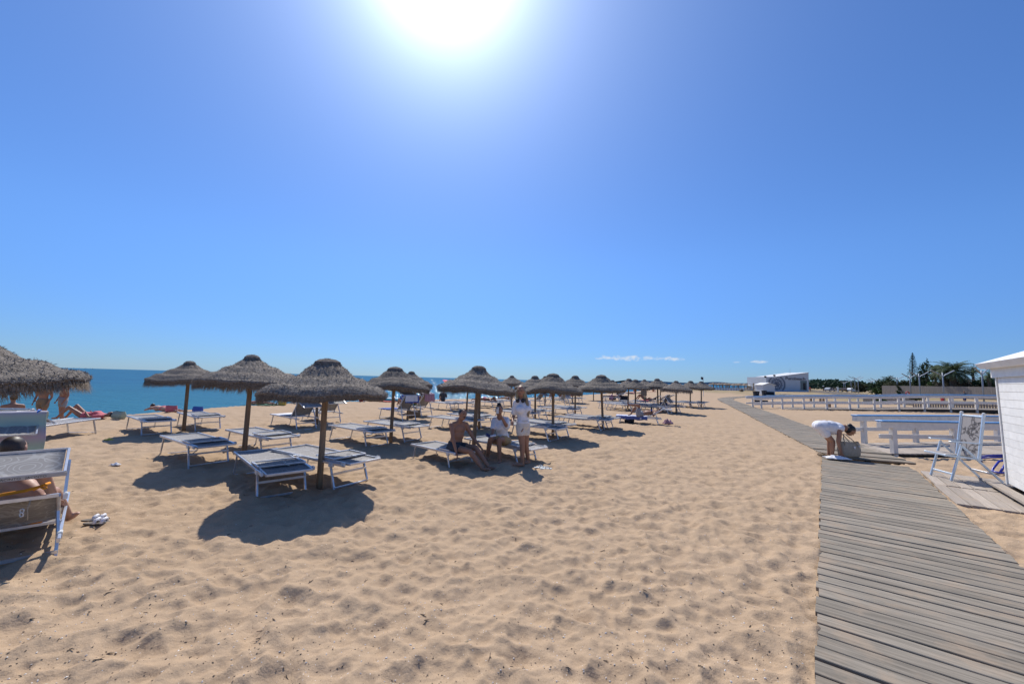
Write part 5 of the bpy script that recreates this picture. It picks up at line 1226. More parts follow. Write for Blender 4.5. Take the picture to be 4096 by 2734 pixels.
class Body:
    def __init__(s): s.mb = MB()
    def cap(s, a, ra, b, rb, n=10):
        a, b = Vector(a), Vector(b); s.mb.sphere(a, ra, n, 6); s.mb.sphere(b, rb, n, 6); s.mb.tube([a, b], [ra, rb], n); return s
    def chain(s, pts):
        for (a, ra), (b, rb) in zip(pts[:-1], pts[1:]): s.cap(a, ra, b, rb)
        return s
    def ell(s, c, r, R=None): s.mb.sphere(c, r, 14, 10, R); return s
    def build(s, name, m, parent, voxel=.012, smooth=3, origin=None):
        o_ = Vector(origin) if origin else Vector((0, 0, 0))
        me = mesh_from('tmp', [Vector(v) - o_ for v in s.mb.v], s.mb.f); to = bpy.data.objects.new('tmp', me); TMP.collection.objects.link(to)
        md = to.modifiers.new('r', 'REMESH'); md.mode = 'VOXEL'; md.voxel_size = voxel
        if smooth: sm = to.modifiers.new('s', 'SMOOTH'); sm.factor = .5; sm.iterations = smooth
        dg_ = tmp_dg(); dg_.update(); out = bpy.data.meshes.new_from_object(to.evaluated_get(dg_)); out.name = name
        bpy.data.objects.remove(to); return link(name, out, parent, m, True)
def hand(B, wr, d, palm_n, s=1.0, curl=.5, side=1):
    """palm and five fingers: wr wrist, d finger direction, palm_n direction the palm faces, side puts the thumb"""
    d = Vector(d).normalized(); pn = Vector(palm_n); pn = (pn - d * pn.dot(d)).normalized(); lat = d.cross(pn) * side
    B.ell(wr + d * .045 * s, (.040 * s, .048 * s, .018 * s), Matrix((lat, d, pn)).transposed())
    for i, L in enumerate((.068, .078, .072, .058)):
        b = wr + d * .082 * s + lat * (.028 - .0187 * i) * s; m = b + (d + pn * curl * .5).normalized() * L * .5 * s; e = m + (d + pn * curl * 1.3).normalized() * L * .5 * s
        B.chain([(b, .0105 * s), (m, .0095 * s), (e, .0085 * s)])
    b = wr + d * .028 * s + lat * .034 * s; m = b + (lat * .7 + d * .8 + pn * .3).normalized() * .036 * s; e = m + (d + pn * .4 + lat * .2).normalized() * .03 * s; B.chain([(b, .013 * s), (m, .011 * s), (e, .0095 * s)])
def person(label, J, skin, hair=None, hair_kind='short', top=None, bottom=None, voxel=.011, group=None, s=1.0, face=None, fem=False, hands=True, curl=(.5, .5), palm=None, sleeve=.55, shorts=.42, mustache=False, bun=False, swim=False, belly=1.0, extra=None, facing_up=(0, 0, 1)):
    """J: joints head (centre), neck, shL shR elL elR wrL wrR hiL hiR knL knR anL anR toL toR; face = direction the face looks"""
    J = {k: Vector(v) for k, v in J.items()}; pel = (J['hiL'] + J['hiR']) / 2; chest = (J['shL'] + J['shR']) / 2; zmin = min(J[k].z for k in ('anL', 'anR', 'hiL', 'hiR')); root = Vector((pel.x, pel.y, max(zmin - .08, 0)))
    t = thing('person', label, 'person', root, 0, group); L = {k: v - root for k, v in J.items()}; pel -= root; chest -= root
    B = Body(); spine = (chest - pel); sp = spine.normalized(); lat = (L['shR'] - L['shL']).normalized(); lat = (lat - sp * lat.dot(sp)).normalized(); fr = lat.cross(sp) * -1.0
    fr = sp.cross(lat)                                            # forward of the chest
    if face is not None and fr.dot(Vector(face)) < -.3: fr = -fr
    RT = Matrix((lat, fr, sp)).transposed(); sw = (L['shR'] - L['shL']).length; w = sw * .5
    def torso(Bq, inf=0.0, lo=0.0):
        Bq.ell(pel + spine * .80, (w * .92 + inf, .108 * s + inf, spine.length * .30), RT); Bq.ell(pel + spine * .55 + fr * .012, (w * .80 + inf, .105 * s * belly + inf, spine.length * .32), RT); Bq.ell(pel + spine * .30 + fr * .006, (w * (.74 if fem else .76) + inf, .10 * s * belly + inf, spine.length * .30), RT)
        if fem:
            for k in (-1, 1): Bq.ell(pel + spine * .70 + fr * .085 * s + lat * k * .075 * s, (.07 * s + inf * 1.4, .055 * s + inf * 1.4, .065 * s + inf * 1.4), RT)
    def hips(Bq, inf=0.0): Bq.ell(pel + spine * .08, (w * (.90 if fem else .80) + inf, .118 * s + inf, .135 * s + inf), RT)
    torso(B); hips(B)
    head = L['head']; fd = Vector(face).normalized() if face is not None else fr; upd = (head - L['neck']); upd = (upd - fd * upd.dot(fd)); upd = upd.normalized() if upd.length > .02 else (Vector(facing_up) - fd * Vector(facing_up).dot(fd)).normalized(); hx = fd.cross(upd); RH = Matrix((hx, fd, upd)).transposed()
    B.ell(head + upd * .018 * s, (.076 * s, .094 * s, .098 * s), RH); B.ell(head - upd * .055 * s + fd * .022 * s, (.055 * s, .066 * s, .06 * s), RH)
    B.ell(head - upd * .012 * s + fd * .100 * s, (.012 * s, .02 * s, .02 * s), RH)
    for k in (-1, 1): B.ell(head + hx * k * .077 * s - upd * .01 * s, (.010 * s, .02 * s, .03 * s), RH)
    B.chain([(L['neck'] - sp * .02, .062 * s), (head - upd * .05 * s - fd * .015 * s, .050 * s)])
    B.chain([(L['shL'], .056 * s), (chest + sp * .035 * s, .058 * s), (L['shR'], .056 * s)])
    for k, i in (('L', 0), ('R', 1)):
        sh_, el, wr = L['sh' + k], L['el' + k], L['wr' + k]; am = sh_.lerp(el, .4)
        B.chain([(sh_, .056 * s), (am, .048 * s), (el, .037 * s), (el.lerp(wr, .3), .038 * s), (wr, .025 * s)])
        if hands:
            dd = (wr - el).normalized(); pn = Vector(palm[i]) if palm else -fr
            if abs(pn.normalized().dot(dd)) > .95: pn = Vector((0.3, .2, -1))
            hand(B, wr, dd, pn, s, curl[i], 1 if i == 0 else -1)
        else: B.ell(wr + (wr - el).normalized() * .07, (.03, .03, .045))
        hi, kn, an, to = L['hi' + k], L['kn' + k], L['an' + k], L['to' + k]; th = hi.lerp(kn, .35)
        B.chain([(hi, .088 * s), (th, .084 * s), (kn, .055 * s), (kn.lerp(an, .3), .055 * s), (an, .036 * s)])
        ft = (to - an); heel = an - Vector((ft.x, ft.y, 0)).normalized() * .035 * s if Vector((ft.x, ft.y, 0)).length > .01 else an
        dn = (to - an).normalized(); shin = (an - kn).normalized()
        heel = an + shin * .045 * s - dn * .02 * s
        B.chain([(heel, .034 * s), (an.lerp(to, .5) + shin * .018 * s, .036 * s), (to, .024 * s)]); B.cap(an, .036 * s, heel, .034 * s)
        if hands:
            lt = dn.cross(Vector((0, 0, 1)));
            if lt.length > .1:
                lt.normalize()
                for q in range(5): B.cap(to + lt * (.024 - .012 * q) * s, .011 * s, to + lt * (.028 - .014 * q) * s + dn * (.03 - .004 * abs(q - 1)) * s, .009 * s)
    if extra: extra(B, L)
    B.build('body', SK[skin], t, voxel)
    if face is not None and voxel < .016:
        for k in (-1, 1): MB().sphere(head + fd * .088 * s + hx * k * .032 * s + upd * .018 * s, (.013 * s, .009 * s, .007 * s), 8, 6, RH).build('eye', MT['eye'], t, True); MB().sphere(head + fd * .087 * s + hx * k * .033 * s + upd * .040 * s, (.022 * s, .01 * s, .005 * s), 8, 6, RH).build('eyebrow', hair or MT['hair_black'], t, True)
        MB().sphere(head + fd * .084 * s - upd * .058 * s, (.024 * s, .012 * s, .008 * s), 8, 6, RH).build('mouth', MT['lip'], t, True)
        if mustache: MB().sphere(head + fd * .088 * s - upd * .043 * s, (.030 * s, .012 * s, .009 * s), 8, 6, RH).build('mustache', MT['hair_black'], t, True)
    if hair is not None:
        Hh = Body(); Hh.ell(head + upd * .034 * s - fd * .026 * s, (.083 * s, .094 * s, .094 * s), RH)
        if hair_kind != 'short': Hh.ell(head - fd * .040 * s - upd * .005 * s, (.086 * s, .070 * s, .105 * s), RH)
        if bun: Hh.ell(head + upd * (.125 if bun == 'top' else .07) * s - fd * (.02 if bun == 'top' else .10) * s, .05 * s)
        if hair_kind == 'long':
            dnv = Vector((0, 0, -1))
            for k in (-1, 1): Hh.chain([(head + hx * k * .068 * s - fd * .03 * s, .040 * s), (head + hx * k * .076 * s - fd * .035 * s + dnv * .15, .036 * s)])
            kk = L['shL'] - chest; Hh.chain([(head + kk.normalized() * .07 * s - fd * .03 * s, .04 * s), (chest + kk * .55 + fr * .075 + sp * .05, .038 * s), (pel + spine * .62 + kk * .62 + fr * .135, .034 * s), (pel + spine * .40 + kk * .50 + fr * .14, .020 * s)])
            Hh.chain([(head - fd * .06 * s, .07 * s), (chest - fr * .09 + sp * .05, .07 * s), (pel + spine * .45 - fr * .12, .055 * s)])
        Hh.build('hair', hair, t, max(voxel, .010), 2)
    if top is not None:
        T = Body(); torso(T, .022); T.chain([(L['shL'], .066 * s), (chest + sp * .03, .066 * s), (L['shR'], .066 * s)]); T.ell(pel + spine * .14, (w * (.92 if fem else .86) + .02, .128 * s + .01, .11 * s), RT)
        if sleeve > 0:
            for k in 'LR': T.cap(L['sh' + k], .068 * s, L['sh' + k].lerp(L['el' + k], sleeve), .064 * s)
        T.build('shirt', top, t, voxel, 2)
    if bottom is not None:
        T = Body(); hips(T, .020 if not swim else .012)
        if not swim:
            T.ell(pel + spine * .2, (w * (.82 if fem else .80) + .012, .118 * s + .022, .06), RT)
            for k in 'LR': T.chain([(L['hi' + k], .104 * s), (L['hi' + k].lerp(L['kn' + k], shorts), .098 * s)])
        T.build('shorts' if not swim else 'swimwear', bottom, t, voxel, 2)
    return t
def J3(d):  # dict of (px,py,Depth)
    return {k: at(*v) for k, v in d.items()}
def zm(x0, y0, sc): return lambda x, y, Y: (x0 + x / sc, y0 + y / sc, Y)
# --- shirtless man sitting on the sunbed edge
m_ = zm(1640, 1480, 3.563)
man = J3(dict(head=m_(752, 632, 8.32), neck=m_(695, 735, 8.38), shL=m_(800, 775, 8.55), shR=m_(592, 780, 8.25), elL=m_(893, 955, 8.52), elR=m_(612, 965, 8.12), wrL=m_(1005, 1095, 8.40), wrR=m_(660, 1165, 8.02), hiL=m_(690, 1090, 8.50), hiR=m_(585, 1105, 8.32), knL=m_(940, 1105, 8.22), knR=m_(855, 1155, 8.00), anL=m_(1115, 1372, 8.10), anR=m_(1025, 1390, 7.92), toL=m_(1205, 1392, 8.02), toR=m_(1130, 1412, 7.80)))
person('shirtless man with short dark hair in black swim trunks sitting on a sunbed', man, 'tan', MT['hair_black'], 'short', None, MT['char_cloth'], face=(.62, -.78, -.06), mustache=True, curl=(.7, .6), palm=((-.3, -.2, -1), (-.2, -.3, -.9)), shorts=.40)
# --- person with phone
ph = J3(dict(head=m_(1268, 575, 8.92), neck=m_(1275, 672, 8.98), shL=m_(1378, 705, 9.06), shR=m_(1205, 715, 8.98), elL=m_(1372, 790, 8.72), elR=m_(1178, 862, 8.82), wrL=m_(1292, 640, 8.66), wrR=m_(1168, 905, 8.62), hiL=m_(1385, 1005, 9.08), hiR=m_(1275, 1000, 9.02), knL=m_(1268, 985, 8.62), knR=m_(1145, 985, 8.66), anL=m_(1278, 1285, 8.62), anR=m_(1098, 1235, 8.86), toL=m_(1270, 1322, 8.46), toR=m_(1082, 1268, 8.70)))
person('person with black hair bun in white polo shirt and tan shorts holding up a phone', ph, 'tan', MT['hair_black'], 'short', MT['white_cloth'], MT['tan_cloth'], face=(-.15, -.98, .05), bun='top', curl=(.9, .8), palm=((-.6, -.8, 0), (.2, .2, -1)), shorts=.50, sleeve=.7, fem=True)
pc = at(*m_(1248, 572, 8.585)); t = thing('smartphone', 'white smartphone held up by the person in the white polo shirt', 'phone', pc, rad(-8))
MB().box((0, 0, 0), (.056, .010, .135), ch=.004).build('case', MT['plastic_white'], t); MB().box((-.012, -.007, .045), (.020, .004, .024), ch=.001).build('camera_bump', MT['dark'], t)
pc = at(*m_(1160, 925, 8.52)); t = thing('book', 'open book with dark blue cover on the knees of the person with the phone', 'book', pc, rad(10))
MB().box((-.075, 0, .0), (.08, .13, .06), Matrix.Rotation(.5, 3, 'Y'), ch=.006).build('cover', MT['navy'], t); MB().box((.03, 0, -.008), (.13, .13, .03), Matrix.Rotation(-.15, 3, 'Y'), ch=.005).build('pages', MT['white_cloth'], t)
# --- standing blonde woman
wm = J3(dict(head=m_(1578, 300, 8.40), neck=m_(1585, 405, 8.44), shL=m_(1680, 460, 8.50), shR=m_(1512, 462, 8.40), elL=m_(1662, 660, 8.50), elR=m_(1478, 650, 8.46), wrL=m_(1625, 795, 8.36), wrR=m_(1462, 712, 8.28), hiL=m_(1645, 790, 8.46), hiR=m_(1572, 795, 8.38), knL=m_(1655, 1075, 8.46), knR=m_(1600, 1080, 8.34), anL=m_(1688, 1290, 8.56), anR=m_(1602, 1318, 8.36), toL=m_(1632, 1312, 8.46), toR=m_(1480, 1345, 8.26)))
person('standing blonde woman in white polo shirt and cream shorts with headphones round her neck', wm, 'tan', MT['hair_blond'], 'long', MT['white_cloth'], MT['cream_cloth'], face=(-.22, -.97, 0), fem=True, curl=(.4, .8), palm=((-1, 0, 0), (.5, .5, -.3)), shorts=.34, sleeve=.75)
hp = at(*m_(1575, 418, 8.33)); t = thing('headphones', 'black headphones hanging round the neck of the standing woman', 'headphones', hp)
MB().tube([(-.085, -.02, -.015), (-.095, .07, .01), (-.05, .15, .03), (.05, .16, .03), (.10, .08, .01), (.085, .0, -.015)], .014, 8).build('band', MT['dark'], t, True)
for x in (-.06, .05): MB().sphere((x, -.03, -.02), (.042, .028, .045), 10, 8).build('ear_cup', MT['dark'], t, True)
bd = at(*m_(1608, 520, 8.345)); t = thing('chest_badge', 'black square badge printed on the white polo shirt of the standing woman', 'badge', bd, .15); MB().box((0, -.012, 0), (.05, .006, .085), Matrix.Rotation(-.2, 3, 'Y')).build('patch', MT['dark'], t); MB().box((.0, -.017, 0), (.03, .004, .035), Matrix.Rotation(-.2, 3, 'Y')).build('emblem', MT['plastic_white'], t)
# flip-flops
def slipper(parent, off, ang, m, strap):
    R = Matrix.Rotation(ang, 3, 'Z'); vs = []; n = 14
    for z in (.0, .016):
        for i in range(n):
            a = 6.2832 * i / n; x = .13 * math.cos(a); y = (.048 + .008 * math.cos(a)) * math.sin(a); vs.append(R @ Vector((x, y, z)) + Vector(off))
    so_ = MB().add(vs, [tuple(range(n - 1, -1, -1)), tuple(range(n, 2 * n))] + [(i, (i + 1) % n, n + (i + 1) % n, n + i) for i in range(n)]).build('sole', m, parent)
    for sgn in (-1, 1): MB().tube([R @ Vector((.08, 0, .02)) + Vector(off), R @ Vector((.03, .035 * sgn, .05)) + Vector(off), R @ Vector((-.03, .045 * sgn, .016)) + Vector(off)], .006, 6).build('strap', strap, parent, True)
q = g(2170, 1873); t = thing('flip_flops', 'pair of pale flip-flops on the sand beside the standing woman', 'flip-flops', (q.x, q.y, gz(q.x, q.y) + .005)); MT['flip'] = mat('flip', (.55, .60, .62), .6); slipper(t, (-.05, .05, 0), .3, MT['flip'], MT['plastic_white']); slipper(t, (.06, -.06, 0), .15, MT['flip'], MT['plastic_white'])
# --- bending woman in white on the boardwalk
b_ = zm(3200, 1640, 7.127); D0 = g(3328, 1824).y
bw = J3(dict(head=b_(1440, 585, D0 - .02), neck=b_(1285, 480, D0), shL=b_(1135, 470, D0 + .16), shR=b_(1140, 520, D0 - .18), elL=b_(1120, 890, D0 + .20), elR=b_(1085, 900, D0 - .22), wrL=b_(1130, 1180, D0 + .12), wrR=b_(1185, 1230, D0 - .2), hiL=b_(530, 440, D0 + .09), hiR=b_(545, 460, D0 - .10), knL=b_(850, 860, D0 + .12), knR=b_(925, 880, D0 - .10), anL=b_(830, 1235, D0 + .16), anR=b_(915, 1275, D0 - .06), toL=b_(935, 1260, D0 + .10), toR=b_(1010, 1300, D0 - .14)))
bwp = person('woman with dark hair bun in sleeveless white top and shorts bending over a bag', bw, 'tan', MT['hair_black'], 'mid', MT['white_cloth'], MT['white_cloth'], face=(.62, -.10, -.78), fem=True, bun='back', curl=(.6, .7), palm=((.3, .2, -.5), (.3, .2, -.5)), shorts=.50, sleeve=0, belly=1.35, s=1.1, facing_up=(1, 0, .2))
# beach bag, towel, tote
def bag(name, label, cat, loc, w, d, h, m, rz=0, handles=True, group=None):
    t = thing(name, label, cat, loc, rz, group); n = 18; vs = []; fs = []
    prof = [(.80, .82, 0.0), (.92, .95, .12), (1.0, 1.0, .45), (.98, .72, .8), (.96, .45, 1.0)]
    for sx, sy, z in prof:
        for i in range(n): a = 6.2832 * i / n; c, s_ = math.cos(a), math.sin(a); vs.append((w / 2 * sx * (abs(c) ** .6) * (1 if c > 0 else -1), d / 2 * sy * (abs(s_) ** .6) * (1 if s_ > 0 else -1), h * z + (.03 * h * math.sin(a * 3 + 1) if z > .7 else 0)))
    for j in range(len(prof) - 1):
        for i in range(n): k = (i + 1) % n; fs.append((j * n + i, j * n + k, (j + 1) * n + k, (j + 1) * n + i))
    fs.append(tuple(range(n - 1, -1, -1))); link('bag_body', mesh_from('bag_body', vs, fs), t, m, True)
    if handles:
        for s_ in (-1, 1): MB().tube([(-w * .25, s_ * d * .3, h * .85), (-w * .22, s_ * d * .25, h * 1.25), (-.02 * w, s_ * d * .1, h * 1.55), (w * .18, s_ * d * .25, h * 1.25), (w * .25, s_ * d * .3, h * .85)], .012, 6).build('handle', m, t, True)
    return t
MT['canvas'] = mat('canvas', (.40, .35, .27), .9, (.34, .295, .23), 20, bump=.3, bscale=120)
q = g(3398, 1838); bg = bag('beach_bag', 'large sand coloured canvas beach bag with rope handles standing on the boardwalk', 'bag', (at(3396, 1800, q.y + .34).x, q.y + .34, .02), .56, .26, .37, MT['canvas'], .1, False)
for s_ in (-1, 1):
    MB().tube([(.17, s_ * .09, .30), (.02, s_ * .07, .44), (-.12, s_ * .05, .56), (-.17, s_ * .05, .57), (-.20, s_ * .06, .48), (-.19, s_ * .09, .31)], .011, 6).build('rope_handle', MT['canvas'], bg, True)
MB().add([(.0, -.128, .27), (.07, -.126, .275), (.04, -.132, .20)], [(0, 2, 1)]).build('white_patch', MT['white_cloth'], bg)
MB().sphere((.17, -.12, .27), .02, 8, 6).build('knot', MT['plastic_white'], bg, True)
def towel_heap(name, label, loc, w, d, h, m, seed, group=None, rz=0):
    rr = random.Random(seed); n = 14; vs = []; fs = []; ph_ = [rr.uniform(0, 6) for _ in range(6)]
    for i in range(n + 1):
        for j in range(n + 1):
            u, v = i / n * 2 - 1, j / n * 2 - 1; e = max(0, 1 - (u * u) ** 1.5) * max(0, 1 - (v * v) ** 1.5); edge = 1 + .12 * math.sin(u * 4 + ph_[0]) * abs(v) + .1 * math.sin(v * 5 + ph_[1]) * abs(u)
            vs.append((u * w / 2 * edge, v * d / 2 * edge, .008 + h * e * (.55 + .28 * math.sin(u * 5 + v * 3 + ph_[2]) + .22 * math.sin(v * 8 - u * 4 + ph_[3]))))
    for i in range(n):
        for j in range(n): k = i * (n + 1) + j; fs.append((k, k + n + 1, k + n + 2, k + 1))
    o = link(name, mesh_from(name, vs, fs), None, m, True); so_ = o.modifiers.new('t', 'SOLIDIFY'); so_.thickness = .008; o.location = loc; o.rotation_euler.z = rz; return tag(o, label, 'towel', group)
q = g(3345, 1834); towel_heap('towel', 'crumpled white towel with grey stripes at the feet of the bending woman', (q.x, q.y - .05, .02), .52, .32, .07, MT['white_cloth'], 3, rz=-.25)
q = g(3290, 1822); t = thing('sandals', 'brown strappy sandals beside the crumpled white towel', 'sandals', (q.x, q.y, .02)); slipper(t, (0, 0, 0), .2, MT['khaki_cloth'], MT['khaki_cloth']); slipper(t, (.05, .12, 0), .3, MT['khaki_cloth'], MT['khaki_cloth'])
# --- reclining man with a bottle
lm = zm(2400, 1540, 5.22); YL = 17.45
lj = J3(dict(head=lm(1262, 520, YL + .1), neck=lm(1190, 555, YL + .05), shL=lm(1150, 545, YL + .22), shR=lm(1150, 580, YL - .18), elL=lm(1120, 590, YL + .3), elR=lm(1115, 640, YL - .26), wrL=lm(1060, 555, YL + .1), wrR=lm(1085, 560, YL - .12), hiL=lm(810, 590, YL + .15), hiR=lm(800, 615, YL - .15), knL=lm(905, 430, YL + .15), knR=lm(790, 435, YL - .18), anL=lm(1000, 600, YL + .2), anR=lm(610, 410, YL - .1), toL=lm(930, 620, YL + .2), toR=lm(578, 340, YL - .05)))
lj['knL'] = at(*lm(905, 415, YL + .2)); lj['anL'] = at(*lm(650, 590, YL + .15)); lj['toL'] = at(*lm(590, 620, YL + .15)); lj['knL'] = at(*lm(730, 470, YL + .12))
lj['knR'] = at(*lm(815, 420, YL - .18))
person('man in patterned swim shorts reclining with one knee up and holding a bottle', lj, 'tan', MT['hair_black'], 'short', None, MT['grey_cloth'], voxel=.016, face=(-.75, -.25, .55), hands=False, shorts=.55)
q = at(*lm(1075, 500, YL - .16)); t = thing('bottle', 'dark bottle standing in the reclining man\'s hand', 'bottle', (q.x, q.y, q.z - .12)); MB().lathe([(.0, 0), (.034, .005), (.034, .15), (.014, .20), (.014, .26), (0, .262)], 10).build('glass', MT['dark'], t, True); MB().lathe([(.035, .05), (.035, .12)], 10).build('bottle_label', MT['blue_cloth'], t)
# towel with pale blue zigzag over his sunbed
def zig_mat():
    m, t, b = base_mat('zigzag_towel'); b.inputs['Roughness'].default_value = .9; tc = nd(t, 'ShaderNodeTexCoord'); wv_ = nd(t, 'ShaderNodeTexWave', wave_type='BANDS'); wv_.inputs['Scale'].default_value = 2.2; wv_.inputs['Distortion'].default_value = 3; wv_.inputs['Detail Scale'].default_value = 2
    t.links.new(tc.outputs['Object'], wv_.inputs['Vector']); cr = nd(t, 'ShaderNodeValToRGB'); cr.color_ramp.interpolation = 'CONSTANT'; cr.color_ramp.elements[0].color = (.70, .71, .76, 1); cr.color_ramp.elements[1].color = (.10, .14, .36, 1); cr.color_ramp.elements[1].position = .68; t.links.new(wv_.outputs['Fac'], cr.inputs[0]); t.links.new(cr.outputs[0], b.inputs['Base Color']); return m
MT['zigzag'] = zig_mat()
def bed_towel(bed, y0, y1, m, label, drop=.14, z=.40, hw=.36):
    vs = []; fs = []; n = 10; prof = [(-hw, z - drop), (-hw + .005, z - .01), (-hw + .03, z + .012), (0, z + .004), (hw - .03, z + .012), (hw - .005, z - .01), (hw, z - drop)]
    for i in range(n + 1):
        for j, (x, zz_) in enumerate(prof): vs.append((x + (.01 * math.sin(i * 2.1 + j) if j in (0, 6) else 0), y0 + (y1 - y0) * i / n, zz_ + (.02 * math.sin(i * 1.7) if j in (0, 6) else 0)))
    for i in range(n):
        for j in range(6): k = i * 7 + j; fs.append((k, k + 7, k + 8, k + 1))
    o = link('towel', mesh_from('towel', vs, fs), None, m, True); sd_ = o.modifiers.new('t', 'SOLIDIFY'); sd_.thickness = .006; sd_.offset = 1; o.location = bed.location; o.rotation_euler = bed.rotation_euler; return tag(o, label, 'towel')
bed_towel(LMB, .45, 1.76, MT['zigzag'], 'white towel with blue zigzag pattern spread under the reclining man')
q = LMB.matrix_basis @ Vector((0, 1.2, 0)); bag('beach_bag', 'black slumped bag below the sunbed of the reclining man', 'bag', (q.x, q.y, gz(q.x, q.y)), .6, .34, .24, MT['black_cloth'], HD, False)
q = LMB.matrix_basis @ Vector((.15, -.35, 0)); towel_heap('towel', 'pink and white cloth hanging behind the reclining man\'s sunbed', (q.x + .15, q.y + .25, gz(q.x, q.y) + .03), .42, .3, .22, MT['mauve_cloth'], 21)
# --- generic bathers built from simple poses
POSE = dict(
 lie_back=dict(head=(0, .82, .13), neck=(0, .66, .10), shL=(-.19, .60, .11), shR=(.19, .60, .11), elL=(-.30, .36, .10), elR=(.30, .36, .10), wrL=(-.28, .12, .08), wrR=(.28, .12, .08), hiL=(-.09, .05, .12), hiR=(.09, .05, .12), knL=(-.12, -.38, .14), knR=(.12, -.38, .14), anL=(-.13, -.80, .07), anR=(.13, -.80, .07), toL=(-.15, -.86, .20), toR=(.15, -.86, .20)),
 lie_knees=dict(head=(0, .82, .16), neck=(0, .66, .12), shL=(-.19, .60, .12), shR=(.19, .60, .12), elL=(-.32, .40, .10), elR=(.32, .40, .10), wrL=(-.16, .22, .22), wrR=(.16, .22, .22), hiL=(-.09, .05, .12), hiR=(.09, .05, .12), knL=(-.12, -.24, .46), knR=(.14, -.30, .42), anL=(-.13, -.50, .08), anR=(.13, -.58, .08), toL=(-.14, -.66, .04), toR=(.14, -.74, .04)),
 lie_front=dict(head=(0, .80, .20), neck=(0, .66, .17), shL=(-.19, .58, .15), shR=(.19, .58, .15), elL=(-.30, .76, .06), elR=(.30, .76, .06), wrL=(-.10, .92, .06), wrR=(.10, .92, .06), hiL=(-.09, .05, .13), hiR=(.09, .05, .13), knL=(-.10, -.40, .09), knR=(.12, -.40, .09), anL=(-.12, -.80, .08), anR=(.12, -.80, .08), toL=(-.12, -.93, .03), toR=(.12, -.93, .03)),
 sit=dict(head=(0, .02, .80), neck=(0, -.02, .64), shL=(-.19, -.04, .57), shR=(.19, -.04, .57), elL=(-.27, .02, .32), elR=(.27, .02, .32), wrL=(-.16, .24, .36), wrR=(.16, .24, .36), hiL=(-.09, 0, .11), hiR=(.09, 0, .11), knL=(-.16, .36, .40), knR=(.16, .36, .38), anL=(-.12, .60, .07), anR=(.12, .62, .07), toL=(-.13, .76, .03), toR=(.13, .78, .03)),
 stand=dict(head=(0, .02, 1.60), neck=(0, 0, 1.44), shL=(-.19, 0, 1.38), shR=(.19, 0, 1.38), elL=(-.24, -.03, 1.10), elR=(.24, -.02, 1.10), wrL=(-.22, .08, .86), wrR=(.22, .10, .88), hiL=(-.09, 0, .90), hiR=(.09, 0, .90), knL=(-.10, .03, .49), knR=(.11, -.02, .49), anL=(-.11, 0, .08), anR=(.12, -.08, .08), toL=(-.14, .16, .025), toR=(.15, .08, .025)),
 recline=dict(head=(0, .62, .56), neck=(0, .52, .44), shL=(-.19, .48, .40), shR=(.19, .48, .40), elL=(-.29, .28, .24), elR=(.29, .28, .24), wrL=(-.14, .10, .24), wrR=(.14, .10, .24), hiL=(-.09, .05, .11), hiR=(.09, .05, .11), knL=(-.11, -.36, .22), knR=(.12, -.38, .12), anL=(-.12, -.70, .08), anR=(.12, -.80, .07), toL=(-.12, -.78, .20), toR=(.14, -.86, .20)))
FACE = dict(lie_back=(0, -.3, .95), lie_knees=(0, -.5, .85), lie_front=(0, 1, .1), sit=(0, 1, 0), stand=(0, 1, 0), recline=(0, -.8, .6))
def bather(label, pose, x, y, rz, skin, hair, top=None, bottom=None, z=None, s=1.0, fem=False, swim=True, group='bathers on the beach', hk='short', voxel=.022, **k):
    zz_ = gz(x, y) if z is None else z; R = Matrix.Translation((x, y, zz_)) @ Matrix.Rotation(rz, 4, 'Z'); J = {a: R @ (Vector(v) * s) for a, v in POSE[pose].items()}; f = R.to_3x3() @ Vector(FACE[pose])
    return person(label, J, skin, hair, hk, top, bottom, voxel=voxel, face=f, hands=False, fem=fem, swim=swim, s=s, group=group, facing_up=R.to_3x3() @ Vector((0, 1, .2) if pose.startswith('lie') else (0, 0, 1)), **k)
HB, HK, HN = MT['hair_brown'], MT['hair_black'], MT['hair_blond']
def towel_flat(label, x, y, w, l, rz, m, group='towels spread on the sand'):
    vs = []; fs = []; n = 8; R = Matrix.Rotation(rz, 3, 'Z')
    for i in range(n + 1):
        for j in range(n + 1):
            v = R @ Vector(((i / n - .5) * w, (j / n - .5) * l, 0)); vs.append((v.x, v.y, gz(x + v.x, y + v.y) * .6 + .035 + .008 * math.sin(i * 2 + j)))
    for i in range(n):
        for j in range(n): k = i * (n + 1) + j; fs.append((k, k + n + 1, k + n + 2, k + 1))
    o = link('towel', mesh_from('towel', vs, fs), None, m, True); sd_ = o.modifiers.new('t', 'SOLIDIFY'); sd_.thickness = .01; sd_.offset = 1; o.location = (x, y, 0); return tag(o, label, 'towel', group)
# left foreground: woman in orange bikini
ob = {'head': at(62, 1800, 4.05), 'neck': at(60, 1875, 4.05)}
J_ = dict(head=at(60, 1795, 3.98), neck=at(54, 1860, 3.95), shL=at(-75, 1895, 4.12), shR=at(168, 1892, 3.90), elL=at(-110, 1985, 4.3), elR=at(208, 1970, 4.02), wrL=at(-30, 2000, 4.55), wrR=at(222, 2000, 4.32), hiL=at(-10, 2012, 4.22), hiR=at(95, 2008, 4.12), knL=at(80, 1950, 4.75), knR=at(215, 1965, 4.55), anL=at(170, 2060, 5.0), anR=at(275, 2060, 4.80), toL=at(200, 2075, 5.05), toR=at(308, 2052, 4.84))
person('woman in an orange bikini seen from behind on the sunbed under the large straw umbrella', J_, 'fair', MT['hair_brown'], 'mid', None, MT['orange_cloth'], face=(-.35, .9, -.1), fem=True, swim=True, voxel=.012, palm=((0, 0, -1), (0, 0, -1)))
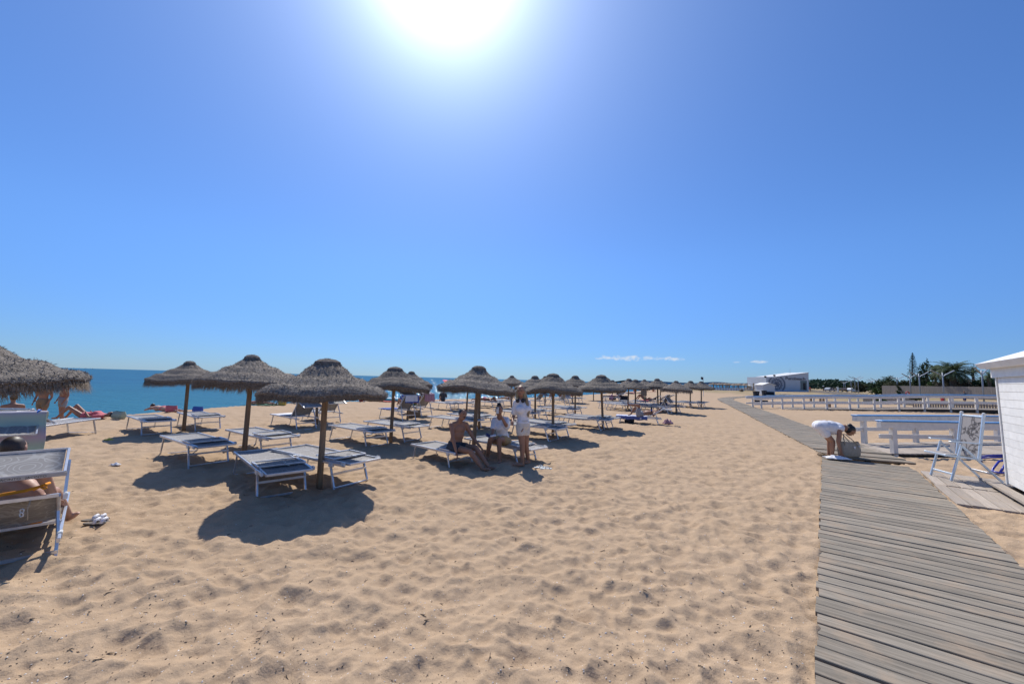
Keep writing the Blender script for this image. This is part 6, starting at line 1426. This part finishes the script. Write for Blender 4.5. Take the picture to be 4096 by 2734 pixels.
bs = thing('bikini_top', 'bright orange bikini strap tied across the back of the woman', 'bikini'); st = [at(-60, 1992, 3.72), at(20, 1975, 3.70), at(100, 1962, 3.73), at(160, 1945, 3.79), at(198, 1930, 3.90)]
bs.location = st[1]; so0 = Vector(st[1]); MB().tube([p - so0 for p in st], [.013, .014, .014, .013, .012], 8).build('strap', MT['orange_cloth'], bs, True)
kn_ = st[3] - so0
for dx, dz in ((.05, .02), (.05, -.015), (-.04, -.03)): MB().tube([kn_, kn_ + Vector((dx, -.01, dz)), kn_ + Vector((dx * 1.3, 0, dz * .4))], .009, 6).build('bow', MT['orange_cloth'], bs, True)
# striped towel over the raised back behind her
def pastel_mat():
    m, t, b = base_mat('pastel_towel'); b.inputs['Roughness'].default_value = .9; tc = nd(t, 'ShaderNodeTexCoord'); sp = nd(t, 'ShaderNodeSeparateXYZ'); t.links.new(tc.outputs['Object'], sp.inputs[0]); mu_ = nd(t, 'ShaderNodeMath', operation='MULTIPLY'); mu_.inputs[1].default_value = 2.3; t.links.new(sp.outputs[2], mu_.inputs[0]); fr_ = nd(t, 'ShaderNodeMath', operation='FRACT'); t.links.new(mu_.outputs[0], fr_.inputs[0])
    cr = nd(t, 'ShaderNodeValToRGB'); e = cr.color_ramp.elements; e[0].color = (.30, .50, .50, 1); e[1].color = (.50, .42, .52, 1); e[1].position = .5
    for p_, c in ((.25, (.42, .52, .44, 1)), (.75, (.34, .40, .55, 1)), (.95, (.30, .50, .50, 1))): q_ = e.new(p_); q_.color = c
    t.links.new(fr_.outputs[0], cr.inputs[0]); t.links.new(cr.outputs[0], b.inputs['Base Color']); return m
MT['pastel'] = pastel_mat()
def back_towel(bed, angle, m, label, len_back=.5, len_front=.2, hw=.30, edge_m=None, top=.80):
    """towel folded over the top of a raised backrest"""
    ca, sa = math.cos(rad(angle)), math.sin(rad(angle)); HY, zt = .42, .405; tp = Vector((0, HY - top * ca, zt + top * sa)); pr = []
    for f in np.linspace(1, 0, 6): pr.append(tp + Vector((0, -.035 - .02 * f, -f * len_back)))
    pr.append(tp + Vector((0, -.01, .03)))
    for f in np.linspace(.1, 1, 5): pr.append(tp + Vector((0, ca, -sa)) * f * len_front + Vector((0, sa, ca)) * .035)
    vs = []; fs = []; n = 12
    for j, p in enumerate(pr):
        for i in range(n + 1): x = -hw + 2 * hw * i / n; vs.append((x * (1 + .03 * math.sin(j)), p.y + .012 * math.sin(i * 1.9) * (1 - j / 12), p.z + (.02 * math.sin(i * .9) if j == 0 else 0)))
    for j in range(len(pr) - 1):
        for i in range(n): k = j * (n + 1) + i; fs.append((k, k + 1, k + n + 2, k + n + 1))
    o = link('towel', mesh_from('towel', vs, fs), None, [m, edge_m or m], True); o.data.polygons.foreach_set('material_index', [1 if (q_ // n) < 1 or (q_ % n) >= n - 1 else 0 for q_ in range(len(fs))])
    sd_ = o.modifiers.new('t', 'SOLIDIFY'); sd_.thickness = .008; o.location = bed.location; o.rotation_euler = bed.rotation_euler; return tag(o, label, 'towel', 'towels over sunbed backs')
back_towel(NB2, 52, MT['pastel'], 'pastel striped towel clipped over a raised sunbed back with a blue peg', .62, .25, .40)
cl = NB2.matrix_basis @ Vector((.30, -.06, 1.03)); t = thing('towel_clip', 'bright blue plastic peg holding the pastel towel', 'peg', cl); MT['peg_blue'] = mat('peg_blue', (.02, .20, .75), .35)
MB().tube([(0, -.03, -.05), (0, -.03, .02), (0, 0, .05), (0, .03, .02), (0, .03, -.05)], .010, 6).build('peg_jaw', MT['peg_blue'], t, True); MB().tube([(.02, -.03, -.05), (.02, -.03, .02), (.02, 0, .05), (.02, .03, .02), (.02, .03, -.05)], .010, 6).build('peg_jaw', MT['peg_blue'], t, True)
beds = {o['label']: o for o in C.objects if o.get('category') == 'sunbed' and o.parent is None}
def bd(k): return next(v for l, v in beds.items() if k in l)
back_towel(bd('white and blue towel'), 48, MT['white_cloth'], 'white towel with blue border over a raised sunbed back', .30, .2, .33, MT['blue_cloth'])
back_towel(bd('dusty pink towel'), 48, MT['mauve_cloth'], 'dusty pink checked towel over a raised sunbed back', .34, .2, .30)
bed_towel(bd('white and blue towel'), .9, 1.5, MT['blue_cloth'], 'folded blue towel lying on the foot of the towel draped sunbed', .03, .395)
bed_towel(bd('towel on its foot'), .8, 1.6, MT['white_cloth'], 'pale towel spread on the foot of the brown backed sunbed', .02, .395)
# white sandals in the left foreground
q = g(395, 2085); t = thing('sandals', 'pair of white buckled sandals on the sand beside the bikini woman\'s sunbed', 'sandals', (q.x, q.y, gz(q.x, q.y) + .01)); MT['sand_sole'] = mat('sand_sole', (.16, .13, .10), .8)
for k, (off, an) in enumerate((((-.10, .06, 0), .35), ((.02, -.04, 0), .25))):
    slipper(t, off, an, MT['sand_sole'], MT['white_cloth']); R = Matrix.Rotation(an, 3, 'Z')
    for x in (.0, .065): MB().tube([R @ Vector((x, -.045, .01)) + Vector(off), R @ Vector((x, -.03, .05)) + Vector(off), R @ Vector((x, .03, .05)) + Vector(off), R @ Vector((x, .045, .01)) + Vector(off)], .018, 6).build('broad_strap', MT['white_cloth'], t, True)
# figure-eight hook and cord on the near backrest
cp = at(87, 2050, 3.62); t = thing('cord_hook', 'white figure eight hook hanging on a cord behind the near sunbed back', 'hook', cp)
for dz in (.018, -.016): MB().tube([(math.cos(a * .785) * .017, 0, dz + math.sin(a * .785) * .017) for a in range(9)], .005, 6).build('ring', MT['plastic_white'], t, True)
MB().tube([(.05, .01, .10), (.045, 0, .03), (.06, 0, -.06)], .004, 5).build('cord', MT['canvas'], t, True)
# bathers at the water's edge and between the beds
q = g(268, 1690); bather('standing bather in two tone swim shorts behind the large straw umbrella', 'stand', at(246, 1650, 15.6).x, 15.6, rad(160), 'tan', HK, None, MT['grey_cloth'], swim=False)
q = g(180, 1690); bather('bather standing next to the one in two tone swim shorts', 'stand', at(166, 1650, 15.0).x, 15.0, rad(190), 'tan', HK, None, MT['khaki_cloth'], swim=False)
q = g(60, 1700); bather('bather in dark red sitting behind the pastel towel', 'sit', q.x - .4, q.y + .2, rad(60), 'tan', HK, None, MT['char_cloth'])
q = g(325, 1673); bather('bather in a pink top lying on the sand edge with a raised arm', 'lie_knees', q.x, q.y, rad(-75), 'tan', HK, MT['pink_cloth'], MT['pink_cloth'], fem=True); bag('beach_bag', 'pale green bag behind the head of the bather in pink', 'bag', (q.x + 1.05, q.y + .25, gz(q.x + 1, q.y)), .5, .28, .24, MT['sage_cloth'], -.2, False)
q = g(690, 1645); bather('bather lying on the front at the sand edge with wrapped pattern cloth', 'lie_front', q.x - .3, q.y, rad(75), 'fair', HB, None, MT['pink_cloth'], fem=True); bag('beach_bag', 'red patterned bag at the sand edge by the seaward umbrella', 'bag', (q.x + .15, q.y - .25, gz(q.x, q.y)), .40, .24, .26, MT['pink_cloth'], .3, False); bag('beach_bag', 'blue and yellow bag at the sand edge by the seaward umbrella', 'bag', (q.x + 1.0, q.y + .1, gz(q.x + 1, q.y)), .40, .24, .24, MT['blue_cloth'], .1, False)
q = g(1045, 1618); bather('bather stretched out on a bright towel at the sand edge', 'lie_back', q.x, q.y, rad(80), 'tan', HK, None, MT['yellow_cloth']); towel_flat('multicoloured towel below the stretched out bather', q.x, q.y, .9, 1.9, rad(80), MT['green_cloth']); bag('beach_bag', 'yellow bag beside the stretched out bather', 'bag', (q.x + 1.1, q.y + .1, gz(q.x + 1, q.y)), .4, .25, .36, MT['yellow_cloth'], .1, False)
q = g(1215, 1612); bather('bather on the back with bent knee behind the raised brown sunbeds', 'lie_knees', q.x, q.y, rad(-85), 'fair', HB, MT['mauve_cloth'], MT['blue_cloth'], fem=True)
q = g(1345, 1609); bather('bather sitting at the sand edge in blue behind the raised brown sunbeds', 'sit', q.x, q.y + 1.2, rad(40), 'tan', HK, None, MT['blue_cloth'], s=.9); 
q = g(1400, 1609); bather('second bather sitting at the sand edge in red', 'sit', q.x + .2, q.y + 1.4, rad(10), 'tan', HB, None, MT['red_cloth'], fem=True, s=.9)
q = g(1525, 1604); towel_flat('long crimson towel spread at the sand edge', q.x, q.y, .9, 2.3, rad(75), MT['red_cloth'])
q = g(1590, 1605); t = thing('inflatable_board', 'turquoise inflatable board lying at the sand edge', 'inflatable', (q.x, q.y, gz(q.x, q.y) + .10), rad(80)); MB().box((0, 0, .05), (.75, 2.2, .16), ch=.05).build('board', MT['teal_cloth'], t); MB().box((0, 0, .145), (.5, 1.7, .03), ch=.01).build('deck_pad', MT['white_cloth'], t)
b1 = bd('white and blue towel'); v = at(1660, 1600, 24.5); bather('bather in orange red sitting beyond the white towelled sunbed', 'sit', v.x, v.y, rad(20), 'tan', HK, MT['red_cloth'], MT['red_cloth'], fem=True); bather('bather in blue sitting next to the one in orange red', 'sit', v.x - .75, v.y + .3, rad(40), 'tan', HB, MT['blue_cloth'], MT['blue_cloth'])
b2 = bd('dusty pink towel'); v = b2.matrix_basis @ Vector((0, 1.0, .40)); bather('bather reclining on the sunbed with the dusty pink towel', 'recline', v.x, v.y, b2.rotation_euler.z + math.pi, 'tan', HB, None, MT['green_cloth'], z=v.z, fem=True)
v = b2.matrix_basis @ Vector((-.3, -.6, 0)); bag('beach_bag', 'khaki bag with patterned straps on the sand behind the white towelled sunbed', 'bag', (v.x - .7, v.y - .3, gz(v.x, v.y)), .6, .35, .3, MT['khaki_cloth'], .5)
# rainbow parasol at the sea edge
def cloth_parasol(label, x, y, cols, r=1.0, h=1.9, tilt=.3, grp='beach parasols at the water edge', z0=None):
    t = thing('beach_parasol', label, 'parasol', (x, y, gz(x, y) if z0 is None else z0), 0, grp); t.rotation_euler = (0, tilt, .4); n = 8
    for k in range(n):
        a0, a1 = 6.2832 * k / n, 6.2832 * (k + 1) / n; vs = []; fs = []; m = 5
        for i in range(m + 1):
            f = i / m; rr_ = r * math.sin(f * 1.25) / math.sin(1.25); zz_ = h + .38 * r * math.cos(f * 1.25)
            for a in (a0, (a0 + a1) / 2, a1): q_ = rr_ * (1 - .03 * f * (a == (a0 + a1) / 2)); vs.append((q_ * math.cos(a), q_ * math.sin(a), zz_))
        for i in range(m):
            for j in range(2): b = i * 3 + j; fs.append((b, b + 1, b + 4, b + 3))
        link('panel', mesh_from('panel', vs, fs), t, cols[k % len(cols)])
    MB().tube([(0, 0, -.3), (0, 0, h + .4)], .018, 6).build('pole', MT['alu'], t); return t
PC = lambda n_, c: mat(n_, c, .7, trans=.45)
sky_c = PC('parasol_sky', (.25, .60, .90)); lil = PC('parasol_pink', (.85, .20, .35)); yel = PC('parasol_yellow', (.80, .75, .15)); orr = PC('parasol_orange', (.85, .35, .15)); nav = PC('parasol_navy', (.05, .08, .35))
q = g(1790, 1597); cloth_parasol('pink and rainbow striped beach parasol at the water edge', q.x, q.y - 1.5, [lil, yel, orr, lil], .95, 1.2, .5)
q = g(1770, 1600); bather('bather in dark clothes sitting below the rainbow parasol', 'sit', q.x + .3, q.y - 1.6, rad(20), 'tan', HK, MT['char_cloth'], MT['char_cloth'])
q = g(2240, 1592); cloth_parasol('light blue beach parasol standing open near the water', q.x - 1.0, q.y - 1, [sky_c, sky_c], 1.05, 1.35, .15)
bather('bather sitting below the light blue parasol', 'sit', q.x - .9, q.y - 1.2, rad(10), 'tan', HK, None, MT['char_cloth']); bather('second bather below the light blue parasol', 'sit', q.x - .1, q.y - 1.1, rad(-20), 'tan', HB, None, MT['red_cloth'], fem=True)
q = g(2232, 1593); bather('dark haired bather standing at the water edge in dark swim shorts', 'stand', q.x, q.y - 3.0, rad(30), 'brown', HK, None, MT['char_cloth'], swim=False)
q = g(2262, 1588); bather('bather sitting alone on a towel at the water edge', 'sit', q.x, q.y - 1, rad(30), 'tan', HK, None, MT['blue_cloth']); 
q = g(2290, 1584); bather('bather in red lying at the water edge', 'lie_back', q.x, q.y, rad(80), 'tan', HB, None, MT['red_cloth'], fem=True)
# sunbathers on beds
b3 = bd('pink shorts'); v = b3.matrix_basis @ Vector((0, .95, .39)); bather('sunbather in pink shorts lying on a flat sunbed', 'lie_front', v.x, v.y, b3.rotation_euler.z + math.pi, 'tan', HB, None, MT['pink_cloth'], z=v.z)
b3b = bd('facing the light blue'); v = b3b.matrix_basis @ Vector((0, .9, .39))
q = g(2025, 1628); bather('sunbather sitting up beside the one in pink shorts', 'recline', q.x + .2, q.y + 1.5, HD + math.pi, 'tan', HK, MT['cream_cloth'], MT['char_cloth'], z=.39)
b4 = bd('lying on her front by a black bag'); v = b4.matrix_basis @ Vector((0, .95, .39)); bather('sunbather lying on her front on a sunbed beside a black bag', 'lie_front', v.x, v.y, b4.rotation_euler.z + math.pi, 'fair', HB, None, MT['mauve_cloth'], z=v.z, fem=True); bag('beach_bag', 'big black bag beside the sunbather lying on her front', 'bag', (v.x + 1.1, v.y - .5, gz(v.x, v.y)), .8, .5, .55, MT['black_cloth'], .2, False)
bed_towel(b4, .6, 1.0, MT['mauve_cloth'], 'lilac towel hanging from the sunbed of the sunbather on her front', .28, .40)
b5 = bd('draped with a blue towel'); back_towel(b5, 52, MT['blue_cloth'], 'blue towel over a raised sunbed back near the black bag', .45, .2, .3)
b6 = bd('sunbather with the pink towel'); v = b6.matrix_basis @ Vector((0, .95, .39)); bather('sunbather in green lying on a half raised sunbed', 'lie_knees', v.x, v.y, b6.rotation_euler.z + math.pi, 'tan', HK, None, MT['green_cloth'], z=v.z, fem=True); bed_towel(b6, .5, 1.2, MT['pink_cloth'], 'bright pink towel on the sunbed of the sunbather in green', .12, .395)
v = b6.matrix_basis @ Vector((-.2, -.5, 0)); bag('beach_bag', 'straw coloured bag behind the sunbather in green', 'bag', (v.x, v.y, gz(v.x, v.y)), .45, .3, .35, MT['khaki_cloth'], .3)
v = UP['U19'] + WV * .65 + DV * .9; bag('beach_bag', 'dark blue bag lying on a flat sunbed near the boardwalk', 'bag', (v.x, v.y, .40), .5, .3, .16, MT['navy'], .4, False)
v = UP['Ub'] + WV * 1.6; bag('beach_bag', 'brown wicker bag on the sand among the far sunbeds', 'bag', (v.x, v.y - 2.5, gz(v.x, v.y)), .45, .3, .38, MT['khaki_cloth'], .3)
# groups farther along the beach
rr = random.Random(31); cols = [MT[k] for k in ('pink_cloth', 'blue_cloth', 'char_cloth', 'red_cloth', 'teal_cloth', 'yellow_cloth', 'white_cloth')]
names = ['pink', 'blue', 'dark', 'red', 'turquoise', 'yellow', 'white']
for i, (px, py, ps) in enumerate(((2520, 1574, 'lie_back'), (2540, 1571, 'sit'), (2562, 1573, 'lie_front'), (2583, 1566, 'stand'), (2590, 1567, 'stand'), (2612, 1566, 'sit'), (2655, 1561, 'sit'), (2672, 1561, 'lie_back'), (2690, 1560, 'sit'), (2705, 1559, 'lie_knees'), (2725, 1558, 'sit'), (2470, 1580, 'lie_back'))):
    q = g(px, py); k = i % 7; bather('far bather in %s %s on the open sand beyond the umbrellas' % (names[k], {'lie_back': 'lying', 'sit': 'sitting', 'lie_front': 'lying face down', 'stand': 'standing', 'lie_knees': 'lying with bent knees'}[ps]), ps, q.x, q.y, rr.uniform(-1.5, 1.5), 'tan', [HB, HK][i % 2], None if i % 2 else cols[k], cols[k], voxel=.035, group='far bathers beyond the umbrellas')
    if ps != 'stand': towel_flat('%s towel below a far bather' % names[(k + 2) % 7], q.x, q.y, .9, 1.8, rr.uniform(0, 3), cols[(k + 2) % 7], 'far towels on the open sand')
p = gp(3856, 55); bather('walker in dark top and blue trousers passing the tall fence', 'stand', p.x, 55, rad(90), 'tan', HK, MT['char_cloth'], MT['navy'], z=p.z, swim=False, voxel=.03, group='walkers by the car park', shorts=.9)
p = gp(3240, 128); bather('walker in red top at the corner of the club building', 'stand', p.x, 128, rad(180), 'tan', HK, MT['red_cloth'], MT['char_cloth'], z=p.z + .1, swim=False, voxel=.035, group='walkers by the car park', shorts=.9)
for i, px in enumerate((3325, 3334, 3345)): p = gp(px, 140 + i); bather('far walker with a bicycle group by the low palisade', 'stand', p.x, 140 + i, rad(90 * i), 'tan', HK, MT['char_cloth'], MT['grey_cloth'], z=p.z, swim=False, voxel=.04, group='far walkers by the low palisade', shorts=.9)
# ------------------------------------------------------------------ litter on the sand: twigs, reeds, shells
MT['twig'] = mat('twig', (.10, .075, .055), .9, (.05, .04, .03), 30); MT['shell'] = mat('shell', (.72, .68, .62), .5, (.55, .50, .45), 60); MT['reed'] = mat('reed', (.40, .32, .20), .8)
def twig_mesh(seed):
    rr = random.Random(seed); L = rr.uniform(.03, .09); m = MB(); a = Vector((-L / 2, 0, .003)); b = Vector((0, rr.uniform(-.008, .008), .007)); c = Vector((L / 2, rr.uniform(-.012, .012), .004)); m.tube([a, b, c], [.0028, .0036, .0020], 5)
    if rr.random() < .3: m.tube([b, b + Vector((L * .25, L * .2, .004))], [.003, .0015], 4)
    me = mesh_from('twig', m.v, m.f); me.materials.append(MT['twig'] if rr.random() < .75 else MT['reed']); return me
TW = [twig_mesh(i) for i in range(9)]; rr = random.Random(77)
for i in range(130):
    for _ in range(20):
        px, py = rr.uniform(0, 3260), 1960 + 774 * rr.random() ** .8
        q = g(px, py)
        if walk_mask(np.array([q.x]), np.array([q.y]))[0] < .01: break
    o = link('twig', TW[rr.randrange(9)]); o.location = (q.x, q.y, gz(q.x, q.y) - .001); o.rotation_euler = (rr.uniform(-.2, .2), rr.uniform(-.25, .25), rr.uniform(0, 6.28)); s = rr.uniform(.4, .95); o.scale = (s, s, s)
    tag(o, 'small dark twig lying on the trampled sand', 'twig', 'twigs scattered on the sand')
def scatter(name, label, m, n, size, flat, ylo, yhi):
    mb = MB()
    for _ in range(n):
        px, py = rr.uniform(0, 4000), ylo + (yhi - ylo) * rr.random() ** .7; q = g(px, py)
        if walk_mask(np.array([q.x]), np.array([q.y]))[0] > .01: continue
        s = size * rr.uniform(.4, 1.5); R = Euler((rr.uniform(-.5, .5), rr.uniform(-.5, .5), rr.uniform(0, 6.28))).to_matrix(); z = gz(q.x, q.y) + s * .2
        vs = [R @ Vector(v) * s + Vector((q.x, q.y, z)) for v in ((-1, 0, 0), (0, -.6, 0), (1, 0, 0), (0, .6, 0), (0, 0, flat), (0, 0, -flat))]; mb.add(vs, [(0, 1, 4), (1, 2, 4), (2, 3, 4), (3, 0, 4), (1, 0, 5), (2, 1, 5), (3, 2, 5), (0, 3, 5)])
    return tag(mb.build(name, m), label, 'debris', kind='stuff')
scatter('shell_fragments', 'tiny white shell fragments scattered over the sand', MT['shell'], 900, .0075, .35, 1850, 2734)
scatter('plant_crumbs', 'tiny dark plant crumbs scattered over the sand', MT['twig'], 1500, .006, .3, 1850, 2734)
q = g(462, 1862); towel_heap('plastic_wrapper', 'crumpled white wrapper on the sand', (q.x, q.y, gz(q.x, q.y)), .16, .09, .04, MT['white_cloth'], 8)['category'] = 'wrapper'
q = g(435, 1756); towel_heap('plastic_wrapper', 'crumpled yellow and dark wrapper on the sand at a shadow edge', (q.x, q.y, gz(q.x, q.y)), .2, .12, .05, MT['yellow_cloth'], 9)['category'] = 'wrapper'
# flag pole and tiny sails
q = at(2813, 1513, 60); t = thing('flag_pole', 'thin pole with a small dark flag above the last umbrella row', 'flag', (q.x, 60, 0)); MB().tube([(0, 0, -.2), (0, 0, q.z + .2)], .03, 6).build('pole', MT['alu'], t); MB().add([(0, 0, q.z + .2), (-.02, 0, q.z - .25), (-.35, .05, q.z - .1), (-.33, .05, q.z + .25)], [(0, 1, 2, 3)]).build('flag', MT['char_cloth'], t)
for i, px in enumerate((252, 264, 296, 318, 341, 345, 363, 372)):
    v = at(px, 1463, 2500); sc_ = [MT['white_cloth'], MT['red_cloth'], MT['blue_cloth']][i % 3]
    t = thing('sail_boat', 'tiny far sail boat with %s sail on the horizon' % ['white', 'red', 'blue'][i % 3], 'boat', (v.x, 2500, SEA_Z), 0, 'sail boats on the horizon'); MB().prism([(-2.2, .9), (-1.6, 0), (1.6, 0), (2.4, .9)], -.6, .6).build('hull', MT['white_cloth'], t); MB().add([(-.2, 0, 1.2), (2.2, 0, 1.3), (0, 0, 7.5)], [(0, 1, 2)]).add([(-.3, .05, 1.4), (-2, .05, 1.3), (-.1, .05, 6.5)], [(0, 2, 1)]).build('sail', sc_, t)
bpy.data.scenes.remove(TMP)
